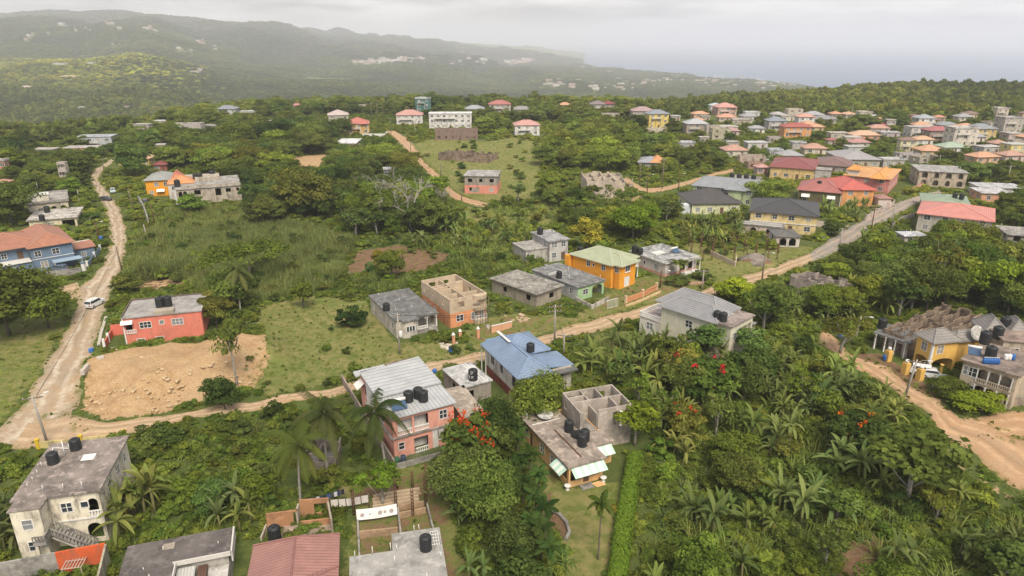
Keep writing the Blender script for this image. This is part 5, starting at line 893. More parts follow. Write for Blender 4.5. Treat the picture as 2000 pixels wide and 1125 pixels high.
# ------------------------------------------------------------------ town houses: cx, base y, width px, label, wall, roof type, roof colour, storeys, rotation
CO, OR, RD, GY, BR_, WH, TN, BG = (.55, .20, .13), (.60, .28, .12), (.36, .06, .05), (.27, .28, .30), (.22, .13, .10), (.62, .60, .58), (.40, .35, .30), (.50, .43, .34)
for a in [
 (880, 251, 96, 'long white flat roofed apartment block above the dark brick ruin', WH, 'flat', (.62, .62, .62), 3, 3, .4),
 (892, 274, 96, 'dark brick two storey shell in front of the white apartment block', (.22, .14, .11), 'ruin', TN, 2, 4, .25),
 (700, 262, 50, 'amber two storey house with coral red hip roof and white gate wall', (.62, .36, .06), 'cross', (.52, .13, .09), 2, 12, 1.0),
 (662, 243, 44, 'house with pale dusty pink roof joined to the coral red roof', (.5, .44, .36), 'hip', (.48, .38, .35), 2, 14, .9),
 (800, 243, 58, 'white verandah house with salmon hip roof left of the white apartment block', WH, 'hip', (.52, .24, .19), 2, 5, .7),
 (827, 226, 34, 'teal green three storey block with white window surrounds on the ridge', (.035, .16, .15), 'flat', (.4, .42, .42), 4, 4, .8),
 (1030, 265, 56, 'white bungalow with salmon pink hip roof on the grassy slope', WH, 'hip', (.55, .25, .21), 2, 5, .7),
 (926, 221, 44, 'grey roofed house just left of the red roofed ridge house', (.45, .42, .4), 'hip', (.30, .32, .35), 1, 0, .7),
 (977, 229, 48, 'cream two storey ridge house with red hip roof', (.45, .38, .33), 'hip', (.42, .12, .10), 3, 4, .7),
 (579, 213, 24, 'tiny pink house among trees on the left ridge', (.5, .2, .18), 'hip', (.5, .18, .16), 1, 0, .7),
 (710, 212, 26, 'grey ruin on the ridge left of the teal block', TN, 'ruin', TN, 1, 0, .6),
 (757, 207, 10, 'tiny red roofed hut on the ridge near the teal block', BG, 'hip', CO, 1, 0, .8),
 (525, 246, 20, 'small concealed hut in the trees on the left ridge', TN, 'flat', TN, 1, 0, .8),
 (443, 229, 42, 'two storey house with blue grey roof at the left end of the ridge', (.45, .45, .46), 'hip', (.22, .24, .28), 2, 5, .7),
 (484, 226, 34, 'long pale unfinished house with a pale green shed on the left ridge', (.5, .44, .38), 'flat', (.45, .5, .47), 1, 5, .6),
 (312, 245, 27, 'small pale hut with cream sheet roof among the left trees', (.5, .5, .42), 'flat', (.56, .56, .5), 1, 0, .8),
 (276, 253, 36, 'low row of grey block rooms left of the pale hut', (.38, .33, .3), 'flat', (.4, .37, .35), 1, 0, .5),
 (365, 262, 64, 'two storey grey unfinished shell behind the dark left trees', (.42, .38, .36), 'ruin', TN, 2, 6, .5),
 (408, 256, 36, 'dark open fronted shed right of the grey unfinished shell', (.3, .27, .25), 'flat', (.3, .27, .26), 1, -8, .7),
 (186, 291, 74, 'pale blue grey two storey house with terraces on the left hillside', (.40, .43, .46), 'flat', (.33, .36, .4), 2, 10, .6),
 (158, 302, 76, 'low orange flat roofed house in front of the pale blue grey house', (.66, .27, .10), 'flat', (.42, .37, .34), 1, 6, .5),
 (84, 305, 48, 'low unfinished grey house with roof rods on the far left', (.38, .33, .3), 'flat', (.4, .36, .33), 1, 3, .6),
 (318, 296, 48, 'low cream house with flat roof hidden by trees left of centre', (.5, .44, .35), 'flat', (.42, .38, .33), 1, -4, .5),
 (262, 324, 66, 'yellow house with peach hip roofs above the left road', (.55, .40, .1), 'cross', (.55, .3, .14), 1, 8, .6),
 (314, 336, 26, 'small house with dark red pyramid roof behind the amber house', (.4, .08, .06), 'hip', (.26, .05, .05), 1, 15, 1.0),
 (127, 363, 17, 'narrow bare concrete stair tower by the bamboo beside the left road', (.42, .36, .32), 'ruin', TN, 3, 8, .8),
 (4, 344, 22, 'red walled house at the left edge above the bamboo', (.5, .16, .09), 'flat', (.4, .36, .35), 2, 8, .8),
 (6, 372, 24, 'small salmon roofed hut at the left edge', (.5, .44, .4), 'hip', (.55, .24, .17), 1, 8, .8),
 (1104, 212, 26, 'house with small orange hip roof peeping over the ridge trees', (.45, .36, .3), 'hip', OR, 1, 0, .8),
 (1020, 222, 44, 'cluster house with grey roof at the ridge centre', (.4, .37, .35), 'hip', (.26, .25, .25), 1, 5, .6),
 (1168, 219, 34, 'house with mauve grey hip roof left of the dark red roof', (.42, .38, .37), 'hip', (.22, .17, .18), 2, 0, .8),
 (1190, 218, 26, 'house with dark red pyramid roof on the ridge', (.3, .2, .18), 'hip', (.27, .04, .045), 2, 10, .9),
 (1193, 231, 40, 'grey concrete house with black openings below the dark red roof', TN, 'ruin', TN, 1, 0, .6),
 (1256, 234, 48, 'long house with dusty mauve hip roof left of the yellow block', (.42, .33, .31), 'hip', (.38, .24, .24), 2, 0, .7),
 (1286, 251, 46, 'bright yellow three storey block with blue grey roof', (.70, .50, .05), 'hip', (.22, .25, .31), 3, 8, .7),
 (1320, 236, 20, 'small grey house just right of the bright yellow block', TN, 'flat', (.45, .45, .46), 1, 0, .8),
 (1282, 262, 46, 'low unfinished beige rooms below the yellow block', BG, 'ruin', BG, 1, 0, .5),
 (1361, 262, 48, 'brown two storey house with pale grey hip roof and dark windows', (.36, .28, .22), 'hip', (.38, .40, .43), 2, 0, .8),
 (1366, 244, 22, 'small house with orange roof behind the pale grey hip roof', BG, 'hip', OR, 1, 0, .8),
 (1392, 266, 30, 'unfinished tan house right of the brown two storey house', TN, 'ruin', TN, 2, 0, .6),
 (1428, 266, 36, 'house with dusty pink sheet roof in the middle of the town', (.5, .4, .38), 'hip', (.44, .22, .23), 1, 0, .7),
 (1420, 226, 44, 'large house with three tier coral roofs at the back of the town', (.55, .3, .22), 'cross', (.58, .25, .2), 2, 6, .8),
 (1398, 222, 24, 'house with pale blue hip roof left of the coral tiers', WH, 'hip', (.38, .46, .48), 2, 0, .8),
 (1421, 238, 38, 'house with wide orange hip roof below the coral tiers', (.5, .4, .3), 'hip', (.6, .27, .15), 1, 0, .7),
 (1378, 237, 20, 'small tan block left of the wide orange roof', TN, 'flat', TN, 1, 0, .8),
 (1450, 244, 44, 'row of beige flat roofed rooms in the town centre', BG, 'flat', (.42, .38, .34), 1, 0, .5),
 (1470, 229, 32, 'white flat roofed house at the back of the town', WH, 'flat', (.5, .5, .5), 1, 0, .7),
 (1340, 292, 40, 'low grey house with pale slab roof among the trees', (.4, .39, .38), 'flat', (.43, .43, .46), 1, 4, .6),
 (1376, 280, 20, 'tiny tan hut right of the pale slab roof', TN, 'flat', BG, 1, 0, .8),
 (1428, 290, 36, 'grey block house with black windows in mid town', (.38, .34, .33), 'flat', (.36, .33, .31), 1, 0, .7),
 (1480, 291, 46, 'long white and grey flat roofed bungalow left of the orange red house', (.5, .47, .45), 'flat', (.46, .46, .48), 1, 4, .6),
 (1518, 256, 40, 'house with slate blue hip roof left of the orange house', (.45, .42, .4), 'hip', (.22, .25, .31), 2, 0, .8),
 (1540, 254, 20, 'small hut with turquoise roof beside the slate blue roof', WH, 'flat', (.3, .45, .46), 1, 0, .8),
 (1557, 269, 62, 'orange two storey house with long red hip roof and balconies', (.66, .27, .06), 'hip', (.40, .08, .06), 2, 2, .5),
 (1521, 232, 28, 'white grey house at the left end of the back row', (.5, .48, .47), 'hip', (.38, .36, .36), 1, 0, .7),
 (1553, 230, 34, 'unfinished beige block with mossy roof in the back row', BG, 'ruin', BG, 2, 0, .7),
 (1592, 233, 40, 'white house with broad grey hip roof in the back row', WH, 'hip', (.33, .33, .35), 1, 0, .7),
 (1574, 247, 36, 'white house with coral hip roof behind the orange red house', WH, 'hip', (.58, .26, .18), 2, 0, .7),
 (1612, 242, 48, 'long house with dark grey hip roof in the middle of the back rows', (.42, .38, .34), 'hip', (.24, .235, .24), 1, 0, .6),
 (1634, 231, 22, 'house with orange pyramid roof in the back row by the forest', BG, 'hip', (.58, .25, .13), 1, 0, .9),
 (1662, 232, 24, 'house with peach pyramid roof and tall mast in the back row', BG, 'hip', (.60, .32, .18), 1, 10, .9),
 (1690, 238, 28, 'cream house with stepped roofs in the back row', (.56, .5, .42), 'flat', BG, 2, 0, .8),
 (1710, 236, 16, 'small pale blue roofed house in the back row', WH, 'hip', (.42, .46, .48), 1, 0, .8),
 (1720, 254, 22, 'house with red roof and white gable near the large tree', WH, 'hip', (.42, .1, .09), 1, 0, .8),
 (1739, 254, 20, 'grey two storey house beside the large town tree', TN, 'flat', TN, 2, 0, .8),
 (1747, 238, 28, 'house with wide orange hip roof in the back row', BG, 'hip', (.6, .29, .12), 1, 0, .7),
 (1769, 236, 16, 'small orange roofed house right of the wide orange roof', BG, 'hip', (.58, .26, .12), 1, 0, .9),
 (1784, 245, 16, 'narrow dark red two storey house near the forest edge', (.42, .07, .06), 'flat', (.4, .2, .17), 2, 0, .8),
 (1808, 250, 36, 'white two storey house with grey blue hip roof near the forest', WH, 'hip', (.30, .34, .38), 2, 0, .8),
 (1836, 238, 22, 'isolated house with orange roof at the forest edge', TN, 'hip', (.52, .22, .1), 1, 0, .8),
 (1852, 254, 42, 'pair of slate grey hip roofs near the forest edge', TN, 'hip', (.23, .26, .29), 1, 0, .6),
 (1805, 270, 64, 'white house with a row of dark arches in the far right town', (.55, .51, .47), 'flat', (.40, .37, .36), 2, 3, .5),
 (1640, 271, 40, 'low beige walled house left of the orange gable house', BG, 'flat', (.44, .40, .34), 1, 2, .6),
 (1692, 275, 58, 'salmon orange house with peach and grey hip roof', (.66, .30, .16), 'hip', (.58, .33, .19), 1, 0, .6),
 (1680, 290, 42, 'pale green house with dusty pink hip roof', (.40, .46, .33), 'hip', (.45, .2, .18), 1, 2, .7),
 (1624, 285, 16, 'tiny red roofed hut left of the dusty pink roof', BG, 'hip', (.4, .1, .1), 1, 0, .9),
 (1836, 277, 54, 'brown two storey house with red sheet roof and open galleries', (.3, .2, .15), 'hip', (.4, .11, .12), 2, 4, .6),
 (1883, 286, 58, 'white three level house with long balconies in the right town', (.6, .53, .45), 'flat', (.46, .42, .4), 3, 6, .6),
 (1806, 284, 38, 'white house with apricot roof corner in the right town', WH, 'hip', (.58, .32, .15), 1, 0, .7),
 (1921, 273, 56, 'mustard yellow house with slate grey hip roof in the right town', (.60, .42, .10), 'hip', (.23, .25, .28), 2, 4, .7),
 (1976, 262, 46, 'tall beige house of several terraces at the far right of the town', (.46, .40, .34), 'flat', (.36, .33, .32), 3, 6, .7),
 (1866, 300, 54, 'white house with pale green metal hip roof in the right town', WH, 'hip', (.30, .40, .29), 1, 2, .7),
 (1938, 300, 46, 'low grey sheet roofed house beside the terracotta house', (.46, .43, .42), 'flat', (.45, .43, .42), 1, 10, .7),
 (1954, 292, 32, 'terracotta house with small awnings in the right town', (.45, .25, .17), 'hip', (.45, .22, .15), 1, 4, .8),
 (1988, 308, 42, 'lemon yellow two storey house with white balustrades at the right edge', (.64, .50, .14), 'flat', (.45, .44, .43), 2, 6, .8),
 (1776, 313, 46, 'grey unfinished house with pale slab in the trees right of the silver roof', (.4, .36, .35), 'ruin', TN, 1, 0, .6),
 (1745, 327, 50, 'long low unfinished foundation with pale roof by the silver roofed house', (.42, .39, .36), 'flat', (.42, .41, .42), 1, 4, .5),
 (1832, 356, 22, 'small white gate house left of the arcaded unfinished house', WH, 'flat', (.4, .38, .36), 1, 0, .8),
 (1490, 341, 26, 'small pink hut with salmon roof behind the maroon roof house', (.5, .32, .28), 'hip', (.5, .24, .2), 1, 4, .8),
 (1476, 331, 36, 'unfinished red brick foundation rooms in mid town', (.34, .2, .14), 'ruin', TN, 1, 0, .6),
 (1560, 292, 30, 'small grey house under trees right of the long white bungalow', (.42, .4, .4), 'flat', (.4, .4, .42), 1, 0, .7),
 (1515, 307, 30, 'small house with weathered blue slab behind the maroon roof', (.4, .4, .42), 'flat', (.36, .38, .42), 1, 0, .7),
 (115, 128, 26, 'isolated white villa high on the sunny left hill', WH, 'flat', (.6, .57, .52), 2, 0, .6),
 (176, 124, 14, 'second small villa right of the white hill villa', WH, 'flat', (.55, .5, .45), 1, 0, .8),
 (375, 141, 26, 'pale block on the shoulder of the left hill', (.55, .47, .43), 'flat', (.55, .5, .45), 1, 0, .6),
 (388, 137, 12, 'small cream cube house beside the pale hill block', (.6, .5, .46), 'flat', (.55, .5, .45), 2, 0, .8),
 (132, 153, 36, 'long pinkish building in the trees of the left hill', (.55, .36, .28), 'hip', (.5, .3, .22), 1, 0, .4),
 (48, 178, 30, 'house with earth coloured walls on the left hillside', (.5, .36, .28), 'hip', (.42, .3, .24), 2, 0, .7),
 (160, 217, 18, 'small house with flat cream roof in the left valley forest', TN, 'flat', (.58, .54, .46), 2, 0, .7),
 (247, 212, 28, 'low pink house half hidden in the left valley forest', (.5, .33, .28), 'flat', (.5, .36, .3), 1, 0, .5)]:
    town(*a)
rr_ = random.Random(5); KIN = [('small grey concrete house with flat slab packed among the town houses', 'grey flat houses of the town', (.42, .39, .37), 'flat', (.40, .38, .37)), ('small beige house with flat roof packed among the town houses', 'beige flat houses of the town', (.52, .45, .37), 'flat', (.46, .42, .38)), ('small white house with grey hip roof packed among the town houses', 'white grey roofed houses of the town', (.6, .57, .54), 'hip', (.31, .31, .33)), ('unroofed tan shell packed among the town houses', 'tan shells of the town', (.42, .36, .29), 'ruin', TN), ('small pale house with faded terracotta roof packed among the town houses', 'terracotta roofed houses of the town', (.55, .47, .4), 'hip', (.48, .24, .16)), ('small peach walled house with orange roof packed among the town houses', 'peach orange roofed houses of the town', (.62, .38, .22), 'hip', (.58, .28, .13)), ('small yellow cream house with brown roof packed among the town houses', 'cream brown roofed houses of the town', (.62, .5, .28), 'hip', (.24, .14, .11))]
nh = 0
for _ in range(900):
    px, py = rr_.uniform(1345, 2030), rr_.uniform(229, 322)
    if px < 1420 and py > 285 or nh >= 40: continue
    g = G(px, py)
    if min([pdist(np.array([np.array(q)[:2] for q in P]), np.array([g[0]]), np.array([g[1]]))[0] if not pin(np.array([np.array(q)[:2] for q in P]), np.array([g[0]]), np.array([g[1]]))[0] else 0 for P in FOOT]) < 8.5: continue
    k = rr_.choice([0, 1, 2, 3, 4, 4, 5, 5, 6]); lb, gp_, wc, rt_, rc_ = KIN[k]; dd_ = g[1]*cP+(CH-g[2])*sP; town(px, py, F/dd_*rr_.uniform(8, 13), lb, tuple(v*rr_.uniform(.9, 1.1) for v in wc), rt_, rc_, 1 if rr_.random() < .82 else 2, rr_.uniform(-12, 12), rr_.uniform(.6, .9), group=gp_); nh += 1
ruin('small_ruin', 'small grey roofless ruin swallowed by bushes under the coconut palms', (598, 878), (662, 886), (655, 850), 2.6, slabm((.28, .24, .2), .5, .3), 2, 1, 1.4)
# white gate wall and fence on the upper road
wall_run([(708, 268), (752, 268), (757, 262)], 2.0, M_white, 'white boundary wall below the amber house with coral roof')
# teal block extras
def WP(pix): return np.array([p[:2] for p in GP(pix)])
P_HOLE = WP([(265, 560), (275, 535), (350, 527), (372, 540), (350, 556)])
P_DIRT = WP([(165, 800), (180, 735), (230, 715), (400, 690), (520, 680), (522, 720), (490, 755), (420, 775), (300, 808), (215, 818)])
LOW = WP([(160, 790), (185, 812), (215, 820), (300, 812), (420, 780), (490, 760), (525, 740)])
def mound(x, y):
    x, y = np.asarray(x, float), np.asarray(y, float); out = np.zeros(np.shape(x)); lo, hi = P_DIRT.min(0)-8, P_DIRT.max(0)+8; k = np.nonzero((x > lo[0]) & (x < hi[0]) & (y > lo[1]) & (y < hi[1])) if np.ndim(x) else None
    if np.ndim(x) == 0: return mound(np.array([x]), np.array([y]))[0]
    xx, yy = x[k], y[k]
    if len(xx) == 0: return out
    ins = pin(P_DIRT, xx, yy); f = np.where(ins, 1, np.clip(1-pdist(P_DIRT, xx, yy)/4.5, 0, 1)); dl = pdist(LOW, xx, yy, False); t = np.clip((dl-.4)/9, 0, 1); t = t*t*(3-2*t)
    out[k] = f*t*(2.9+.75*_noise2(xx/2.6, yy/7., 51)+.45*_noise2(xx/1.3, yy/3.5, 52)); return out
TERRF.append(mound)
TERR.append((np.array([p[:2] for p in TERR_C]), .5, 6.0)); TERR.append((P_HOLE, -1.8, 2.5))
# ------------------------------------------------------------------ roads and ground
EDGE = []
for q_ in ((575, 655, 306, 333), (270, 370, 524, 556), (690, 860, 492, 540), (820, 1000, 280, 340)): p_ = G((q_[0]+q_[1])/2, q_[3]); TARG.append((*q_, p_[1]*cP+(CH-p_[2])*sP, 50))
def road(name, Lp, Rp, m, lift=.06, sub=3.0, wob=.45):
    Lw = [p[:2] for p in GP(Lp)]; Rw = [p[:2] for p in GP(Rp)]
    def resample(P, n):
        P = np.array(P); s = np.concatenate([[0], np.cumsum(np.hypot(*np.diff(P, axis=0).T))]); t = np.linspace(0, s[-1], n)
        X = np.stack([np.interp(t, s, P[:, 0]), np.interp(t, s, P[:, 1])], 1)
        for _ in range(3): X[1:-1] = (X[:-2]+2*X[1:-1]+X[2:])/4
        return X
    ln = np.sum(np.hypot(*np.diff(np.array(Lw), axis=0).T)); n = max(8, int(ln/1.5)); A, B = resample(Lw, n), resample(Rw, n)
    FOOT.append(list(A)+list(B[::-1])); EDGE.append((A, B)); K = 9
    if name != 'road_branch':
        for i in range(0, n, 3): c = (A[i]+B[i])/2; q = proj(c, 0.0); qa, qb = proj(A[i], 0), proj(B[i], 0); TARG.append((min(qa[0], qb[0]), max(qa[0], qb[0])+1, min(qa[1], qb[1])-1, max(qa[1], qb[1])-(0 if name != 'road_paved' else 2)+1, q[2], 30))
    V = []; Fc = []
    for i in range(n):
        wa, wb = wob*2.0*math.sin(i*.9+1)*random.random(), wob*2.0*math.sin(i*.7)*random.random(); d = (B[i]-A[i]); d = d/np.hypot(*d)
        for k in range(K):
            q = (A[i]+d*wa)*(1-k/(K-1))+(B[i]+d*wb)*(k/(K-1)); V.append((q[0], q[1]))
    V = np.array(V); z = hgt(V[:, 0], V[:, 1])+lift+np.where(np.isin(np.arange(len(V)) % K, (0, K-1)), -lift-.05, 0)
    for i in range(n-1):
        for k in range(K-1): a = i*K+k; Fc.append((a, a+1, a+K+1, a+K))
    me = bpy.data.meshes.new(name); me.from_pydata([(x, y, zz) for (x, y), zz in zip(V, z)], [], Fc); me.materials.append(m)
    uv = me.uv_layers.new(name='UVMap'); uvd = []
    for f in Fc:
        for v in f: uvd += [(v % K)/(K-1), (v//K)*1.5]
    uv.data.foreach_set('uv', uvd)
    me.update(); o = link(name, me); o['kind'] = 'structure'
    if sum(p.normal.z for p in me.polygons) < 0: me.flip_normals()
    return o
def dirtm(name, c1, c2, c3, patch=.5, asphalt=0):
    m, t, b = newmat(name); b.inputs['Roughness'].default_value = .95; ge = N(t, 'ShaderNodeNewGeometry'); v = ge.outputs['Position']
    n1 = tnoise(t, v, .10, 6, .65); n2 = tnoise(t, v, .5, 6, .7); n3 = tnoise(t, v, 4, 5, .7); uv = N(t, 'ShaderNodeUVMap')
    tr = tnoise(t, uv.outputs[0], 1.0, 4, .6, (5, .035, 1))
    col = tmix(t, tramp(t, n1, [(.38, 0), (.62, 1)]), c1, c2); col = tmix(t, tramp(t, n2, [(.48, 0), (.60, patch)]), col, c3); col = tmix(t, tramp(t, tr, [(.50, 0), (.60, .4)]), col, sc(c1, .62)); col = tmix(t, tramp(t, n3, [(.3, .5), (.55, 0)]), col, sc(c1, .55)); col = tmix(t, tramp(t, n3, [(.62, 0), (.72, .6)]), col, sc(c3, 1.35))
    su = N(t, 'ShaderNodeSeparateXYZ'); t.links.new(uv.outputs[0], su.inputs[0])
    def mt(op, a, q): m_ = N(t, 'ShaderNodeMath', operation=op); t.links.new(a, m_.inputs[0]); m_.inputs[1].default_value = q; return m_.outputs[0]
    ab = lambda a: mt('ABSOLUTE', a, 0); c0 = ab(mt('SUBTRACT', su.outputs[0], .5)); rut = tramp(t, ab(mt('SUBTRACT', c0, .17)), [(.02, 1), (.085, 0)]); rm = tmix(t, 1.0, rut, tramp(t, n2, [(.36, .1), (.56, .75)]), 'MULTIPLY')
    col = tmix(t, rm, col, sc(c3, 1.12)); edg = tmix(t, 1.0, tramp(t, c0, [(.33, 0), (.47, 1)]), tramp(t, n2, [(.42, 0), (.56, .8)]), 'MULTIPLY'); col = tmix(t, edg, col, (.15, .14, .055)); mid_ = tmix(t, 1.0, tramp(t, c0, [(.03, .5), (.09, 0)]), tramp(t, n2, [(.5, 0), (.6, 1)]), 'MULTIPLY'); col = tmix(t, mid_, col, (.19, .15, .08))
    t.links.new(col, b.inputs['Base Color']); tbump(t, b, n3, .5, .06); return m
RM1 = dirtm('packed_earth', (.37, .245, .14), (.34, .25, .165), (.44, .33, .22)); RM2 = dirtm('orange_earth', (.38, .225, .12), (.35, .24, .15), (.44, .29, .17)); RM3 = dirtm('worn_asphalt', (.26, .235, .215), (.22, .205, .19), (.36, .27, .19), .6)
RM4 = dirtm('potholed_earth', (.36, .255, .155), (.30, .235, .17), (.43, .37, .29), .75)
road('road_left', [(-60, 862), (0, 833), (40, 790), (80, 714), (105, 680), (131, 637), (147, 600), (150, 560), (175, 545), (196, 520), (215, 475), (213, 445), (205, 410), (190, 385), (179, 362), (173, 347), (185, 330), (206, 318), (221, 306)], [(150, 880), (152, 842), (152, 784), (168, 718), (190, 672), (199, 640), (212, 598), (226, 560), (240, 522), (250, 470), (246, 440), (236, 408), (222, 388), (206, 368), (193, 349), (205, 330), (222, 317), (233, 305)], RM4, .07)
road('road_branch', [(60, 585), (110, 562), (150, 548)], [(60, 600), (118, 590), (165, 585)], RM1, .05)
MU = [(60, 820), (150, 806), (173, 817), (240, 822), (303, 813), (375, 804), (500, 779), (682, 750), (818, 709), (927, 691), (1045, 659), (1128, 631), (1227, 606), (1372, 566), (1500, 522), (1580, 494), (1640, 452), (1690, 425), (1742, 398), (1788, 383), (1834, 371)]
ML = [(20, 880), (130, 872), (180, 862), (248, 849), (318, 832), (400, 817), (491, 803), (671, 769), (838, 731), (935, 710), (1062, 673), (1182, 645), (1240, 625), (1398, 578), (1505, 547), (1588, 512), (1652, 486), (1705, 446), (1750, 423), (1796, 396), (1842, 378)]
road('road_main', MU[:16], ML[:16], RM1, .09); road('road_paved', MU[15:], ML[15:], RM3, .085)
road('road_branch', [(1640, 452), (1600, 446), (1575, 436)], [(1665, 440), (1625, 434), (1590, 428)], RM3, .065)
road('road_right', [(1592, 640), (1597, 655), (1612, 686), (1659, 712), (1699, 740), (1773, 775), (1801, 812), (1861, 866), (1933, 924), (2010, 972), (2100, 1030)], [(1625, 655), (1640, 668), (1672, 697), (1728, 716), (1756, 735), (1815, 775), (1870, 812), (1915, 818), (1975, 850), (2060, 880), (2160, 930)], RM2, .08, wob=.8)
road('road_branch', [(1880, 812), (1940, 806), (2020, 796), (2100, 788)], [(1900, 850), (1960, 862), (2040, 860), (2120, 850)], RM2, .06)
road('road_upper', [(753, 256), (767, 267), (783, 283), (807, 308), (845, 350), (868, 370), (879, 387), (916, 400), (952, 406)], [(772, 256), (796, 269), (808, 284), (831, 318), (860, 342), (875, 362), (897, 380), (927, 390), (952, 396)], RM2, .08)
road('road_town', [(1215, 352), (1255, 378), (1291, 376), (1350, 360), (1395, 344), (1436, 336)], [(1225, 346), (1256, 367), (1291, 366), (1345, 352), (1394, 337), (1430, 329)], RM2, .08)

LAWN = []                       # polygons (world) without rank growth; painted on the ground mesh
P_FIELD = WP([(250, 545), (270, 470), (330, 420), (480, 400), (560, 430), (690, 470), (665, 540), (640, 570), (520, 590), (430, 590), (380, 560)])
P_LAWN = WP([(500, 600), (600, 575), (715, 590), (770, 670), (905, 670), (920, 690), (700, 735), (520, 770), (470, 720), (520, 660)])
P_LAWN2 = WP([(1055, 900), (1108, 960), (1215, 940), (1222, 1000), (1195, 1140), (1100, 1200), (1110, 1090), (1070, 980)])
P_DIRT2 = WP([(560, 334), (566, 308), (640, 300), (672, 308), (650, 327), (600, 341)])
P_SOIL = WP([(672, 540), (700, 490), (780, 480), (890, 500), (860, 520), (740, 545)])
P_YARD = WP([(665, 1140), (690, 1000), (650, 960), (720, 930), (860, 900), (885, 960), (900, 1060), (940, 1200)])
P_ORCH = WP([(1085, 930), (1072, 985), (1098, 1010), (1112, 1050), (1080, 1060), (1060, 990)])
P_VERGE = WP([(1240, 540), (1330, 545), (1390, 552), (1360, 570), (1240, 600), (1100, 640), (1000, 665), (930, 680), (900, 650), (980, 610), (1120, 620)])
P_SHOULD = WP([(1640, 690), (1720, 690), (1800, 745), (1860, 800), (1760, 760), (1700, 735)])
P_GRAVEL = WP([(1448, 518), (1460, 500), (1490, 505), (1510, 520)])
P_CLEAR = WP([(1640, 1140), (1650, 1060), (1720, 1050), (1730, 1140)])
P_JUNC = WP([(1180, 365), (1210, 365), (1275, 395), (1250, 400), (1190, 385)])
P_VERGE2 = WP([(1830, 840), (1870, 900), (1990, 975), (1990, 1000), (1890, 925), (1800, 850)])
P_VERGEL = WP([(-40, 850), (0, 820), (70, 735), (130, 620), (100, 600), (-40, 650)])
P_SLOPE = WP([(800, 284), (840, 272), (960, 276), (1010, 268), (1060, 280), (1062, 312), (1040, 388), (960, 397), (890, 378), (835, 322)])
P_G2 = WP([(900, 405), (1000, 412), (1060, 395), (1130, 420), (1060, 440), (1010, 460), (1000, 505), (940, 490), (930, 450)])
P_G3 = WP([(1330, 470), (1440, 490), (1560, 480), (1640, 500), (1560, 500), (1500, 525), (1400, 560), (1370, 545)])
P_G4 = WP([(1110, 690), (1180, 650), (1250, 650), (1240, 690), (1180, 710)])
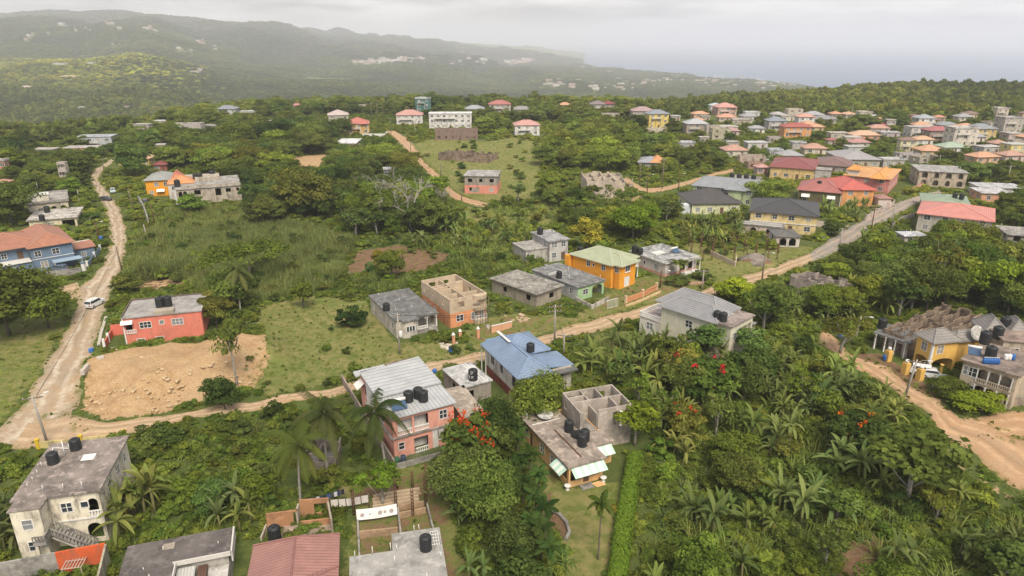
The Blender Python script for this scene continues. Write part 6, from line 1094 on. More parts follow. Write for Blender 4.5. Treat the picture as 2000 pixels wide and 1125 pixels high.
def ground():
    ys = [22.0]
    while ys[-1] < 13500: ys.append(ys[-1]+max(.75, ys[-1]*.0075))
    ys = np.array(ys); a = np.linspace(-1.22, 1.22, 420); Y, A = np.meshgrid(ys, a, indexing='ij'); X = A*(Y*.95+36)
    x, y = X.ravel(), Y.ravel(); z = hgt(x, y)
    near = y < 480
    def mask(P, soft=1.5):
        m = np.zeros(len(x)); lo, hi = P.min(0)-6, P.max(0)+6; k = np.nonzero((x > lo[0]) & (x < hi[0]) & (y > lo[1]) & (y < hi[1]))[0]
        if len(k): d = pdist(P, x[k], y[k]); ins = pin(P, x[k], y[k]); m[k] = np.clip(.5+np.where(ins, d, -d)/(2*soft), 0, 1)
        return m
    dirt = np.maximum.reduce([mask(P_DIRT, 1.2), mask(P_DIRT2, 1.0), mask(P_JUNC)*.8, mask(P_HOLE, .8)*.38, mask(P_GRAVEL, .6)*.0, mask(P_VERGE2, 2.0)*.55])
    soil = np.maximum.reduce([mask(P_SOIL, 2), mask(P_ORCH, .3), mask(P_CLEAR, 2), mask(P_YARD, 2)*.45, mask(P_SHOULD, 1.5)*.8, mask(P_VERGE, 2)*.4, mask(P_GRAVEL, .6), mask(P_HOLE, 2.5)])
    lawn = np.maximum.reduce([mask(P_LAWN, 2), mask(P_LAWN2, 1), mask(P_VERGE, 2), mask(P_VERGEL, 2), mask(P_YARD, 2)*.8, mask(P_SLOPE, 4), mask(P_G2, 4), mask(P_G3, 3), mask(P_G4, 3)])
    z = z + mask(P_DIRT, 2.0)*(.5*_noise2(x/3.2, y/2.0, 21)+.28*_noise2(x/1.0, y/1.0, 22)+.15*_noise2(x/.5, y/.5, 24)) + mask(P_HOLE, 1)*.2*_noise2(x/1.5, y/1.5, 23) + mask(P_GRAVEL, 1.6)*1.6
    nr, nc = Y.shape; idx = np.arange(nr*nc).reshape(nr, nc); q = np.stack([idx[:-1, :-1], idx[:-1, 1:], idx[1:, 1:], idx[1:, :-1]], -1).reshape(-1, 4)
    me = bpy.data.meshes.new('ground'); me.vertices.add(len(x)); me.vertices.foreach_set('co', np.stack([x, y, z], 1).ravel())
    me.loops.add(q.size); me.loops.foreach_set('vertex_index', q.ravel()); me.polygons.add(len(q)); me.polygons.foreach_set('loop_start', np.arange(0, q.size, 4)); me.polygons.foreach_set('use_smooth', np.ones(len(q), bool))
    at = me.color_attributes.new('cover', 'FLOAT_COLOR', 'POINT'); at.data.foreach_set('color', np.stack([dirt, soil, lawn, np.ones(len(x))], 1).ravel())
    me.update(calc_edges=True); me.validate()
    m, t, b = newmat('ground_cover'); b.inputs['Roughness'].default_value = 1.0; b.inputs['Specular IOR Level'].default_value = .1
    ge = N(t, 'ShaderNodeNewGeometry'); v = ge.outputs['Position']; ca = N(t, 'ShaderNodeVertexColor'); ca.layer_name = 'cover'; sp = N(t, 'ShaderNodeSeparateColor'); t.links.new(ca.outputs[0], sp.inputs[0])
    n0 = tnoise(t, v, .012, 5, .6); n1 = tnoise(t, v, .09, 6, .7); n2 = tnoise(t, v, .6, 6, .72); n3 = tnoise(t, v, 3.2, 5, .75)
    g = tmix(t, tramp(t, n1, [(.35, 0), (.65, 1)]), (.085, .115, .03), (.13, .15, .04)); g = tmix(t, tramp(t, n2, [(.40, .75), (.6, 0)]), g, (.055, .085, .022)); g = tmix(t, tramp(t, n0, [(.45, 0), (.6, .6)]), g, (.09, .105, .034))
    lw = tmix(t, tramp(t, n1, [(.38, 0), (.60, 1)]), (.155, .175, .048), (.235, .205, .082)); lw = tmix(t, tramp(t, n2, [(.42, .8), (.56, 0)]), lw, (.11, .14, .034)); lw = tmix(t, tramp(t, n3, [(.58, 0), (.72, .5)]), lw, (.27, .23, .10)); lw = tmix(t, tramp(t, n2, [(.57, 0), (.68, .65)]), lw, (.26, .20, .105))
    so_ = tmix(t, tramp(t, n2, [(.35, 0), (.65, 1)]), (.13, .075, .045), (.21, .135, .08)); so_ = tmix(t, tramp(t, n3, [(.55, 0), (.7, .6)]), so_, (.29, .22, .14))
    di = tmix(t, tramp(t, n2, [(.35, 0), (.65, 1)]), (.34, .21, .105), (.46, .32, .18)); di = tmix(t, tramp(t, n1, [(.42, 0), (.62, .6)]), di, (.42, .30, .18)); di = tmix(t, tramp(t, n3, [(.55, 0), (.68, .7)]), di, (.54, .40, .24)); di = tmix(t, tramp(t, n3, [(.36, .7), (.48, 0)]), di, (.24, .15, .07))
    def edge(o, amt=.5):
        a = N(t, 'ShaderNodeMath', operation='MULTIPLY_ADD'); t.links.new(n2, a.inputs[0]); a.inputs[1].default_value = amt*2; t.links.new(o, a.inputs[2]); return tramp(t, a.outputs[0], [(.5+amt*.75, 0), (.5+amt*1.15, 1)])
    c = tmix(t, edge(sp.outputs[2]), g, lw); c = tmix(t, edge(sp.outputs[1]), c, so_); c = tmix(t, edge(sp.outputs[0], .6), c, di)
    t.links.new(c, b.inputs['Base Color']); tbump(t, b, n3, .9, .25); me.materials.append(m)
    o = link('ground', me); o['kind'] = 'structure'
ground()
# sea
mb = MB(); mb.face([(-90000, 2500, -200), (90000, 2500, -200), (90000, 110000, -200), (-90000, 110000, -200)])
m, t, b = newmat('sea_water'); b.inputs['Roughness'].default_value = .35; b.inputs['IOR'].default_value = 1.33; ge = N(t, 'ShaderNodeNewGeometry'); v = ge.outputs['Position']
n1 = tnoise(t, v, .0007, 4, .6, (1, 2.5, 1)); n2 = tnoise(t, v, .02, 4, .6); t.links.new(tmix(t, tramp(t, n1, [(.35, 0), (.65, 1)]), (.05, .10, .19), (.085, .145, .24)), b.inputs['Base Color']); tbump(t, b, n2, .25, 3.0)
o = mb.build('sea', m); o['kind'] = 'structure'
# pale reef water along the shore
# ------------------------------------------------------------------ plants: meshes
LEAFS = {}
def tinted(m, t):
    if m.name not in LEAFS or tuple(t) == (1, 1, 1): return m
    k = (m.name, tuple(t))
    if k not in LEAFS: n0, c1, c2, tr = LEAFS[m.name]; LEAFS[k] = leafm(n0+'_tinted', tuple(a*b for a, b in zip(c1, t)), tuple(a*b for a, b in zip(c2, t)), tr)
    return LEAFS[k]
def leafm(name, c1, c2, trans=.28):
    m = bpy.data.materials.new(name); m.use_nodes = True; t = m.node_tree; t.nodes.clear(); out = N(t, 'ShaderNodeOutputMaterial')
    at = N(t, 'ShaderNodeAttribute'); at.attribute_name = 'tint'; oi = N(t, 'ShaderNodeObjectInfo')
    col = tmix(t, at.outputs['Fac'], c1, c2); hs = N(t, 'ShaderNodeHueSaturation'); t.links.new(col, hs.inputs['Color'])
    mr = N(t, 'ShaderNodeMapRange'); mr.inputs[3].default_value = .474; mr.inputs[4].default_value = .522; t.links.new(oi.outputs['Random'], mr.inputs[0]); t.links.new(mr.outputs[0], hs.inputs['Hue'])
    m2 = N(t, 'ShaderNodeMath', operation='MULTIPLY'); m2.inputs[1].default_value = 7.31; t.links.new(oi.outputs['Random'], m2.inputs[0]); m3 = N(t, 'ShaderNodeMath', operation='FRACT'); t.links.new(m2.outputs[0], m3.inputs[0])
    mr2 = N(t, 'ShaderNodeMapRange'); mr2.inputs[3].default_value = .72; mr2.inputs[4].default_value = 1.3; t.links.new(m3.outputs[0], mr2.inputs[0]); t.links.new(mr2.outputs[0], hs.inputs['Value'])
    pn = tnoise(t, oi.outputs['Location'], .0045, 4, .65); col = tmix(t, tramp(t, pn, [(.36, 0), (.64, 1)]), tmix(t, 1.0, hs.outputs[0], (.66, .70, .72), 'MULTIPLY'), tmix(t, 1.0, hs.outputs[0], (1.38, 1.30, 1.05), 'MULTIPLY'))
    pn2 = tnoise(t, oi.outputs['Location'], .0011, 3, .6); col = tmix(t, tramp(t, pn2, [(.40, 0), (.60, 1)]), tmix(t, 1.0, col, (.80, .83, .9), 'MULTIPLY'), tmix(t, 1.0, col, (1.2, 1.15, .98), 'MULTIPLY'))
    col = tmix(t, 1.0, col, oi.outputs['Color'], 'MULTIPLY')
    d = N(t, 'ShaderNodeBsdfDiffuse'); tr = N(t, 'ShaderNodeBsdfTranslucent'); ms = N(t, 'ShaderNodeMixShader'); ms.inputs[0].default_value = trans
    t.links.new(col, d.inputs[0]); t.links.new(tmix(t, .5, col, (.12, .14, .02)), tr.inputs[0]); t.links.new(d.outputs[0], ms.inputs[1]); t.links.new(tr.outputs[0], ms.inputs[2]); t.links.new(ms.outputs[0], out.inputs[0]); LEAFS[m.name] = (name, c1, c2, trans); return m
M_leaf = leafm('tree_leaves', (.085, .118, .033), (.25, .29, .078), .42); M_banana = leafm('banana_leaves', (.10, .14, .05), (.25, .275, .11), .42); M_palm = leafm('palm_fronds', (.07, .105, .035), (.20, .225, .075), .38)
M_cane = leafm('cane_blades', (.22, .27, .08), (.45, .47, .165), .5); M_dry = leafm('dry_leaves', (.10, .09, .03), (.2, .17, .07)); M_flower = leafm('orange_flowers', (.50, .045, .012), (.66, .10, .025), .2)
M_bark = plain('bark', (.13, .105, .08), .95, 0, .3); M_pale = plain('pale_bark', (.27, .25, .22), .95, 0, .25); M_stem = plain('banana_stem', (.16, .15, .06), .9, 0, .3)
def qmesh(name, V, tint, mats, n=4, mi=None, smooth=False):            # V: (faces*n, 3)
    nf = len(V)//n; me = bpy.data.meshes.new(name); me.vertices.add(len(V)); me.vertices.foreach_set('co', V.astype(np.float32).ravel()); me.loops.add(len(V)); me.loops.foreach_set('vertex_index', np.arange(len(V))); me.polygons.add(nf); me.polygons.foreach_set('loop_start', np.arange(0, len(V), n))
    if mi is not None: me.polygons.foreach_set('material_index', mi)
    a = me.attributes.new('tint', 'FLOAT', 'POINT'); a.data.foreach_set('value', np.repeat(tint, n).astype(np.float32))
    for q in (mats if isinstance(mats, list) else [mats]): me.materials.append(q)
    me.update(calc_edges=True); return me
def unit(v): return v/np.maximum(np.linalg.norm(v, axis=-1, keepdims=True), 1e-9)
def leaves(C, Nn, size, r, asp=1.7, jit=.55):          # leaf sprays at C facing roughly Nn
    n = len(C); nn = unit(Nn+r.normal(0, jit, (n, 3))); t = unit(np.cross(nn, r.normal(0, 1, (n, 3)))); b = np.cross(nn, t); s = (size*r.uniform(.6, 1.35, n))[:, None]
    return np.stack([C-t*s*asp*.5, C+b*s*.5-t*s*.08, C+t*s*asp*.5, C-b*s*.5+t*s*.1], 1).reshape(-1, 3)
def crown_pts(r, R, H, base, ncl, per, flat=1.0, shape='round', hole=.0):
    cl = []
    while len(cl) < ncl:
        p = r.uniform(-1, 1, 3); q = np.linalg.norm(p)
        if q > 1 or q < .35: continue
        if shape == 'umbrella' and (p[2] < .05 or p[2] > .75): continue
        if p[2] < -.75: continue
        cl.append(p)
    cl = np.array(cl); lump = 1+.22*np.sin(cl[:, :1]*4+r.uniform(0, 6))+.15*np.sin(cl[:, 1:2]*5+r.uniform(0, 6)); cl = cl*lump*np.array([R*.82, R*.82, H*.42])+np.array([0, 0, base+H*.5])
    rad = R*r.uniform(.14, .38, ncl)*(1.25 if shape == 'round' else .9); C, Nn, T = [], [], []
    for c, rr in zip(cl, rad):
        d = unit(r.normal(0, 1, (per, 3))); d[:, 2] = np.abs(d[:, 2])*.9+d[:, 2]*.1-.15; d = unit(d); q = rr*(r.uniform(.5, 1.1, per)+(r.random(per) < .1)*r.uniform(0, .5, per))[:, None]; C.append(c+d*q*np.array([1, 1, .72*flat])); Nn.append(d+np.array([0, 0, .35])); T.append(np.clip(r.uniform(.05, .95)+r.normal(0, .16, per), 0, 1))
    return np.concatenate(C), np.concatenate(Nn), np.concatenate(T), cl
def trunk_mesh(r, H, base, cl, rad, m, lean=.0, nl=7):
    mb = MB(); top = base+(H-base)*.45; lx, ly = r.uniform(-lean, lean, 2)*H; pts = [(0, 0, -.4), (lx*.2+r.normal(0, .06), ly*.2, top*.35), (lx*.6, ly*.6+r.normal(0, .08), top*.7), (lx, ly, top)]; mb.tube(pts, [rad*1.3, rad, rad*.85, rad*.6], 8)
    for k in r.choice(len(cl), min(nl, len(cl)), replace=False):
        a = np.array(pts[1 + (k % 3)]); e = cl[k]; mid_ = (a+e)/2+np.array([0, 0, -.15*H*.2]); mb.tube([a, mid_, a+(e-a)*.95], [rad*.45, rad*.3, rad*.12], 5)
    return mb.mesh('trunk', m)
PL = {}
def make_tree(key, seed, R, H, base, ncl, per, size, m=None, bark=None, shape='round', flower=0, fsub=3, asp=1.7, lean=.05, rad=.2):
    r = np.random.default_rng(seed); C, Nn, T, cl = crown_pts(r, R, H-base, base, ncl, per, shape=shape); tr = trunk_mesh(r, H, base, cl, rad, bark or M_bark, lean); cr = qmesh('crown', leaves(C, Nn, size, r, asp), T, m or M_leaf); fl = None
    if flower:
        top = cl[cl[:, 2] > base+(H-base)*.30]; k = r.choice(len(top), min(flower, len(top)), replace=False); F_, FN = [], []
        for c in top[k]:
            for _ in range(fsub): o_ = c+np.array([r.normal(0, R*.16), r.normal(0, R*.16), R*.26+r.normal(0, .12)]); F_.append(o_+r.normal(0, .2, (16, 3))); FN.append(np.tile([0, 0, 1.], (16, 1)))
        F_, FN = np.concatenate(F_), np.concatenate(FN); fl = qmesh('blossom', leaves(F_, FN, .22, r, 1.3, .8), r.random(len(F_)), M_flower)
    PL.setdefault(key, []).append((tr, cr, fl, R, H))
for i in range(6): make_tree('broad', 100+i, 3.4+.3*(i % 3), 7.2+.5*(i % 2), 1.7, 30+3*i, (230, 150, 175, 125, 210, 160)[i], (.24, .32, .28, .38, .25, .31)[i], asp=(1.5, 1.7, 2.6, 1.4, 2.3, 1.9)[i])
for i in range(3): make_tree('umbrella', 120+i, 5.2, 7.0, 3.0, 44, 70, .30, shape='umbrella', asp=1.5)
for i in range(3): make_tree('big', 140+i, 5.2, 9.5, 2.0, 62, 190, .32)
for i in range(3): make_tree('sparse', 160+i, 3.2, 8.5, 3.2, 16, 55, .34, bark=M_pale, lean=.1)
for i in range(2): make_tree('breadfruit', 170+i, 3.4, 8, 3.0, 20, 60, .48, bark=M_pale, asp=1.25)
for i in range(2): make_tree('flame', 180+i, 3.4, 7.6, 1.2, 34, 100, .36, flower=(22, 5)[i], fsub=(2, 1)[i]); make_tree('fewflame', 190+i, 3.4, 7.6, 1.2, 30, 100, .36, flower=5, fsub=1)
for i in range(5): make_tree('shrub', 200+i, 1.7, 2.4, -.1, 13+i, 130, .21, rad=.06)
for i in range(2): make_tree('lollipop', 220+i, 2.0, 5.2, 1.6, 20, 110, .28, rad=.12)
for i in range(2): make_tree('column', 230+i, 1.1, 9, .6, 22, 60, .3, rad=.13)
# bare trees
def bare_mesh(seed, H):
    r = np.random.default_rng(seed); mb = MB()
    def br(p, d, ln, rad, lev):
        rad = max(rad, .035)
        e = p+d*ln; m_ = (p+e)/2+r.normal(0, ln*.05, 3); mb.tube([p, m_, e], [rad, rad*.8, rad*.6], 5, cap=False)
        if lev == 0: return
        for k in range(3 if lev > 1 else 4):
            nd = unit(d+r.normal(0, .55, 3)+np.array([0, 0, .12])); br(p+d*ln*r.uniform(.6, 1.0), nd, ln*r.uniform(.55, .8), rad*.55, lev-1)
    br(np.array([0, 0, -.3]), unit(np.array([r.normal(0, .08), r.normal(0, .08), 1])), H*.42, .2, 4); return mb.mesh('branches', M_pale)
PL['bare'] = [bare_mesh(i, 9) for i in (1, 2, 3)]
# banana
def strip(base, d, L_, W, droop, r, seg=7, fold=.25, tint=.5, wav=.0):
    V, T = [], []; d = unit(d); side = unit(np.cross(d, [0, 0, 1.])+1e-6); p = base.copy(); rows = []; dd = d.copy()
    for k in range(seg+1):
        f = k/seg; w = W*math.sin(math.pi*min(.97, f*.93+.06))**.6*.5; up = np.cross(side, dd); rows.append((p-side*w+up*w*fold, p.copy(), p+side*w+up*w*fold)); dd = unit(dd+np.array([0, 0, -droop/seg])); p = p+dd*L_/seg
    for k in range(seg):
        a, b = rows[k], rows[k+1]; V += [a[0], a[1], b[1], b[0], a[1], a[2], b[2], b[1]]; T += [tint+r.normal(0, .07), tint+r.normal(0, .07)]
    return V, T
def banana_mesh(seed, n=10, H=2.6, L_=2.3, W=.62, stems=1):
    r = np.random.default_rng(seed); V, T = [], []; mb = MB()
    for s_ in range(stems):
        o = np.array([r.normal(0, .9), r.normal(0, .9), 0]) if s_ else np.zeros(3); h = H*r.uniform(.7, 1.1); mb.tube([o+[0, 0, -.3], o+[.05, 0, h*.5], o+[.08, .03, h]], [.17, .14, .09], 7)
        for k in range(n):
            a = k*2.4+r.normal(0, .25); el = r.uniform(.45, 1.42); d = np.array([math.cos(a)*math.cos(el), math.sin(a)*math.cos(el), math.sin(el)]); v, t = strip(o+[.08, .03, h], d, L_*r.uniform(.65, 1.2), W*r.uniform(.7, 1.05), r.uniform(.6, 2.0), r, tint=np.clip(r.normal(.5, .25), 0, 1)); V += v; T += t
        for k in range(2): v, t = strip(o+[.08, .03, h*.9], np.array([math.cos(k*3+1), math.sin(k*3+1), -.4]), L_*.6, W*.4, 1.8, r, tint=1.0); V += v; T += t
    return mb.mesh('stem', M_stem), qmesh('leaves', np.array(V), np.clip(np.array(T), 0, 1), M_banana)
PL['banana'] = [banana_mesh(i, 8+i % 3, 2.4, 2.3, .50, 2+i % 3) for i in range(8)]
# coconut and ornamental palms
def palm_mesh(seed, H, nf=20, FL=3.4, rad=.17, lean=.12, leaf=.75, droop=1.5, low=-.35):
    r = np.random.default_rng(seed); lx, ly = r.uniform(-lean, lean, 2)*H; pts = [np.array([lx*f**1.6, ly*f**1.6, -.4+(H+.4)*f]) for f in np.linspace(0, 1, 7)]; mb = MB(); mb.tube(pts, [rad*1.35]+[rad*(1-.4*f) for f in np.linspace(.1, 1, 6)], 8); top = pts[-1]; V, T = [], []
    for k in range(nf):
        a = k*2.399+r.normal(0, .12); el = low+(1.15-low)*((k+.5)/nf)**.9; d = np.array([math.cos(a)*math.cos(el), math.sin(a)*math.cos(el), math.sin(el)]); p = top.copy(); dd = unit(d); seg = 15; tint = np.clip(.75-.6*(k/nf)+r.normal(0, .12), 0, 1); L_ = FL*r.uniform(.68, 1.12); tint = 1.25 if el < low+.22 else tint; v, t = strip(p, dd, L_, .07, droop, r, 7, 0, .8); V += v; T += t
        for j in range(seg):
            f = (j+1)/seg; p = p+dd*L_/seg; dd = unit(dd+np.array([0, 0, -droop/seg])); side = unit(np.cross(dd, [0, 0, 1.])); ll = leaf*math.sin(math.pi*(f*.85+.12))**.7
            for sg in (-1, 1):
                e = unit(side*sg*.85+dd*.55+np.array([0, 0, -.5-.35*r.random()])); w = dd*.085; V += [p-w, p+w, p+e*ll+w*.4, p+e*ll-w*.4]; T.append(tint)
                p2 = p+dd*L_/seg*.5; V += [p2-w, p2+w, p2+e*ll+w*.4, p2+e*ll-w*.4]; T.append(tint)
    return mb.mesh('trunk', M_pale if rad > .12 else M_bark), qmesh('fronds', np.array(V), np.array(T), M_palm)
PL['coconut'] = [palm_mesh(i, 8.0, 16, 4.9, .17, .12, 1.0, 1.85, -.75) for i in range(4)]; PL['ornamental'] = [palm_mesh(40+i, 5.2, 13, 1.7, .11, .04, .5, 1.7, -.1) for i in range(3)]
# cane, grass and ground cover clumps
def tuft_mesh(seed, n, H, W, spread, m, droop=1.3):
    r = np.random.default_rng(seed); V, T = [], []
    for k in range(n):
        a = r.uniform(0, 6.28); el = r.uniform(.75, 1.5); b = np.array([r.normal(0, spread), r.normal(0, spread), -.1]); d = np.array([math.cos(a)*math.cos(el), math.sin(a)*math.cos(el), math.sin(el)]); v, t = strip(b, d, H*r.uniform(.6, 1.15), W, droop*r.uniform(.5, 1.3), r, 4, .1, np.clip(r.normal(.45, .28), 0, 1)); V += v; T += t
    return qmesh('tuft', np.array(V), np.clip(np.array(T), 0, 1), m)
PL['cane'] = [tuft_mesh(i, 46, 2.5, .11, .5, M_cane) for i in range(4)]; PL['reed'] = [tuft_mesh(20+i, 40, 1.9, .14, .4, M_banana, 1.8) for i in range(3)]; PL['grass'] = [tuft_mesh(40+i, 26, .75, .06, .3, M_cane) for i in range(3)]
def clump_mesh(seed, R, H, ncl, per, size, m=None):
    r = np.random.default_rng(seed); C, Nn, T, _ = crown_pts(r, R, H, -.15*H, ncl, per); return qmesh('clump', leaves(C, Nn, size, r), T, m or M_leaf)
PL['cover'] = [clump_mesh(300+i, 1.5, 1.5, 9, 100, .19) for i in range(5)]; PL['far'] = [clump_mesh(320+i, 4.6, 8.5, 17, 34, 1.15) for i in range(5)]
PL['weed'] = [clump_mesh(340+i, .5, .5, 5, 26, .14) for i in range(3)]

# ------------------------------------------------------------------ plants: placing
def obj(name, me, par, color=None):
    o = bpy.data.objects.new(name, me); COL.objects.link(o); o.parent = par
    if color is not None: o.color = (*color, 1)
    return o
CNT = {}
def plant(kind, p, h, r_, label, group=None, tint=(1, 1, 1), name=None, cat=None, rz=None, var=None):
    lib = PL[kind]; i = CNT.get(kind, 0); CNT[kind] = i+1; it = lib[(i*5+i//3) % len(lib) if var is None else var]; rz = random.uniform(0, 6.28) if rz is None else rz
    nm, ct = {'banana': ('banana_plant', 'banana plant'), 'coconut': ('coconut_palm', 'palm tree'), 'ornamental': ('ornamental_palm', 'palm tree'), 'bare': ('bare_tree', 'tree'), 'shrub': ('shrub', 'shrub'), 'flame': ('flame_tree', 'tree'), 'fewflame': ('flame_tree', 'tree'), 'sparse': ('half_bare_tree', 'tree'), 'breadfruit': ('large_leaved_tree', 'tree'), 'umbrella': ('umbrella_tree', 'tree')}.get(kind, ('leafy_tree', 'tree')); nm, ct = name or nm, cat or ct
    e = empty(nm, (p[0], p[1], p[2]-.08), rz, label, ct, group)
    if kind in ('banana',): e.scale = (r_, r_, h); obj('stem', it[0], e); obj('leaves', it[1], e, tint)
    elif kind in ('coconut', 'ornamental'): H0 = 8.0 if kind == 'coconut' else 5.2; e.scale = (r_, r_, h/H0); obj('trunk', it[0], e); obj('fronds', it[1], e, tint)
    elif kind == 'bare': e.scale = (r_/3.5, r_/3.5, h/9); obj('branches', it, e)
    else:
        e.scale = (r_/it[3], r_/it[3], h/it[4]); obj('trunk', it[0], e); obj('crown', it[1], e, tint)
        if it[2]: obj('blossom', it[2], e)
    return e
FB = [np.array([np.array(q)[:2] for q in P]) for P in FOOT]; FBB = [(P.min(0), P.max(0)) for P in FB]
def free(x, y, pad=0.0):
    ok = np.ones(np.shape(x), bool)
    for P, (lo, hi) in zip(FB, FBB):
        k = np.nonzero((x > lo[0]-pad) & (x < hi[0]+pad) & (y > lo[1]-pad) & (y < hi[1]+pad) & ok)[0]
        if len(k):
            bad = pin(P, x[k], y[k])
            if pad: bad |= pdist(P, x[k], y[k]) < pad
            ok[k[bad]] = False
    return ok
def covers(p, h, r_, lim=.16):           # would a plant at p hide a house or road that the photo shows?
    x, y, z = p; d = y*cP+(CH-z)*sP; px = 1000+F*x/d; k = F/d; yb = 562.5-F*((z-CH)*cP+y*sP)/d; yt = yb-h*k*.97; w = r_*k*.85
    if not len(TG): return False
    m = (TG[:, 4] > d+1.5) & (TG[:, 0] < px+w) & (TG[:, 1] > px-w) & (TG[:, 2] < yb) & (TG[:, 3] > yt)
    if not m.any(): return False
    t = TG[m]; ov = (np.minimum(t[:, 1], px+w)-np.maximum(t[:, 0], px-w))*(np.minimum(t[:, 3], yb)-np.maximum(t[:, 2], yt)); return bool((ov > lim*(t[:, 1]-t[:, 0])*np.maximum(t[:, 3]-t[:, 2], 1)).any())
TG = np.array(TARG)
def unhidden(P, h, r_, lim=.16): h = np.broadcast_to(h, len(P)); r_ = np.broadcast_to(r_, len(P)); return np.array([not covers(p, a, b, lim) for p, a, b in zip(P, h, r_)], bool)
def scat(P, spacing, seed, pad=0.0, avoid=(), jit=.45, grow=0.0):
    P = np.asarray(P); lo, hi = P.min(0), P.max(0); r = np.random.default_rng(seed); nx, ny = int((hi[0]-lo[0])/spacing)+1, int((hi[1]-lo[1])/spacing)+1
    gx, gy = np.meshgrid(np.arange(nx), np.arange(ny)); x = lo[0]+(gx.ravel()+.5+r.uniform(-jit, jit, gx.size))*spacing; y = lo[1]+(gy.ravel()+.5+r.uniform(-jit, jit, gx.size))*spacing; k = pin(P, x, y); x, y = x[k], y[k]; k = free(x, y, pad); x, y = x[k], y[k]
    for A in avoid: k = ~pin(A, x, y); x, y = x[k], y[k]
    return np.stack([x, y, hgt(x, y)], 1)
def stuff(name, pts, scl, protos, label, cat, tint=(1, 1, 1), zs=None, seed=0):
    r = np.random.default_rng(seed+len(pts)); n = len(pts)
    if n == 0: return
    pc = bpy.data.collections.new(name+'_kinds')
    for me in protos:
        me = me.copy()
        for q in range(len(me.materials)): me.materials[q] = tinted(me.materials[q], tint)
        pc.objects.link(bpy.data.objects.new(name+'_clump', me))
    me = bpy.data.meshes.new(name); me.vertices.add(n); me.vertices.foreach_set('co', np.asarray(pts, np.float32).ravel())
    for nm, arr in (('sc', np.broadcast_to(scl, n)), ('rz', r.uniform(0, 6.28, n)), ('zs', np.broadcast_to(1.0 if zs is None else zs, n))): a = me.attributes.new(nm, 'FLOAT', 'POINT'); a.data.foreach_set('value', np.ascontiguousarray(arr, np.float32))
    a = me.attributes.new('ix', 'INT', 'POINT'); a.data.foreach_set('value', r.integers(0, len(protos), n).astype(np.int32))
    o = link(name, me); tag(o, label, cat, None, 'stuff'); ng = bpy.data.node_groups.new(name, 'GeometryNodeTree'); ng.interface.new_socket('Geometry', in_out='INPUT', socket_type='NodeSocketGeometry'); ng.interface.new_socket('Geometry', in_out='OUTPUT', socket_type='NodeSocketGeometry')
    gi, go = ng.nodes.new('NodeGroupInput'), ng.nodes.new('NodeGroupOutput'); ip = ng.nodes.new('GeometryNodeInstanceOnPoints'); ci = ng.nodes.new('GeometryNodeCollectionInfo'); ci.inputs[0].default_value = pc; ci.inputs[1].default_value = True; ci.inputs[2].default_value = True
    def at(nm, ty): q = ng.nodes.new('GeometryNodeInputNamedAttribute'); q.data_type = ty; q.inputs[0].default_value = nm; return q.outputs[0]
    k = ng.links.new; k(gi.outputs[0], ip.inputs['Points']); k(ci.outputs[0], ip.inputs['Instance']); ip.inputs['Pick Instance'].default_value = True; k(at('ix', 'INT'), ip.inputs['Instance Index'])
    cr = ng.nodes.new('ShaderNodeCombineXYZ'); k(at('rz', 'FLOAT'), cr.inputs[2]); k(cr.outputs[0], ip.inputs['Rotation']); cs = ng.nodes.new('ShaderNodeCombineXYZ'); s_ = at('sc', 'FLOAT'); mu = ng.nodes.new('ShaderNodeMath'); mu.operation = 'MULTIPLY'; k(s_, mu.inputs[0]); k(at('zs', 'FLOAT'), mu.inputs[1]); k(s_, cs.inputs[0]); k(s_, cs.inputs[1]); k(mu.outputs[0], cs.inputs[2]); k(cs.outputs[0], ip.inputs['Scale']); k(ip.outputs[0], go.inputs[0])
    md = o.modifiers.new('scatter', 'NODES'); md.node_group = ng; return o
# ------------------------------------------------------------------ plants: the single, recognisable ones (foot pixel, height m, radius m)
BRI, DRK, OLV, YEL_, LIM, PALE = (1.35, 1.3, .9), (.62, .75, .7), (1.15, 1.0, .8), (1.75, 1.4, .8), (1.5, 1.75, .7), (1.2, 1.2, 1.15)
def T(kind, px, py, h, r_, label, tint=(1, 1, 1), **k): return plant(kind, G(px, py), h, r_, label, None, tint, **k)
T('big', 1048, 822, 7.2, 4.1, 'rounded bright green tree between the blue roof and the peach house', BRI)
T('big', 20, 655, 13.5, 8.2, 'huge dark mango like tree at the left edge beside the dirt road', (.85, .95, .75)); T('big', 95, 640, 9, 5.0, 'lower green tree leaning from the huge tree towards the white minivan', (1, 1.1, .7))
T('lollipop', 593, 602, 5.6, 2.3, 'small round lollipop tree alone on the lawn', (1.1, 1.15, .7), name='round_tree')
T('big', 455, 600, 8.5, 4.6, 'dense green tree right behind the coral house', (.9, 1, .8)); T('broad', 425, 640, 7.0, 3.4, 'brownish tree covering the right end of the coral house', OLV)
T('sparse', 463, 752, 13, 2.5, 'tall leaning tree with bare pale limbs beside the excavated slope', OLV, name='half_bare_tree'); T('broad', 440, 800, 5.5, 2.4, 'small leafy tree on the road edge below the excavated slope', DRK)
T('umbrella', 487, 545, 8.0, 8.5, 'wide flat crowned yellow green tree in the middle of the cane field', (1.2, 1.3, .75))
T('coconut', 470, 610, 9.0, 1.1, 'coconut palm standing behind the coral house', (1, 1, 1)); T('broad', 765, 545, 7, 3.3, 'rounded green tree on the brown cleared soil', (1, 1.1, .75)); T('broad', 740, 525, 5, 1.7, 'narrow yellow green tree beside the rounded tree on the soil', YEL_); T('shrub', 722, 540, 3.4, 1.6, 'dark bluish shrub on the cleared brown soil', (.7, 1, 1)); T('shrub', 762, 553, 2.2, 1.7, 'lime green shrub under the rounded soil tree', LIM)
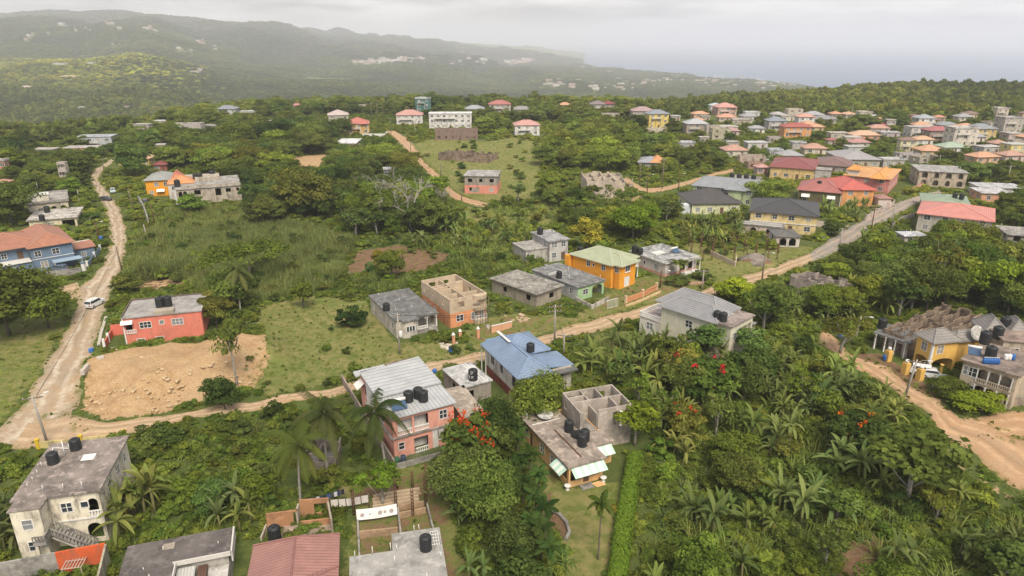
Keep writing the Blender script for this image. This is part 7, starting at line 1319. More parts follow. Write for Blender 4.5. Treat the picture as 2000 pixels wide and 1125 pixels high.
T('shrub', 683, 640, 4.2, 3.2, 'spreading dark shrub in the middle of the lawn', DRK); T('bare', 742, 415, 13, 7.5, 'wide bare grey tree among the green trees of the hillside'); T('bare', 806, 450, 17, 7.5, 'tall bare white tree standing forward on the hillside'); T('bare', 706, 400, 11, 5, 'smaller bare tree left of the wide bare grey tree'); T('bare', 860, 420, 9, 4, 'slender bare branches right of the tall bare white tree')
T('big', 590, 425, 15, 8.5, 'broad rounded tree with open base at the left of the hillside wood', OLV); T('big', 640, 400, 13, 6.5, 'dark spreading tree right of the broad rounded hillside tree', DRK); T('broad', 855, 385, 8, 3.8, 'vivid light green tree beside the upper dirt road', LIM)
T('umbrella', 745, 320, 8.5, 10.5, 'wide umbrella tree below the white shed', (1.25, 1.3, .8)); T('umbrella', 722, 318, 5.5, 5, 'low umbrella tree over the red earth bank', BRI); T('umbrella', 800, 330, 7, 7, 'open crowned tree leaning towards the upper dirt road', OLV)
T('big', 465, 300, 15, 9.5, 'large lobed tree left of the red earth bank', (1, 1.05, .8)); T('big', 540, 290, 14, 8, 'dense rounded tree at the top left of the red earth bank', DRK); T('umbrella', 380, 300, 9, 12, 'long flat crowned tree behind the bare concrete house', BRI); T('big', 420, 315, 11, 8.5, 'dark tree right of the long flat crowned tree', DRK); T('broad', 600, 262, 8, 6, 'yellow green round tree left of the coral red roof', YEL_); T('big', 662, 262, 9, 8, 'dark tree in front of the amber ridge house', DRK)
T('broad', 265, 345, 13, 7, 'dark dusty tree in front of the yellow house with peach roofs', DRK); T('broad', 376, 418, 6, 4.6, 'low leafy tree under the corner of the bare concrete house', (1, 1.2, .7)); T('broad', 178, 412, 7, 3.6, 'round tree beside the cream terrace house', (.9, 1, .7)); T('big', 25, 440, 13, 7.5, 'dark ragged tree in front of the cream bungalow', DRK); T('shrub', 168, 430, 2.4, 4.5, 'clipped hedge like shrub by the cream bungalow garage', DRK)
T('coconut', 50, 318, 9, 1.25, 'distant palm at the left edge above the bamboo', DRK); T('coconut', 640, 930, 9.5, 1.0, 'tallest coconut palm in front of the pink house', (1, 1, 1), var=0, rz=.5); T('coconut', 755, 925, 9.2, 1.05, 'coconut palm with ringed trunk touching the pink house', (.9, 1, .9), var=1, rz=2.0); T('coconut', 588, 992, 8.6, 1.0, 'yellowing coconut palm above the clothes line', (1.3, 1.15, .8), var=2, rz=3.3)
T('sparse', 748, 992, 5.5, 2.6, 'small white trunked tree in the yard of the clothes lines', LIM, name='white_trunked_tree'); T('shrub', 640, 752, 1.2, .9, 'clipped round bush at the pink house gate', DRK, name='round_bush')
T('flame', 918, 940, 9.5, 3.9, 'flame tree covered in orange red blossom right of the pink house', (1, 1.1, .9), var=0); T('flame', 972, 925, 7, 2.7, 'leafy tree with few red blossoms left of the peach house', (.9, 1, .9), var=1); T('big', 940, 1015, 7, 3.8, 'dense dark green tree below the flame tree', (.85, 1, .8)); T('big', 985, 990, 5.4, 2.5, 'dense green tree on the left edge of the mown lawn', (.8, .95, .8)); T('big', 965, 885, 7.5, 3.0, 'dark tree between the concrete shed and the peach house', DRK); T('breadfruit', 1240, 870, 6.5, 3.0, 'large leaved tree at the right rear corner of the peach house', LIM)
for k, (x, y, h) in enumerate([(1030, 905, 5), (1052, 950, 5.4), (1070, 990, 5.2), (1040, 1000, 5), (1062, 1035, 5.4), (1082, 1055, 5.2), (1076, 1100, 5.2), (1052, 1078, 5), (1090, 1140, 5.2), (1035, 955, 5)]): plant('ornamental', G(x-18, y), h*.9, 1.05, 'short feathery palm in the dark row along the left edge of the mown lawn', 'feathery palms along the mown lawn', (.75, .95, .7))
T('ornamental', 1168, 1092, 7.2, .95, 'single slender palm with tall grey trunk on the mown lawn', (1.3, 1.3, .8)); T('ornamental', 1328, 545, 4.2, 1.6, 'palm in front of the white and pink bungalow', (1, 1.1, .8)); T('shrub', 1320, 556, 2.0, 3.0, 'spreading dark shrub under the bungalow palm', DRK); T('shrub', 1222, 1000, 1.2, 1.6, 'yellowish shrub at the end of the lawn hedge', YEL_)
T('broad', 1145, 490, 9, 4.8, 'yellow green tree behind the orange house', YEL_); T('big', 1235, 470, 10, 6.2, 'bright green tree behind the white and pink bungalow', LIM); T('broad', 1430, 590, 5.5, 4, 'bright lime tree behind the grey tile roof', (2.0, 2.0, .7)); T('breadfruit', 1375, 708, 7, 3.6, 'large leaved tree with dark foliage in front of the cream three level house', (.8, 1, 1)); T('breadfruit', 1462, 712, 6.5, 3.4, 'large leaved tree at the right of the cream three level house', (.8, 1, 1))
T('fewflame', 1385, 790, 8, 4.4, 'tree with scattered red blossoms in the banana thicket', (.8, .9, .7)); T('fewflame', 1330, 760, 7, 3.8, 'olive tree with orange blossom clusters below the cream house', OLV); T('fewflame', 1335, 860, 6, 2.6, 'small tree with pale orange blossoms among bananas', OLV); T('fewflame', 1660, 890, 7, 3.4, 'dark tree with a few red blossoms near the right thicket edge', DRK); T('fewflame', 1795, 880, 3.5, 2.2, 'low shrub like tree bright with red blossom by the right road', (1, 1, .8)); T('fewflame', 1985, 1120, 4, 2.2, 'shrubby tree with red blossom in the lower right corner', DRK)
T('breadfruit', 1770, 985, 10, 5.2, 'spreading pale trunked tree in the lower right thicket', (.95, 1.1, .9)); T('sparse', 1640, 690, 7, 3.6, 'small half bare tree at the head of the right dirt road', OLV); T('sparse', 1825, 590, 14, 3.5, 'leaning brown broken trunk among the trees behind the ruin', OLV, name='broken_tree'); T('broad', 1905, 800, 2.6, 3.4, 'bright yellow green garden bush inside the curved wall', (1.7, 1.7, .6), name='garden_bush', cat='bush'); T('broad', 1855, 770, 2.8, 3.0, 'dark garden bush beside the yellow house carport', (1, 1, .7), name='garden_bush', cat='bush')
T('umbrella', 1868, 492, 8, 5.5, 'olive flat topped tree in front of the salmon roofed house', OLV); T('big', 1960, 610, 11, 5.5, 'bright lime green rounded tree in the right wood', LIM); T('big', 1500, 405, 9, 6, 'large green tree between the pale green and red roofed houses', (1, 1.1, .8)); T('broad', 1625, 460, 4.5, 3.2, 'dark clipped tree on the corner of the paved road', DRK); T('broad', 1745, 250, 11, 8, 'tall dark tree in the middle of the far town', DRK); T('broad', 1683, 252, 9, 10, 'broad round tree in front of the orange gable house', DRK)
T('column', 1243, 190, 22, 5, 'tall dark spire like conifer rising above the ridge trees', DRK, name='conifer'); T('column', 1292, 186, 16, 4, 'smaller dark spire like conifer right of the tall one', DRK, name='conifer'); T('big', 855, 222, 14, 9, 'pair of tall dark pines right of the teal block', DRK); T('big', 880, 222, 13, 8, 'bushier dark pine just left of the grey ridge roof', DRK); T('broad', 250, 570, 4.0, 3.4, 'yellow green bush left of the dark eroded hollow', OLV)
# hedge and garden edging
hp = WP([(1240, 905), (1226, 990), (1216, 1050), (1206, 1140), (1200, 1250)]); r = np.random.default_rng(5); C, Nn = [], []
for a, b in zip(hp, hp[1:]):
    ln = np.hypot(*(b-a)); n = int(ln*420); f = r.random(n)[:, None]; c = a+(b-a)*f; th = r.uniform(0, math.pi, n); d = np.stack([np.cos(th)*1.0, np.zeros(n), np.sin(th)*.9+.9], 1); C.append(np.stack([c[:, 0]+d[:, 0], c[:, 1]+r.normal(0, .15, n), d[:, 2]+r.normal(0, .05, n)], 1)); Nn.append(np.stack([np.cos(th), np.zeros(n), np.sin(th)+.2], 1))
C, Nn = np.concatenate(C), np.concatenate(Nn); o = link('hedge', qmesh('hedge', leaves(C-np.array([hp[0][0], hp[0][1], 0]), Nn, .2, r, 1.5, .4), np.clip(r.normal(.75, .2, len(C)), 0, 1), M_leaf), None, (hp[0][0], hp[0][1], 0)); o.color = (1.1, 1.45, .7, 1); tag(o, 'long clipped bright green hedge along the right side of the mown lawn', 'hedge')
bp = [G(*q) for q in [(1074, 998), (1092, 1006), (1106, 1022), (1112, 1042), (1104, 1056)]]; mb = MB(); mb.tube([p-bp[0]+np.array([0, 0, .18]) for p in bp], .22, 6); tag(mb.build('bed_edging', M_greyc, None, bp[0]), 'curved grey stone edging of the brown bed on the mown lawn', 'edging')
# individual banana plants around houses
for k, (x, y, l) in enumerate([(262, 1008, 'tall banana plant right of the stained cream house'), (300, 985, 'banana plant with upright leaves behind the tall one'), (240, 1035, 'low banana plant in front of the tall one by the cream house'), (470, 1040, 'banana plant at the corner of the dark flat roof'), (20, 1020, 'banana plant left of the stained cream house'), (10, 1075, 'banana plant below the left edge of the cream house'), (1015, 830, 'banana plant with pale stem left of the peach house'), (1000, 850, 'second banana plant left of the peach house'), (435, 1010, 'half dried banana plant above the dark flat roof')]): plant('banana', G(x, y), 1.35 if k < 3 else 1.1, 1.25 if k < 3 else 1.0, l, None, BRI if k < 4 else (1, 1, 1))

# ------------------------------------------------------------------ plants: the many
ALLP = [P_LAWN, P_LAWN2, P_DIRT, P_HOLE, P_YARD, P_VERGE, P_SHOULD, P_ORCH, P_CLEAR, P_VERGEL]
J_BAN = WP([(1120, 700), (1180, 660), (1270, 640), (1300, 690), (1420, 720), (1500, 700), (1600, 690), (1680, 750), (1790, 830), (1740, 870), (1620, 840), (1500, 830), (1380, 840), (1260, 830), (1235, 770), (1130, 730)])
J_LOW = WP([(1285, 840), (1380, 840), (1500, 830), (1620, 840), (1740, 870), (1850, 920), (1960, 1010), (2080, 1060), (2100, 1230), (1262, 1230), (1272, 1000)])
J_LEFT = WP([(250, 880), (330, 845), (480, 815), (560, 800), (600, 880), (700, 915), (690, 950), (560, 975), (480, 1020), (430, 1030), (280, 1040), (245, 1000)])
J_MID = WP([(895, 880), (965, 860), (985, 930), (1010, 1000), (1035, 1100), (1045, 1220), (930, 1220), (900, 1040), (880, 960)])
J_R = WP([(1500, 580), (1560, 545), (1600, 520), (1680, 480), (1720, 460), (1790, 480), (1900, 470), (1960, 500), (2100, 500), (2100, 640), (1960, 630), (1900, 610), (1800, 620), (1700, 630), (1640, 640), (1600, 640), (1540, 650), (1500, 690), (1480, 640)])
J_HILL = WP([(480, 400), (540, 350), (600, 345), (680, 340), (760, 345), (850, 360), (880, 400), (960, 410), (920, 440), (820, 470), (700, 470), (600, 430), (510, 440)])
J_TOP = WP([(280, 300), (330, 262), (450, 240), (560, 250), (640, 270), (640, 300), (560, 305), (560, 345), (480, 360), (350, 330), (290, 320)])
J_TOP2 = WP([(560, 305), (660, 290), (740, 280), (770, 290), (810, 320), (840, 355), (760, 345), (680, 340), (640, 335)])
J_C = WP([(1064, 310), (1070, 280), (1180, 250), (1300, 280), (1320, 340), (1240, 350), (1130, 330), (1064, 335)])
J_C2 = WP([(960, 405), (1060, 380), (1120, 370), (1220, 400), (1300, 410), (1330, 440), (1250, 470), (1200, 465), (1120, 450), (1020, 440)])
J_C3 = WP([(1320, 330), (1300, 290), (1480, 300), (1560, 310), (1640, 330), (1520, 350), (1360, 345)])
J_BAN2 = WP([(1330, 440), (1440, 425), (1470, 440), (1470, 490), (1380, 480), (1330, 465)]); J_BAN3 = WP([(1610, 420), (1680, 400), (1700, 420), (1640, 440), (1610, 445)]); J_BAN4 = WP([(1540, 600), (1640, 590), (1700, 620), (1640, 640), (1560, 630)])
J_TOWN = WP([(1110, 250), (1250, 232), (1500, 232), (1800, 240), (2100, 250), (2100, 420), (1900, 350), (1760, 380), (1640, 340), (1480, 330), (1320, 330), (1200, 270)])
J_RD = WP([(1850, 360), (2100, 330), (2100, 480), (1960, 450), (1950, 410), (1880, 380)])
J_LTOP = WP([(-120, 470), (-120, 300), (60, 300), (200, 320), (170, 350), (160, 400), (30, 430), (-20, 450)])
J_LT2 = WP([(60, 300), (250, 270), (330, 300), (300, 340), (240, 330), (210, 310), (150, 340)])
J_RIDGE = WP([(240, 262), (330, 240), (480, 215), (700, 206), (830, 206), (1000, 206), (1120, 206), (1250, 232), (1110, 250), (1010, 240), (960, 270), (830, 230), (640, 225), (450, 240)])
J_SL = WP([(700, 480), (820, 470), (920, 440), (1020, 440), (1100, 500), (980, 540), (890, 520), (800, 500)])
nT = {'tree': 0}
DENS = [  # polygon, spacing, kinds, height range, radius/height, label, group, tints
 (J_HILL, 6.5, ['broad', 'broad', 'big', 'sparse'], (6, 11), .5, 'leafy tree in the hillside wood around the bare white trees', 'trees of the hillside wood'),
 (J_R, 6.0, ['broad', 'big', 'broad', 'breadfruit'], (7, 11), .48, 'leafy tree in the dense wood below the paved road on the right', 'trees of the right hand wood'),
 (J_TOP, 8.5, ['broad', 'big', 'broad'], (7, 12), .6, 'leafy tree in the dark wood behind the bare concrete house', 'trees of the upper left wood'),
 (J_TOP2, 7.5, ['broad', 'umbrella'], (4.5, 8), .6, 'leafy tree on the slope between the red earth bank and the upper dirt road', 'trees of the red bank slope'),
 (J_C, 8.0, ['broad', 'big', 'broad'], (6, 11), .58, 'leafy tree in the central wood below the ridge houses', 'trees of the central wood'),
 (J_C2, 7.5, ['broad', 'broad', 'sparse', 'big'], (5, 9), .52, 'leafy tree in the thicket behind the orange house', 'trees of the middle thicket'),
 (J_C3, 10, ['broad', 'big'], (6, 10), .58, 'leafy tree among the houses at the near edge of the town', 'trees at the near edge of the town'),
 (J_TOWN, 19, ['broad', 'broad', 'big'], (5, 10), .6, 'leafy tree standing among the town houses', 'trees among the town houses'),
 (J_RD, 10, ['broad', 'broad'], (5, 9), .58, 'leafy tree at the right edge around the peach bungalow', 'trees around the peach bungalow'),
 (J_LTOP, 8, ['broad', 'big', 'broad'], (6, 10), .58, 'leafy tree in the grove left of the upper left road', 'trees of the left grove'),
 (J_LT2, 9, ['broad', 'broad'], (5, 9), .6, 'leafy tree around the yellow and orange hillside houses', 'trees of the left hillside houses'),
 (J_RIDGE, 11, ['broad', 'big', 'broad'], (6, 11), .62, 'leafy tree along the ridge line among the far houses', 'trees along the ridge'),
 (J_MID, 4.6, ['broad', 'big'], (4, 7), .5, 'leafy tree in the dark clump left of the mown lawn', 'trees left of the mown lawn'),
 (J_LOW, 10.5, ['broad', 'sparse', 'broad', 'breadfruit', 'big'], (4, 7.5), .5, 'leafy tree in the lower right thicket', 'trees of the lower right thicket'),
 (J_BAN, 7.2, ['broad', 'broad', 'sparse', 'breadfruit'], (4.5, 7), .48, 'leafy tree in the banana thicket left of the right dirt road', 'trees in the banana thicket'),
 (J_LEFT, 11, ['broad', 'sparse'], (3, 5), .5, 'leafy tree in the overgrown plot between stained cream and pink houses', 'trees of the overgrown plot')]
rt = random.Random(11); TINTS = [(1, 1, .9), (1.25, 1.25, .8), (.8, .9, .8), (1.12, 1.04, .8), (.65, .8, .75), (1.3, 1.35, .75), (1, 1.2, .75), (.9, 1, 1)]
def onscreen(p, h): d = p[1]*cP+(CH-p[2]-h/2)*sP; px = 1000+F*p[0]/d; up = (p[2]+h/2-CH)*cP+p[1]*sP; py = 562-F*up/d; return (-60 < px < 2060 and py < 1200), h/d
CAND = []
for i, (P, spc, kinds, (h0, h1), rr, lab, grp) in enumerate(DENS):
    for p in scat(P, spc, 50+i, pad=2.4, avoid=[P_DIRT, P_DIRT2, P_LAWN, P_LAWN2, P_YARD, P_SOIL, P_SLOPE, P_G2, P_G3, P_G4]):
        h = rt.uniform(h0, h1)*(.8 if rt.random() < .3 else 1); r_ = h*rr*rt.uniform(.8, 1.2); v, s_ = onscreen(p, h)
        for _ in range(3):
            if not covers(p, h, r_): break
            h *= .68; r_ *= .74
        else: continue
        CAND.append((-(s_ if v else s_*.01), len(CAND), p, h, r_, rt.choice(kinds), lab, grp, rt.choice(TINTS)))
CAND.sort(key=lambda q: q[:2]); nk = {}; REST = []; CAPS = {'broad': 225, 'sparse': 60, 'breadfruit': 40, 'umbrella': 60, 'big': 0}
for q in CAND:
    kk = 'broad' if q[5] == 'big' else q[5]
    if nk.get(kk, 0) < CAPS[kk] and q[0] < -.012: nk[kk] = nk.get(kk, 0)+1; plant(q[5], q[2], q[3], q[4], q[6], q[7], q[8])
    else: REST.append(q)
for kk, lib in (('broad', PL['broad']), ('umbrella', PL['umbrella'])):
    R_ = [q for q in REST if (q[5] == 'umbrella') == (kk == 'umbrella')]
    if R_: stuff('woodland' if kk == 'broad' else 'umbrella_woodland', np.array([q[2]-np.array([0, 0, .3]) for q in R_]), np.array([q[4] for q in R_])/lib[0][3], [it[1] for it in lib], 'further leafy trees standing close together among houses and slopes', 'woodland', (1, 1.05, .85), np.array([q[3]/q[4] for q in R_])/(lib[0][4]/lib[0][3]))
BANL = [(J_BAN, 4.3, 'banana plant in the broad thicket between the two dirt roads', 'bananas of the broad thicket'), (J_LOW, 7.5, 'banana plant scattered in the lower right thicket', 'bananas of the lower right thicket'), (J_BAN2, 5.0, 'banana plant in the grove left of the butter yellow house', 'bananas by the butter yellow house'), (J_BAN3, 5.0, 'banana plant in front of the apricot house', 'bananas by the apricot house'), (J_BAN4, 5, 'banana plant in the hollow right of the cream three level house', 'bananas of the hollow'), (J_SL, 9, 'banana plant on the weedy slope above the tan roofless house', 'bananas of the weedy slope'), (J_R, 13, 'banana plant under the trees of the right hand wood', 'bananas of the right wood'), (J_MID, 8, 'banana plant under the clump left of the mown lawn', 'bananas of the dark clump')]
for i, (P, spc, lab, grp) in enumerate(BANL):
    for p in scat(P, spc, 80+i, pad=1.5, avoid=[P_DIRT, P_LAWN, P_YARD, P_SOIL, P_CLEAR, P_LAWN2]):
        s_ = rt.uniform(.75, 1.35)
        if covers(p, 3.6*s_, 1.5): continue
        plant('banana', p, s_, s_, lab, grp, rt.choice([(1.25, 1.25, 1.1), (1.5, 1.42, 1.0), (1.05, 1.2, 1.05), (1.3, 1.42, 1.0)]))
for i, (P, spc, lab, grp) in enumerate([(J_LOW, 5.2, 'leafy shrub in the lower right thicket', 'shrubs of the lower right thicket'), (J_LEFT, 4.2, 'leafy shrub in the overgrown plot left of the pink house', 'shrubs of the overgrown plot'), (P_LAWN, 11, 'low shrub dotted on the rough lawn below the cane field', 'shrubs on the rough lawn'), (P_FIELD, 6.5, 'leafy shrub rising from the cane field', 'shrubs of the cane field'), (P_G2, 7, 'leafy shrub on the bright grassy slope under the upper dirt road', 'shrubs of the bright slope'), (P_SLOPE, 15, 'leafy shrub on the open grass around the pink ruin', 'shrubs around the pink ruin'), (P_G3, 9, 'leafy shrub in the weedy plot by the gravel pile', 'shrubs of the gravel plot'), (J_SL, 6, 'leafy shrub on the weedy slope above the tan roofless house', 'shrubs of the weedy slope')]):
    for p in scat(P, spc, 120+i, pad=1.2, avoid=[P_CLEAR]): h = rt.uniform(1.2, 2.8)*(.6 if P is P_LAWN else 1); plant('shrub', p, h, h*rt.uniform(.6, 1.0), lab, grp, rt.choice(TINTS))

# ------------------------------------------------------------------ ground cover nobody could count
rs = np.random.default_rng(99)
BIG = WP([(-160, 1240), (-160, 300), (250, 262), (480, 228), (1000, 222), (1250, 240), (2160, 250), (2160, 1240)])
NOC = [P_LAWN, P_LAWN2, P_DIRT, P_DIRT2, P_SOIL, P_HOLE, P_YARD, P_ORCH, P_VERGE, P_SHOULD, P_GRAVEL, P_CLEAR, P_JUNC, P_VERGE2, P_VERGEL, P_SLOPE, P_G2, P_G3, P_G4]
nearp = scat(BIG, 1.75, 1, .6, NOC+[P_FIELD]); nearp = nearp[(nearp[:, 1] < 175)]
stuff('undergrowth', nearp, rs.uniform(.5, 1.15, len(nearp)), PL['cover']+PL['cover']+PL['reed'][:1], 'low tangled green undergrowth filling the plots between houses', 'undergrowth', (1.3, 1.35, .9), rs.uniform(.45, 1.15, len(nearp)))
farp = scat(BIG, 3.6, 2, 1.0, NOC+[P_FIELD]); farp = farp[(farp[:, 1] >= 175)]; farp = farp[unhidden(farp, 2.2, 2.2, .3)]
stuff('scrub', farp, rs.uniform(.9, 2.0, len(farp)), PL['cover'], 'low green scrub on the further slopes and between the town houses', 'scrub', (1.4, 1.4, .9), rs.uniform(.4, 1.0, len(farp)))
fp = scat(P_FIELD, 1.05, 3, .8, [P_HOLE]); nv = _noise2(fp[:, 0]/5., fp[:, 1]/5., 41)*.5+_noise2(fp[:, 0]/13., fp[:, 1]/13., 42)*.5; fp, nv = fp[nv > -.55], nv[nv > -.55]; stuff('cane_field', fp, rs.uniform(.7, 1.25, len(fp))*np.clip(.85+nv*.5, .45, 1.3), PL['cane'], 'tall yellow green cane grass leaning over the open field', 'cane grass', (1, 1, 1))
cp = [scat(J_BAN, 3.4, 4, .5), scat(J_LOW, 2.6, 5, .5, [P_CLEAR]), scat(J_SL, 2.6, 6, .6, [P_SOIL]), scat(J_C2, 3.2, 7, .6), scat(WP([(680, 545), (740, 530), (800, 545), (800, 570), (720, 580)]), 1.5, 8, .5), scat(WP([(860, 510), (980, 470), (1060, 520), (960, 560)]), 2.2, 9, .5)]; cp = np.concatenate(cp); stuff('reed_clumps', cp, rs.uniform(.6, 1.2, len(cp)), PL['reed']+PL['cane'][:2], 'tall reedy grass clumps between the banana plants and trees', 'reeds', (1, 1.1, .95))
gp = np.concatenate([scat(P, s_, 10+i, .3) for i, (P, s_) in enumerate([(P_LAWN, 1.1), (P_LAWN2, 2.4), (P_YARD, 1.6), (P_VERGE, 1.3), (P_VERGEL, 1.1), (P_SHOULD, 1.8), (P_VERGE2, 1.4), (P_SLOPE, 2.0), (P_G2, 1.7), (P_G3, 1.7), (P_G4, 1.2), (P_SOIL, 2.0), (P_CLEAR, 1.6), (J_LEFT, 1.1), (J_LOW, 1.7)])]); gp = gp[rs.random(len(gp)) < .8]; stuff('grass', gp, rs.uniform(.25, .85, len(gp)), PL['grass']*2+PL['weed'][:1], 'short grass and weeds on lawns, yards and verges', 'grass', (1.0, 1.1, .7))
# ragged road edges
ep = []
for A, B in EDGE:
    for P_ in (A, B):
        for i in range(len(P_)-1):
            if P_[i][1] > 330: continue
            for _ in range(5): q = P_[i]+(P_[i+1]-P_[i])*rs.random()+rs.normal(0, .55, 2); ep.append((q[0], q[1]))
ep = np.array(ep); ep = np.column_stack([ep, hgt(ep[:, 0], ep[:, 1])]); stuff('verge_grass', ep, rs.uniform(.2, .75, len(ep)), PL['grass']+PL['weed'][:1], 'ragged weeds and grass creeping over the road edges', 'grass', (1.0, 1.05, .7))
# stones of the excavated slope
mb = MB(); bm = bmesh.new(); bmesh.ops.create_icosphere(bm, subdivisions=1, radius=.5)
for v in bm.verts: v.co *= random.uniform(.75, 1.2)
rk = bpy.data.meshes.new('stone'); bm.to_mesh(rk); bm.free(); rk.materials.append(plain('lime_stone', (.42, .31, .19), .95, 0, .35))
rp_ = scat(P_DIRT, .8, 30); d_ = pdist(WP([(165, 800), (215, 815), (300, 806), (420, 775)]), rp_[:, 0], rp_[:, 1], False); rp_ = rp_[rs.random(len(rp_)) < np.clip(1.25-d_/7, .10, 1)]; stuff('rubble', rp_, rs.uniform(.12, 1.0, len(rp_))**1.6, [rk], 'loose tan limestone rubble on the excavated slope', 'rubble', (1, 1, 1), .6)
# far settlements: too many and small to tell apart
mb = MB(); FARH = []
def far_town(pix, n, seed, size):
    r = np.random.default_rng(seed); P = np.array(pix, float)
    for k in range(n):
        f = r.random()*(len(P)-1); i = int(f); q = P[i]+(P[i+1]-P[i])*(f-i)+np.array([0, r.normal(0, pix_sd)]); p = G(*q)
        if p[1] > 12000 or p[2] < -205: continue
        s_ = size*p[1]/5000*r.uniform(.5, 1.5); a = r.uniform(.6, 1.8); z = p[2]+s_*.4; FARH.append((p[0], p[1], s_)); mb.box(p[0]-s_*a, p[0]+s_*a, p[1]-s_, p[1]+s_, p[2]-5, z+s_*.5, r.integers(0, 3))
pix_sd = 2.5; far_town([(690, 123), (760, 120), (830, 117)], 80, 1, 11); far_town([(985, 124), (1045, 121)], 30, 2, 14); pix_sd = 6; far_town([(1060, 160), (1180, 168), (1320, 158), (1480, 160), (1560, 168)], 170, 3, 10); pix_sd = 4; far_town([(1120, 131), (1250, 140), (1300, 142), (1420, 155), (1600, 165)], 70, 4, 11); pix_sd = 5; far_town([(20, 88), (120, 50), (220, 50), (380, 70), (420, 100), (220, 85)], 40, 5, 10); pix_sd = 3; far_town([(900, 110), (950, 118), (880, 125)], 25, 6, 10)
o = mb.build('distant_settlement', [plain('far_white', (.46, .45, .43), .8), plain('far_tan', (.38, .34, .3), .8), plain('far_roof', (.34, .24, .2), .8)]); tag(o, 'tiny pale houses of far settlements scattered through valley and coast', 'settlement', None, 'stuff')
FARH = np.array(FARH)
def clearing(p):
    k = np.ones(len(p), bool)
    for hx, hy, hs in FARH: sx = hx/hy*p[:, 1]; k &= ~((np.abs(p[:, 0]-sx) < hs*1.6+8) & (p[:, 1] > hy-110) & (p[:, 1] < hy+15))
    return p[k]
# forests beyond the plateau
def ring(y0, y1, spacing, a0=-1.0, a1=1.0, seed=0):
    r = np.random.default_rng(seed); out = []; y = y0
    while y < y1: n = int((a1-a0)*y/spacing); x = (a0+(a1-a0)*(np.arange(n)+r.random(n))/n)*y; out.append(np.stack([x, y+r.uniform(0, spacing, n)], 1)); y += spacing*.9
    return np.concatenate(out)
def forest(name, pts, scl, label, tint, zs=.8):
    x, y = pts[:, 0], pts[:, 1]; z = hgt(x, y); px = 1000+F*x/(y*cP+(52-z)*sP); k = (z > -196); 
    if name == 'near_forest': k &= ~pin(BIG, x, y) & free(x, y, 3.0)
    pts = np.stack([x, y, z-1.0], 1)[k]; return pts, (scl if np.isscalar(scl) else scl[k])
f1, s1 = forest('near_forest', ring(300, 1500, 7.2, -1.05, 1.05, 1), 1.0, '', None); 
def fields(p):      # leave the pale pastures of the valley open
    P = WP([(560, 165), (600, 145), (720, 145), (715, 165), (640, 166)]); k = pin(P, p[:, 0], p[:, 1]) & (_noise2(p[:, 0]/120, p[:, 1]/160, 9) > -.1); return ~k
f1 = f1[fields(f1)]; f1 = f1[unhidden(f1, 9.5, 4.5)]; y_ = f1[:, 1]
stuff('forest', f1, rs.uniform(.7, 1.35, len(f1))*np.clip(y_/900, .85, 1.25), PL['far'], 'unbroken dark green forest below the ridge and behind the town', 'forest', (.85, .86, .75), rs.uniform(.75, 1.25, len(f1)))
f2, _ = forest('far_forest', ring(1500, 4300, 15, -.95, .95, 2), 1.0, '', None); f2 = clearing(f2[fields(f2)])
pxf = 1000+F*f2[:, 0]/f2[:, 1]/cP; sunny = (f2[:, 1] < 2800) & (rs.random(len(f2)) < np.clip((430-pxf)/330, 0, .92)*np.clip(.55+.5*_noise2(f2[:, 0]/210, f2[:, 1]/260, 31)+(f2[:, 1]-1500)/1100, 0, 1))  # left slope whose foliage colour carries the sunlight
for nm, k, lb, tn in (('shade_tinted_valley', ~sunny, 'hazy forest of valley and lower hills tinted dark for cloud shadow', (.55, .62, .66)), ('sun_tinted_scrub', sunny, 'pale yellow green woods and pasture on the left hill, brightened for sunlight', (1.8, 1.65, 1.05))): q = f2[k]; q = q[unhidden(q, 11, 8, .3)]; stuff(nm, q, rs.uniform(1.4, 2.5, len(q))*np.clip(q[:, 1]/2600, .8, 1.4), PL['far'], lb, 'forest', tn, .55)  # light put into the tints: valley darkened as cloud shadow, left hill brightened as sun
f3, _ = forest('shade_tinted_hills', ring(4300, 9000, 36, -.95, .95, 3), 1.0, '', None); f3 = clearing(f3)
stuff('shade_tinted_hills', f3, rs.uniform(4.5, 8, len(f3)), PL['far'], 'forested hills tinted dark blue grey for cloud shadow, fading into haze', 'forest', (.42, .48, .54), .35)  # dark blue grey tint stands in for cloud shadow on these hills
# ------------------------------------------------------------------ poles, vehicles, small things
def pole(px, py, top, label, arms=1, lamp=False, m=None, lean=0.0, name='utility_pole', trans=False, rz=None):
    g = G(px, py); d = g[1]*cP+(CH-g[2])*sP; h = min(13, max(4, (py-top)*d/F/cP*1.02)); e = empty(name, g, rz if rz is not None else random.uniform(-.5, .5), label, 'pole'); mb = MB(); mb.tube([(0, 0, -.5), (lean*h*.5, 0, h*.5), (lean*h, 0, h)], [.19, .16, .12], 8); mb.build('pole_shaft', m or M_wood, e)
    for k in range(arms):
        z = h-.4-.9*k; mb = MB(); mb.box(lean*h-1.2, lean*h+1.2, -.07, .07, z-.07, z+.07); c = mb.build('crossarm', M_wood, e); mb = MB()
        for x in (-1.05, -.4, .4, 1.05): mb.lathe([(.05, 0), (.07, .1), (.03, .18)], 6, (lean*h+x, 0, z+.07))
        mb.build('insulators', plain('porcelain', (.5, .48, .45), .3), c)
    if lamp:
        mb = MB(); mb.tube([(lean*h, 0, h-.6), (lean*h+.8, 0, h+.1), (lean*h+1.6, 0, h+.15)], .05, 6); a = mb.build('lamp_arm', M_poleconc, e); mb = MB(); mb.box(lean*h+1.4, lean*h+2.0, -.14, .14, h+.08, h+.22); mb.build('lamp_head', M_trim, a)
    if trans: mb = MB(); mb.lathe([(.32, 0), (.34, .1), (.34, .9), (.28, 1.0), (.08, 1.05)], 12, (.45, -.1, h*.45)); mb.build('transformer', plain('transformer_grey', (.55, .56, .56), .5), e)
    return e, h
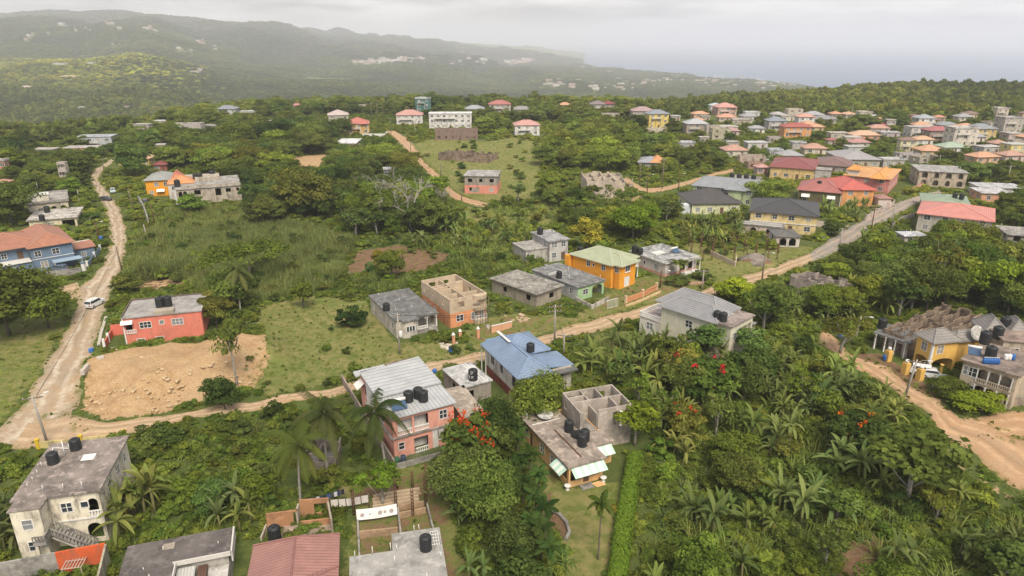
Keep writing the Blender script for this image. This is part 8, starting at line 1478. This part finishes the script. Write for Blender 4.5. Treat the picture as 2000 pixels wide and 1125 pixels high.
PO = []
for a in [(93, 866, 768, 'leaning grey utility pole beside the dirt junction at bottom left', 1, True, M_poleconc, -.05), (238, 527, 484, 'bare wooden pole on the right side of the potholed road', 0, False, None, -.07), (195, 478, 436, 'dark street lamp pole left of the potholed road', 0, True, M_rust, 0), (203, 332, 312, 'pole with small lamp at the top of the left road', 1, True, None, 0), (1083, 668, 596, 'weathered pole with insulators left of the main dirt road', 2, False, M_poleconc, 0), (1101, 693, 655, 'short pole behind the blue roof', 1, False, M_poleconc, 0), (781, 692, 612, 'pale concrete pole with white transformer above the pink house', 1, False, M_poleconc, 0, 'utility_pole', True), (1487, 556, 496, 'tall wooden pole on the near side of the main dirt road', 0, True, None, 0), (1637, 497, 448, 'grey pole at the corner of the paved road', 1, False, M_poleconc, 0), (1700, 456, 404, 'dark pole with double crossarm by the paved road', 2, True, M_rust, 0), (1741, 442, 402, 'pole beside the gateway of the salmon roofed house', 1, False, M_poleconc, 0), (1371, 566, 528, 'pole with brackets on the verge beyond the grey tile roof', 1, False, M_poleconc, 0), (1289, 562, 530, 'black lamp post in front of the orange house', 0, True, M_rust, 0), (1670, 664, 618, 'short leaning concrete pole with lamp at the head of the right road', 0, True, M_poleconc, .06), (1768, 772, 700, 'leaning concrete pole with lamp arm beside the yellow gate pillars', 1, True, M_poleconc, .09), (1249, 361, 320, 'tall pole with crossarm left of the dirt road in mid town', 1, False, None, 0), (1263, 386, 344, 'dark street lamp pole at the junction below the beige shell', 0, True, M_rust, 0), (1293, 369, 315, 'tall brown pole beside the dirt road in mid town', 1, False, None, 0), (1325, 372, 342, 'street lamp pole left of the charcoal roofed house', 0, True, M_rust, 0), (1234, 370, 350, 'short grey pole by the rubble of the beige shell', 0, False, M_poleconc, 0), (1892, 358, 326, 'white crossarm pole right of the arcaded unfinished house', 1, False, M_poleconc, 0), (1911, 362, 320, 'dark leaning lamp pole on the yellow grass strip', 0, True, M_rust, .12), (1966, 361, 326, 'tall crossarm pole at the right of the yellow grass strip', 1, False, M_poleconc, 0), (1833, 325, 304, 'white mast standing on the arcaded house', 0, False, M_poleconc, 0), (803, 312, 281, 'thin pole on the left verge of the upper dirt road', 0, False, None, 0), (861, 346, 322, 'thin dark pole at the bend of the upper dirt road', 0, False, None, 0), (902, 397, 366, 'short pole at the foot of the upper dirt road', 0, False, None, 0), (764, 270, 234, 'brown pole at the crest of the upper dirt road', 1, False, None, 0), (811, 262, 240, 'grey pole in front of the white apartment block', 0, False, M_poleconc, 0), (738, 240, 205, 'tall pole standing left of the salmon verandah house', 1, False, None, 0), (727, 242, 205, 'tall pole nearest the amber ridge house', 1, False, None, 0), (749, 236, 210, 'pole further along the ridge road', 0, False, None, 0), (1662, 232, 207, 'thin white mast at the edge of the forest', 0, False, M_poleconc, 0), (1424, 318, 300, 'white lamp pole on the grassy bank in mid town', 0, True, M_poleconc, 0), (1462, 332, 308, 'thin pole beside the white bungalow in mid town', 1, False, M_poleconc, 0), (157, 400, 372, 'grey pole behind the cream terrace house', 0, True, M_poleconc, 0), (262, 412, 372, 'leaning brown pole above the grey retaining wall', 0, False, None, -.1), (302, 440, 402, 'dark pole at the end of the grey retaining wall', 0, False, M_rust, 0), (287, 466, 446, 'short pale post on the grass right of the potholed road', 0, False, M_poleconc, -.05)]: PO.append(pole(*a))
def wire(a, b, label, sag=.9, za=None, zb=None):
    (ea, ha), (eb, hb_) = PO[a], PO[b]; A = Vector(ea.location)+Vector((0, 0, ha-.3)); B = Vector(eb.location)+Vector((0, 0, hb_-.3)); mb = MB(); n = 10; mb.tube([(B-A)*(k/n)-Vector((0, 0, sag*4*(k/n)*(1-k/n))) for k in range(n+1)], .03, 4); tag(mb.build('overhead_wire', M_rubber, None, A), label, 'wire')
wire(4, 6, 'overhead wire along the main road to the transformer pole', 1.2); wire(4, 11, 'overhead wire along the main road past the orange house', 1.2); wire(7, 8, 'overhead wire beside the road bend near the butter yellow house', 1.0); wire(15, 17, 'overhead wire between two mid town poles', .8); wire(20, 22, 'overhead wire above the yellow grass strip', .8); wire(13, 14, 'overhead wire along the right dirt road', 1.0)
for k, (a, b) in enumerate([(0, 1), (1, 2), (2, 3), (4, 5), (6, 4), (8, 9), (9, 10), (11, 12), (17, 18), (16, 17), (23, 20), (25, 24), (26, 25), (27, 24), (29, 30), (31, 30)]): wire(a, b, 'overhead wire hanging between the ' + ['bottom left junction and the potholed road', 'bare pole and street lamp on the left road', 'street lamp and the top of the left road', 'main road pole and the blue roof', 'transformer pole and the insulator pole', 'paved road corner and double crossarm', 'double crossarm and the salmon house gateway', 'bracket pole and the orange house lamp', 'brown pole and charcoal roof lamp', 'junction lamp and the brown mid town pole', 'white mast and the arcaded house pole', 'two poles of the upper dirt road verge', 'foot and bend of the upper dirt road', 'crest and verge of the upper dirt road', 'two tall poles on the ridge', 'two far poles of the ridge road'][k], .8)
def car(px, py, rz, col, label, van=False, gz=None, suv=False):
    p = G(px, py); e = empty('parked_car', (p[0], p[1], p[2]+.08), rz, label, 'car'); pm = plain('car_paint%d' % int(sum(col)*999), col, .3); L2, W2 = 2.15, .86; H = 1.0 if not van else 1.1
    def loft(prof, w0, w1, m, nm, par):       # prof: (y, z) outline of the side, extruded across with the top drawn in
        mb = MB(); zmin, zmax = min(z for _, z in prof), max(z for _, z in prof); ww = lambda z: w0+(w1-w0)*(z-zmin)/(zmax-zmin); n = len(prof)
        for i in range(n): (y0, z0), (y1, z1) = prof[i], prof[(i+1) % n]; mb.face([(-ww(z0), y0, z0), (-ww(z1), y1, z1), (ww(z1), y1, z1), (ww(z0), y0, z0)])
        mb.face([(-ww(z), y, z) for y, z in prof][::-1]); mb.face([(ww(z), y, z) for y, z in prof]); return mb.build(nm, m, par)
    loft([(-2.15, .35), (-2.2, .75), (-2.05, .95), (-.9, 1.0), (1.5 if not van else 2.0, 1.0), (2.1, .92), (2.15, .4), (1.9, .28), (-1.9, .28)], .86, .80, pm, 'body', e)
    g = [(-1.0, 1.001), (-.35, 1.48), (1.25, 1.48), (1.75, 1.001)] if not van else [(-1.35, 1.001), (-.7, 1.66), (1.85, 1.66), (2.05, 1.001)]; cb = loft(g, .78, .66, pm, 'cabin', e); zt = g[1][1]
    mb = MB(); f = lambda a, b, t: a+(b-a)*t
    for (i, j) in ((0, 1), (3, 2)):
        (ya, za), (yb, zb) = g[i], g[j]; s_ = -1 if i == 0 else 1
        q = [(-f(.78, .66, .15)+.08, f(ya, yb, .12)+s_*.012, f(za, zb, .12)), (f(.78, .66, .15)-.08, f(ya, yb, .12)+s_*.012, f(za, zb, .12)), (f(.78, .66, .85)-.06, f(ya, yb, .88)+s_*.012, f(za, zb, .88)), (-f(.78, .66, .85)+.06, f(ya, yb, .88)+s_*.012, f(za, zb, .88))]; mb.face(q)
    for sx in (-1, 1):
        x0, x1 = sx*(f(.78, .66, .12)+.012), sx*(f(.78, .66, .85)+.012); mb.face([(x0, g[0][0]+.3, f(1, zt, .12)), (x0, g[3][0]-.2, f(1, zt, .12)), (x1, g[2][0]-.1, f(1, zt, .85)), (x1, g[1][0]+.1, f(1, zt, .85))])
    mb.build('window_glass', M_glass, cb)
    for x in (-.80, .80):
        for y in (-1.35, 1.35): mb = MB(); mb.tube([(x-.1, y, .31), (x+.1, y, .31)], .31, 14); t = mb.build('wheel', M_rubber, e); mb = MB(); mb.tube([(x-.11, y, .31), (x+.11, y, .31)], .18, 10); mb.build('rim', M_poleconc, t)
    for x in (-.6, .6):
        mb = MB(); mb.box(x-.18, x+.18, -2.225, -2.17, .62, .76); mb.build('headlight', M_trim, e); mb = MB(); mb.box(x-.14, x+.14, 2.1, 2.16, .6, .82); mb.build('tail_light', plain('tail_red', (.4, .02, .02), .3), e)
    return e
car(186, 598, math.radians(173), (.62, .62, .62), 'white minivan driving up the wide dirt road on the left', True); car(167, 358, math.radians(120), (.45, .46, .48), 'silver car parked on the left verge of the upper left road'); car(207, 392, math.radians(80), (.05, .05, .055), 'dark car crossing the potholed road'); car(285, 398, math.radians(200), (.09, .09, .1), 'dark grey car parked beside the grey retaining wall', True); car(221, 376, math.radians(30), (.35, .42, .46), 'pale blue car half hidden beside the potholed road'); car(1805, 733, math.radians(60), (.66, .66, .67), 'white car parked under the yellow house arches', True); car(1822, 738, math.radians(70), (.62, .63, .65), 'second white car beside the yellow house carport')
car(115, 530, math.radians(262), (.1, .14, .2), 'dark car under the blue sheet car porch', True)
car(1499, 318, math.radians(60), (.64, .65, .66), 'white car parked among the town houses near the maroon roof')
def barrel(px, py, m, label, r_=.32, h=.95, z=None):
    p = G(px, py); mb = MB(); mb.lathe([(r_*.92, 0), (r_, .06), (r_, .3*h), (r_*1.05, .33*h), (r_, .36*h), (r_, .64*h), (r_*1.05, .67*h), (r_, .7*h), (r_, .96*h), (r_*.93, h)], 14); tag(mb.build('barrel', m, None, p), label, 'barrel')
barrel(881, 688, M_bluep, 'blue barrel on the verge left of the blue roofed house', .38, 1.1); barrel(889, 685, M_rubber, 'black barrel next to the blue one on the verge', .34, .9); barrel(179, 688, M_bluep, 'blue drum on the road edge in front of the coral house', .42, .7); barrel(1729, 704, M_bluep, 'blue bin beside the yellow pillar with the white ball', .5, 1.1); barrel(1641, 662, M_bluep, 'blue bin at the head of the right dirt road', .5, 1.0); barrel(849, 732, M_bluep, 'blue barrel by the road behind the pink house', .35, 1.0); barrel(197, 470, M_bluep, 'blue bin under the street lamp on the left road', .6, 1.2); barrel(776, 906, plain('green_plastic', (.03, .12, .06), .5), 'green barrel in the pink house front yard', .36, .95); barrel(788, 903, M_tankblue, 'dark blue barrel in the pink house front yard', .36, 1.0); barrel(1606, 470, M_bluep, 'blue barrel by the trees near the butter yellow porch', .5, 1.2)
kerb = plain('concrete_pale', (.42, .38, .33), .9)
def strip_thing(pix, w, h, label, name='drain_kerb', cat='kerb'):
    pts = GP(pix); e = empty(name, pts[0], 0, label, cat)
    for a, b in zip(pts, pts[1:]): seg_wall(e, a, b, -.3, a[2]-pts[0][2]+h, kerb, 'kerb_panel', w)
strip_thing([(205, 622), (196, 650), (190, 676)], .5, .45, 'pale concrete kerb along the road in front of the coral house'); strip_thing([(168, 716), (160, 745), (151, 785)], .6, .5, 'pale concrete drain wall beside the excavated slope'); strip_thing([(150, 722), (190, 702), (204, 700)], .9, .15, 'grey concrete ramp crossing the verge to the coral house')
# gate pillars of the tan and orange houses, low garden walls by the main road
for q, l in (((886, 672), 'short salmon gate pillar beside the arched porch path'), ((899, 665), 'salmon gate pillar with white cap near the tan house'), ((934, 660), 'right salmon gate pillar of the tan house drive')):
    e = empty('gate_pillar', G(*q), .3, l, 'pillar'); mb = MB(); mb.box(-.25, .25, -.25, .25, -.3, 1.8); mb.build('pillar_shaft', wallm((.62, .3, .18), .2), e); mb = MB(); mb.lathe([(.36, 1.8), (.36, 1.9), (.2, 1.95), (.25, 2.1), (.1, 2.25)], 10); mb.build('cap', M_white, e)
wall_run([(960, 650), (1000, 640)], 1.3, wallm((.6, .33, .2), .2), 'salmon garden wall right of the tan house drive', cap=M_trim); wall_run([(1222, 592), (1255, 580), (1282, 566)], 1.2, wallm((.55, .25, .12), .3), 'orange brown garden wall with pale piers in front of the orange house', piers=3.5, pm=wallm((.62, .45, .3), .2)); wall_run([(1222, 600), (1250, 590), (1290, 572)], .5, wallm((.62, .45, .25), .2), 'low cream flower bed wall in front of the orange house'); wall_run([(1340, 556), (1390, 553)], .5, wallm((.5, .3, .24), .3), 'low pinkish wall along the bungalow verge'); wall_run([(1690, 432), (1720, 414), (1745, 402)], 1.6, wallm((.5, .42, .38), .4), 'pink and grey roadside wall by the apricot house', piers=5); wall_run([(1778, 378), (1800, 368)], 1.8, wallm((.58, .3, .25), .3), 'salmon roadside wall at the end of the paved road', piers=4); wall_run([(1742, 446), (1760, 432), (1785, 424)], 1.4, M_greyc, 'grey stepped wall below the salmon roofed house')
# pile of gravel and timber
g = G(1475, 512); mb = MB(); mb.lathe([(4.6, 0), (3.2, .9), (1.8, 1.7), (.6, 2.2), (.1, 2.3)], 18); tag(mb.build('gravel_pile', slabm((.20, .17, .15), .4, .4), None, g), 'brown grey gravel pile by the main dirt road', 'pile')
g = G(770, 978); e = empty('timber_stack', g, .25, 'stack of pale timber boards below the pink house yard', 'timber')
for k in range(14): mb = MB(); mb.box(-2.6+random.random(), 2.4+random.random(), -1.6+k*.22, -1.42+k*.22, 0, .2+.2*(k % 3)); mb.build('board', plain('board_tan%d' % (k % 3), ((.36, .26, .17), (.30, .22, .15), (.42, .33, .23))[k % 3], .9), e)
g = G(1205, 362); e = empty('rubble_heap', g, 0, 'heap of brown rubble and blocks beside the beige shell', 'rubble')
for k in range(16): mb = MB(); s_ = random.uniform(.3, .9); mb.box(-s_, s_, -s_*.7, s_*.7, -.1, s_*.8); mb.build('block', M_block if k % 2 else M_rust, e, (random.uniform(-6, 6), random.uniform(-3, 3), 0), (random.uniform(-.3, .3), random.uniform(-.3, .3), random.uniform(0, 3)))

for (px, py), c, l in (((965, 640), (.36, .33, .30), 'low heap of grey blocks beside the salmon garden wall'), ((1012, 622), (.40, .30, .2), 'heap of tan marl near the overgrown concrete house'), ((868, 676), (.45, .40, .33), 'scatter heap of pale rubble in front of the grey bungalow'), ((1352, 408), (.40, .38, .37), 'heap of scrap and pale boards below the charcoal roofed house'), ((1300, 402), (.2, .26, .42), 'blue tarpaulin covered heap below the charcoal roofed house')):
    g = G(px, py); e = empty('heap', g, 0, l, 'heap')
    for k in range(9): mb = MB(); s_ = random.uniform(.25, .6); mb.box(-s_, s_, -s_*.6, s_*.6, -.1, s_*.6); mb.build('lump', plain('lump%.2f%.2f' % c[:2], c, .9), e, (random.gauss(0, 1.2), random.gauss(0, .8), 0), (random.uniform(-.3, .3), random.uniform(-.3, .3), random.uniform(0, 3)))

# ------------------------------------------------------------------ the air
hm = bpy.data.materials.new('haze'); hm.use_nodes = True; t = hm.node_tree; t.nodes.clear(); out = N(t, 'ShaderNodeOutputMaterial'); pv = N(t, 'ShaderNodeVolumePrincipled'); pv.inputs['Color'].default_value = (.88, .905, .985, 1); pv.inputs['Density'].default_value = 1.3e-4; pv.inputs['Anisotropy'].default_value = 0.0; t.links.new(pv.outputs[0], out.inputs['Volume'])
mb = MB(); mb.box(-95000, 95000, -3000, 115000, -300, 420); o = mb.build('haze', hm); o['kind'] = 'stuff'; tag(o, 'pale humid haze filling the air over hills, valley and sea', 'haze')
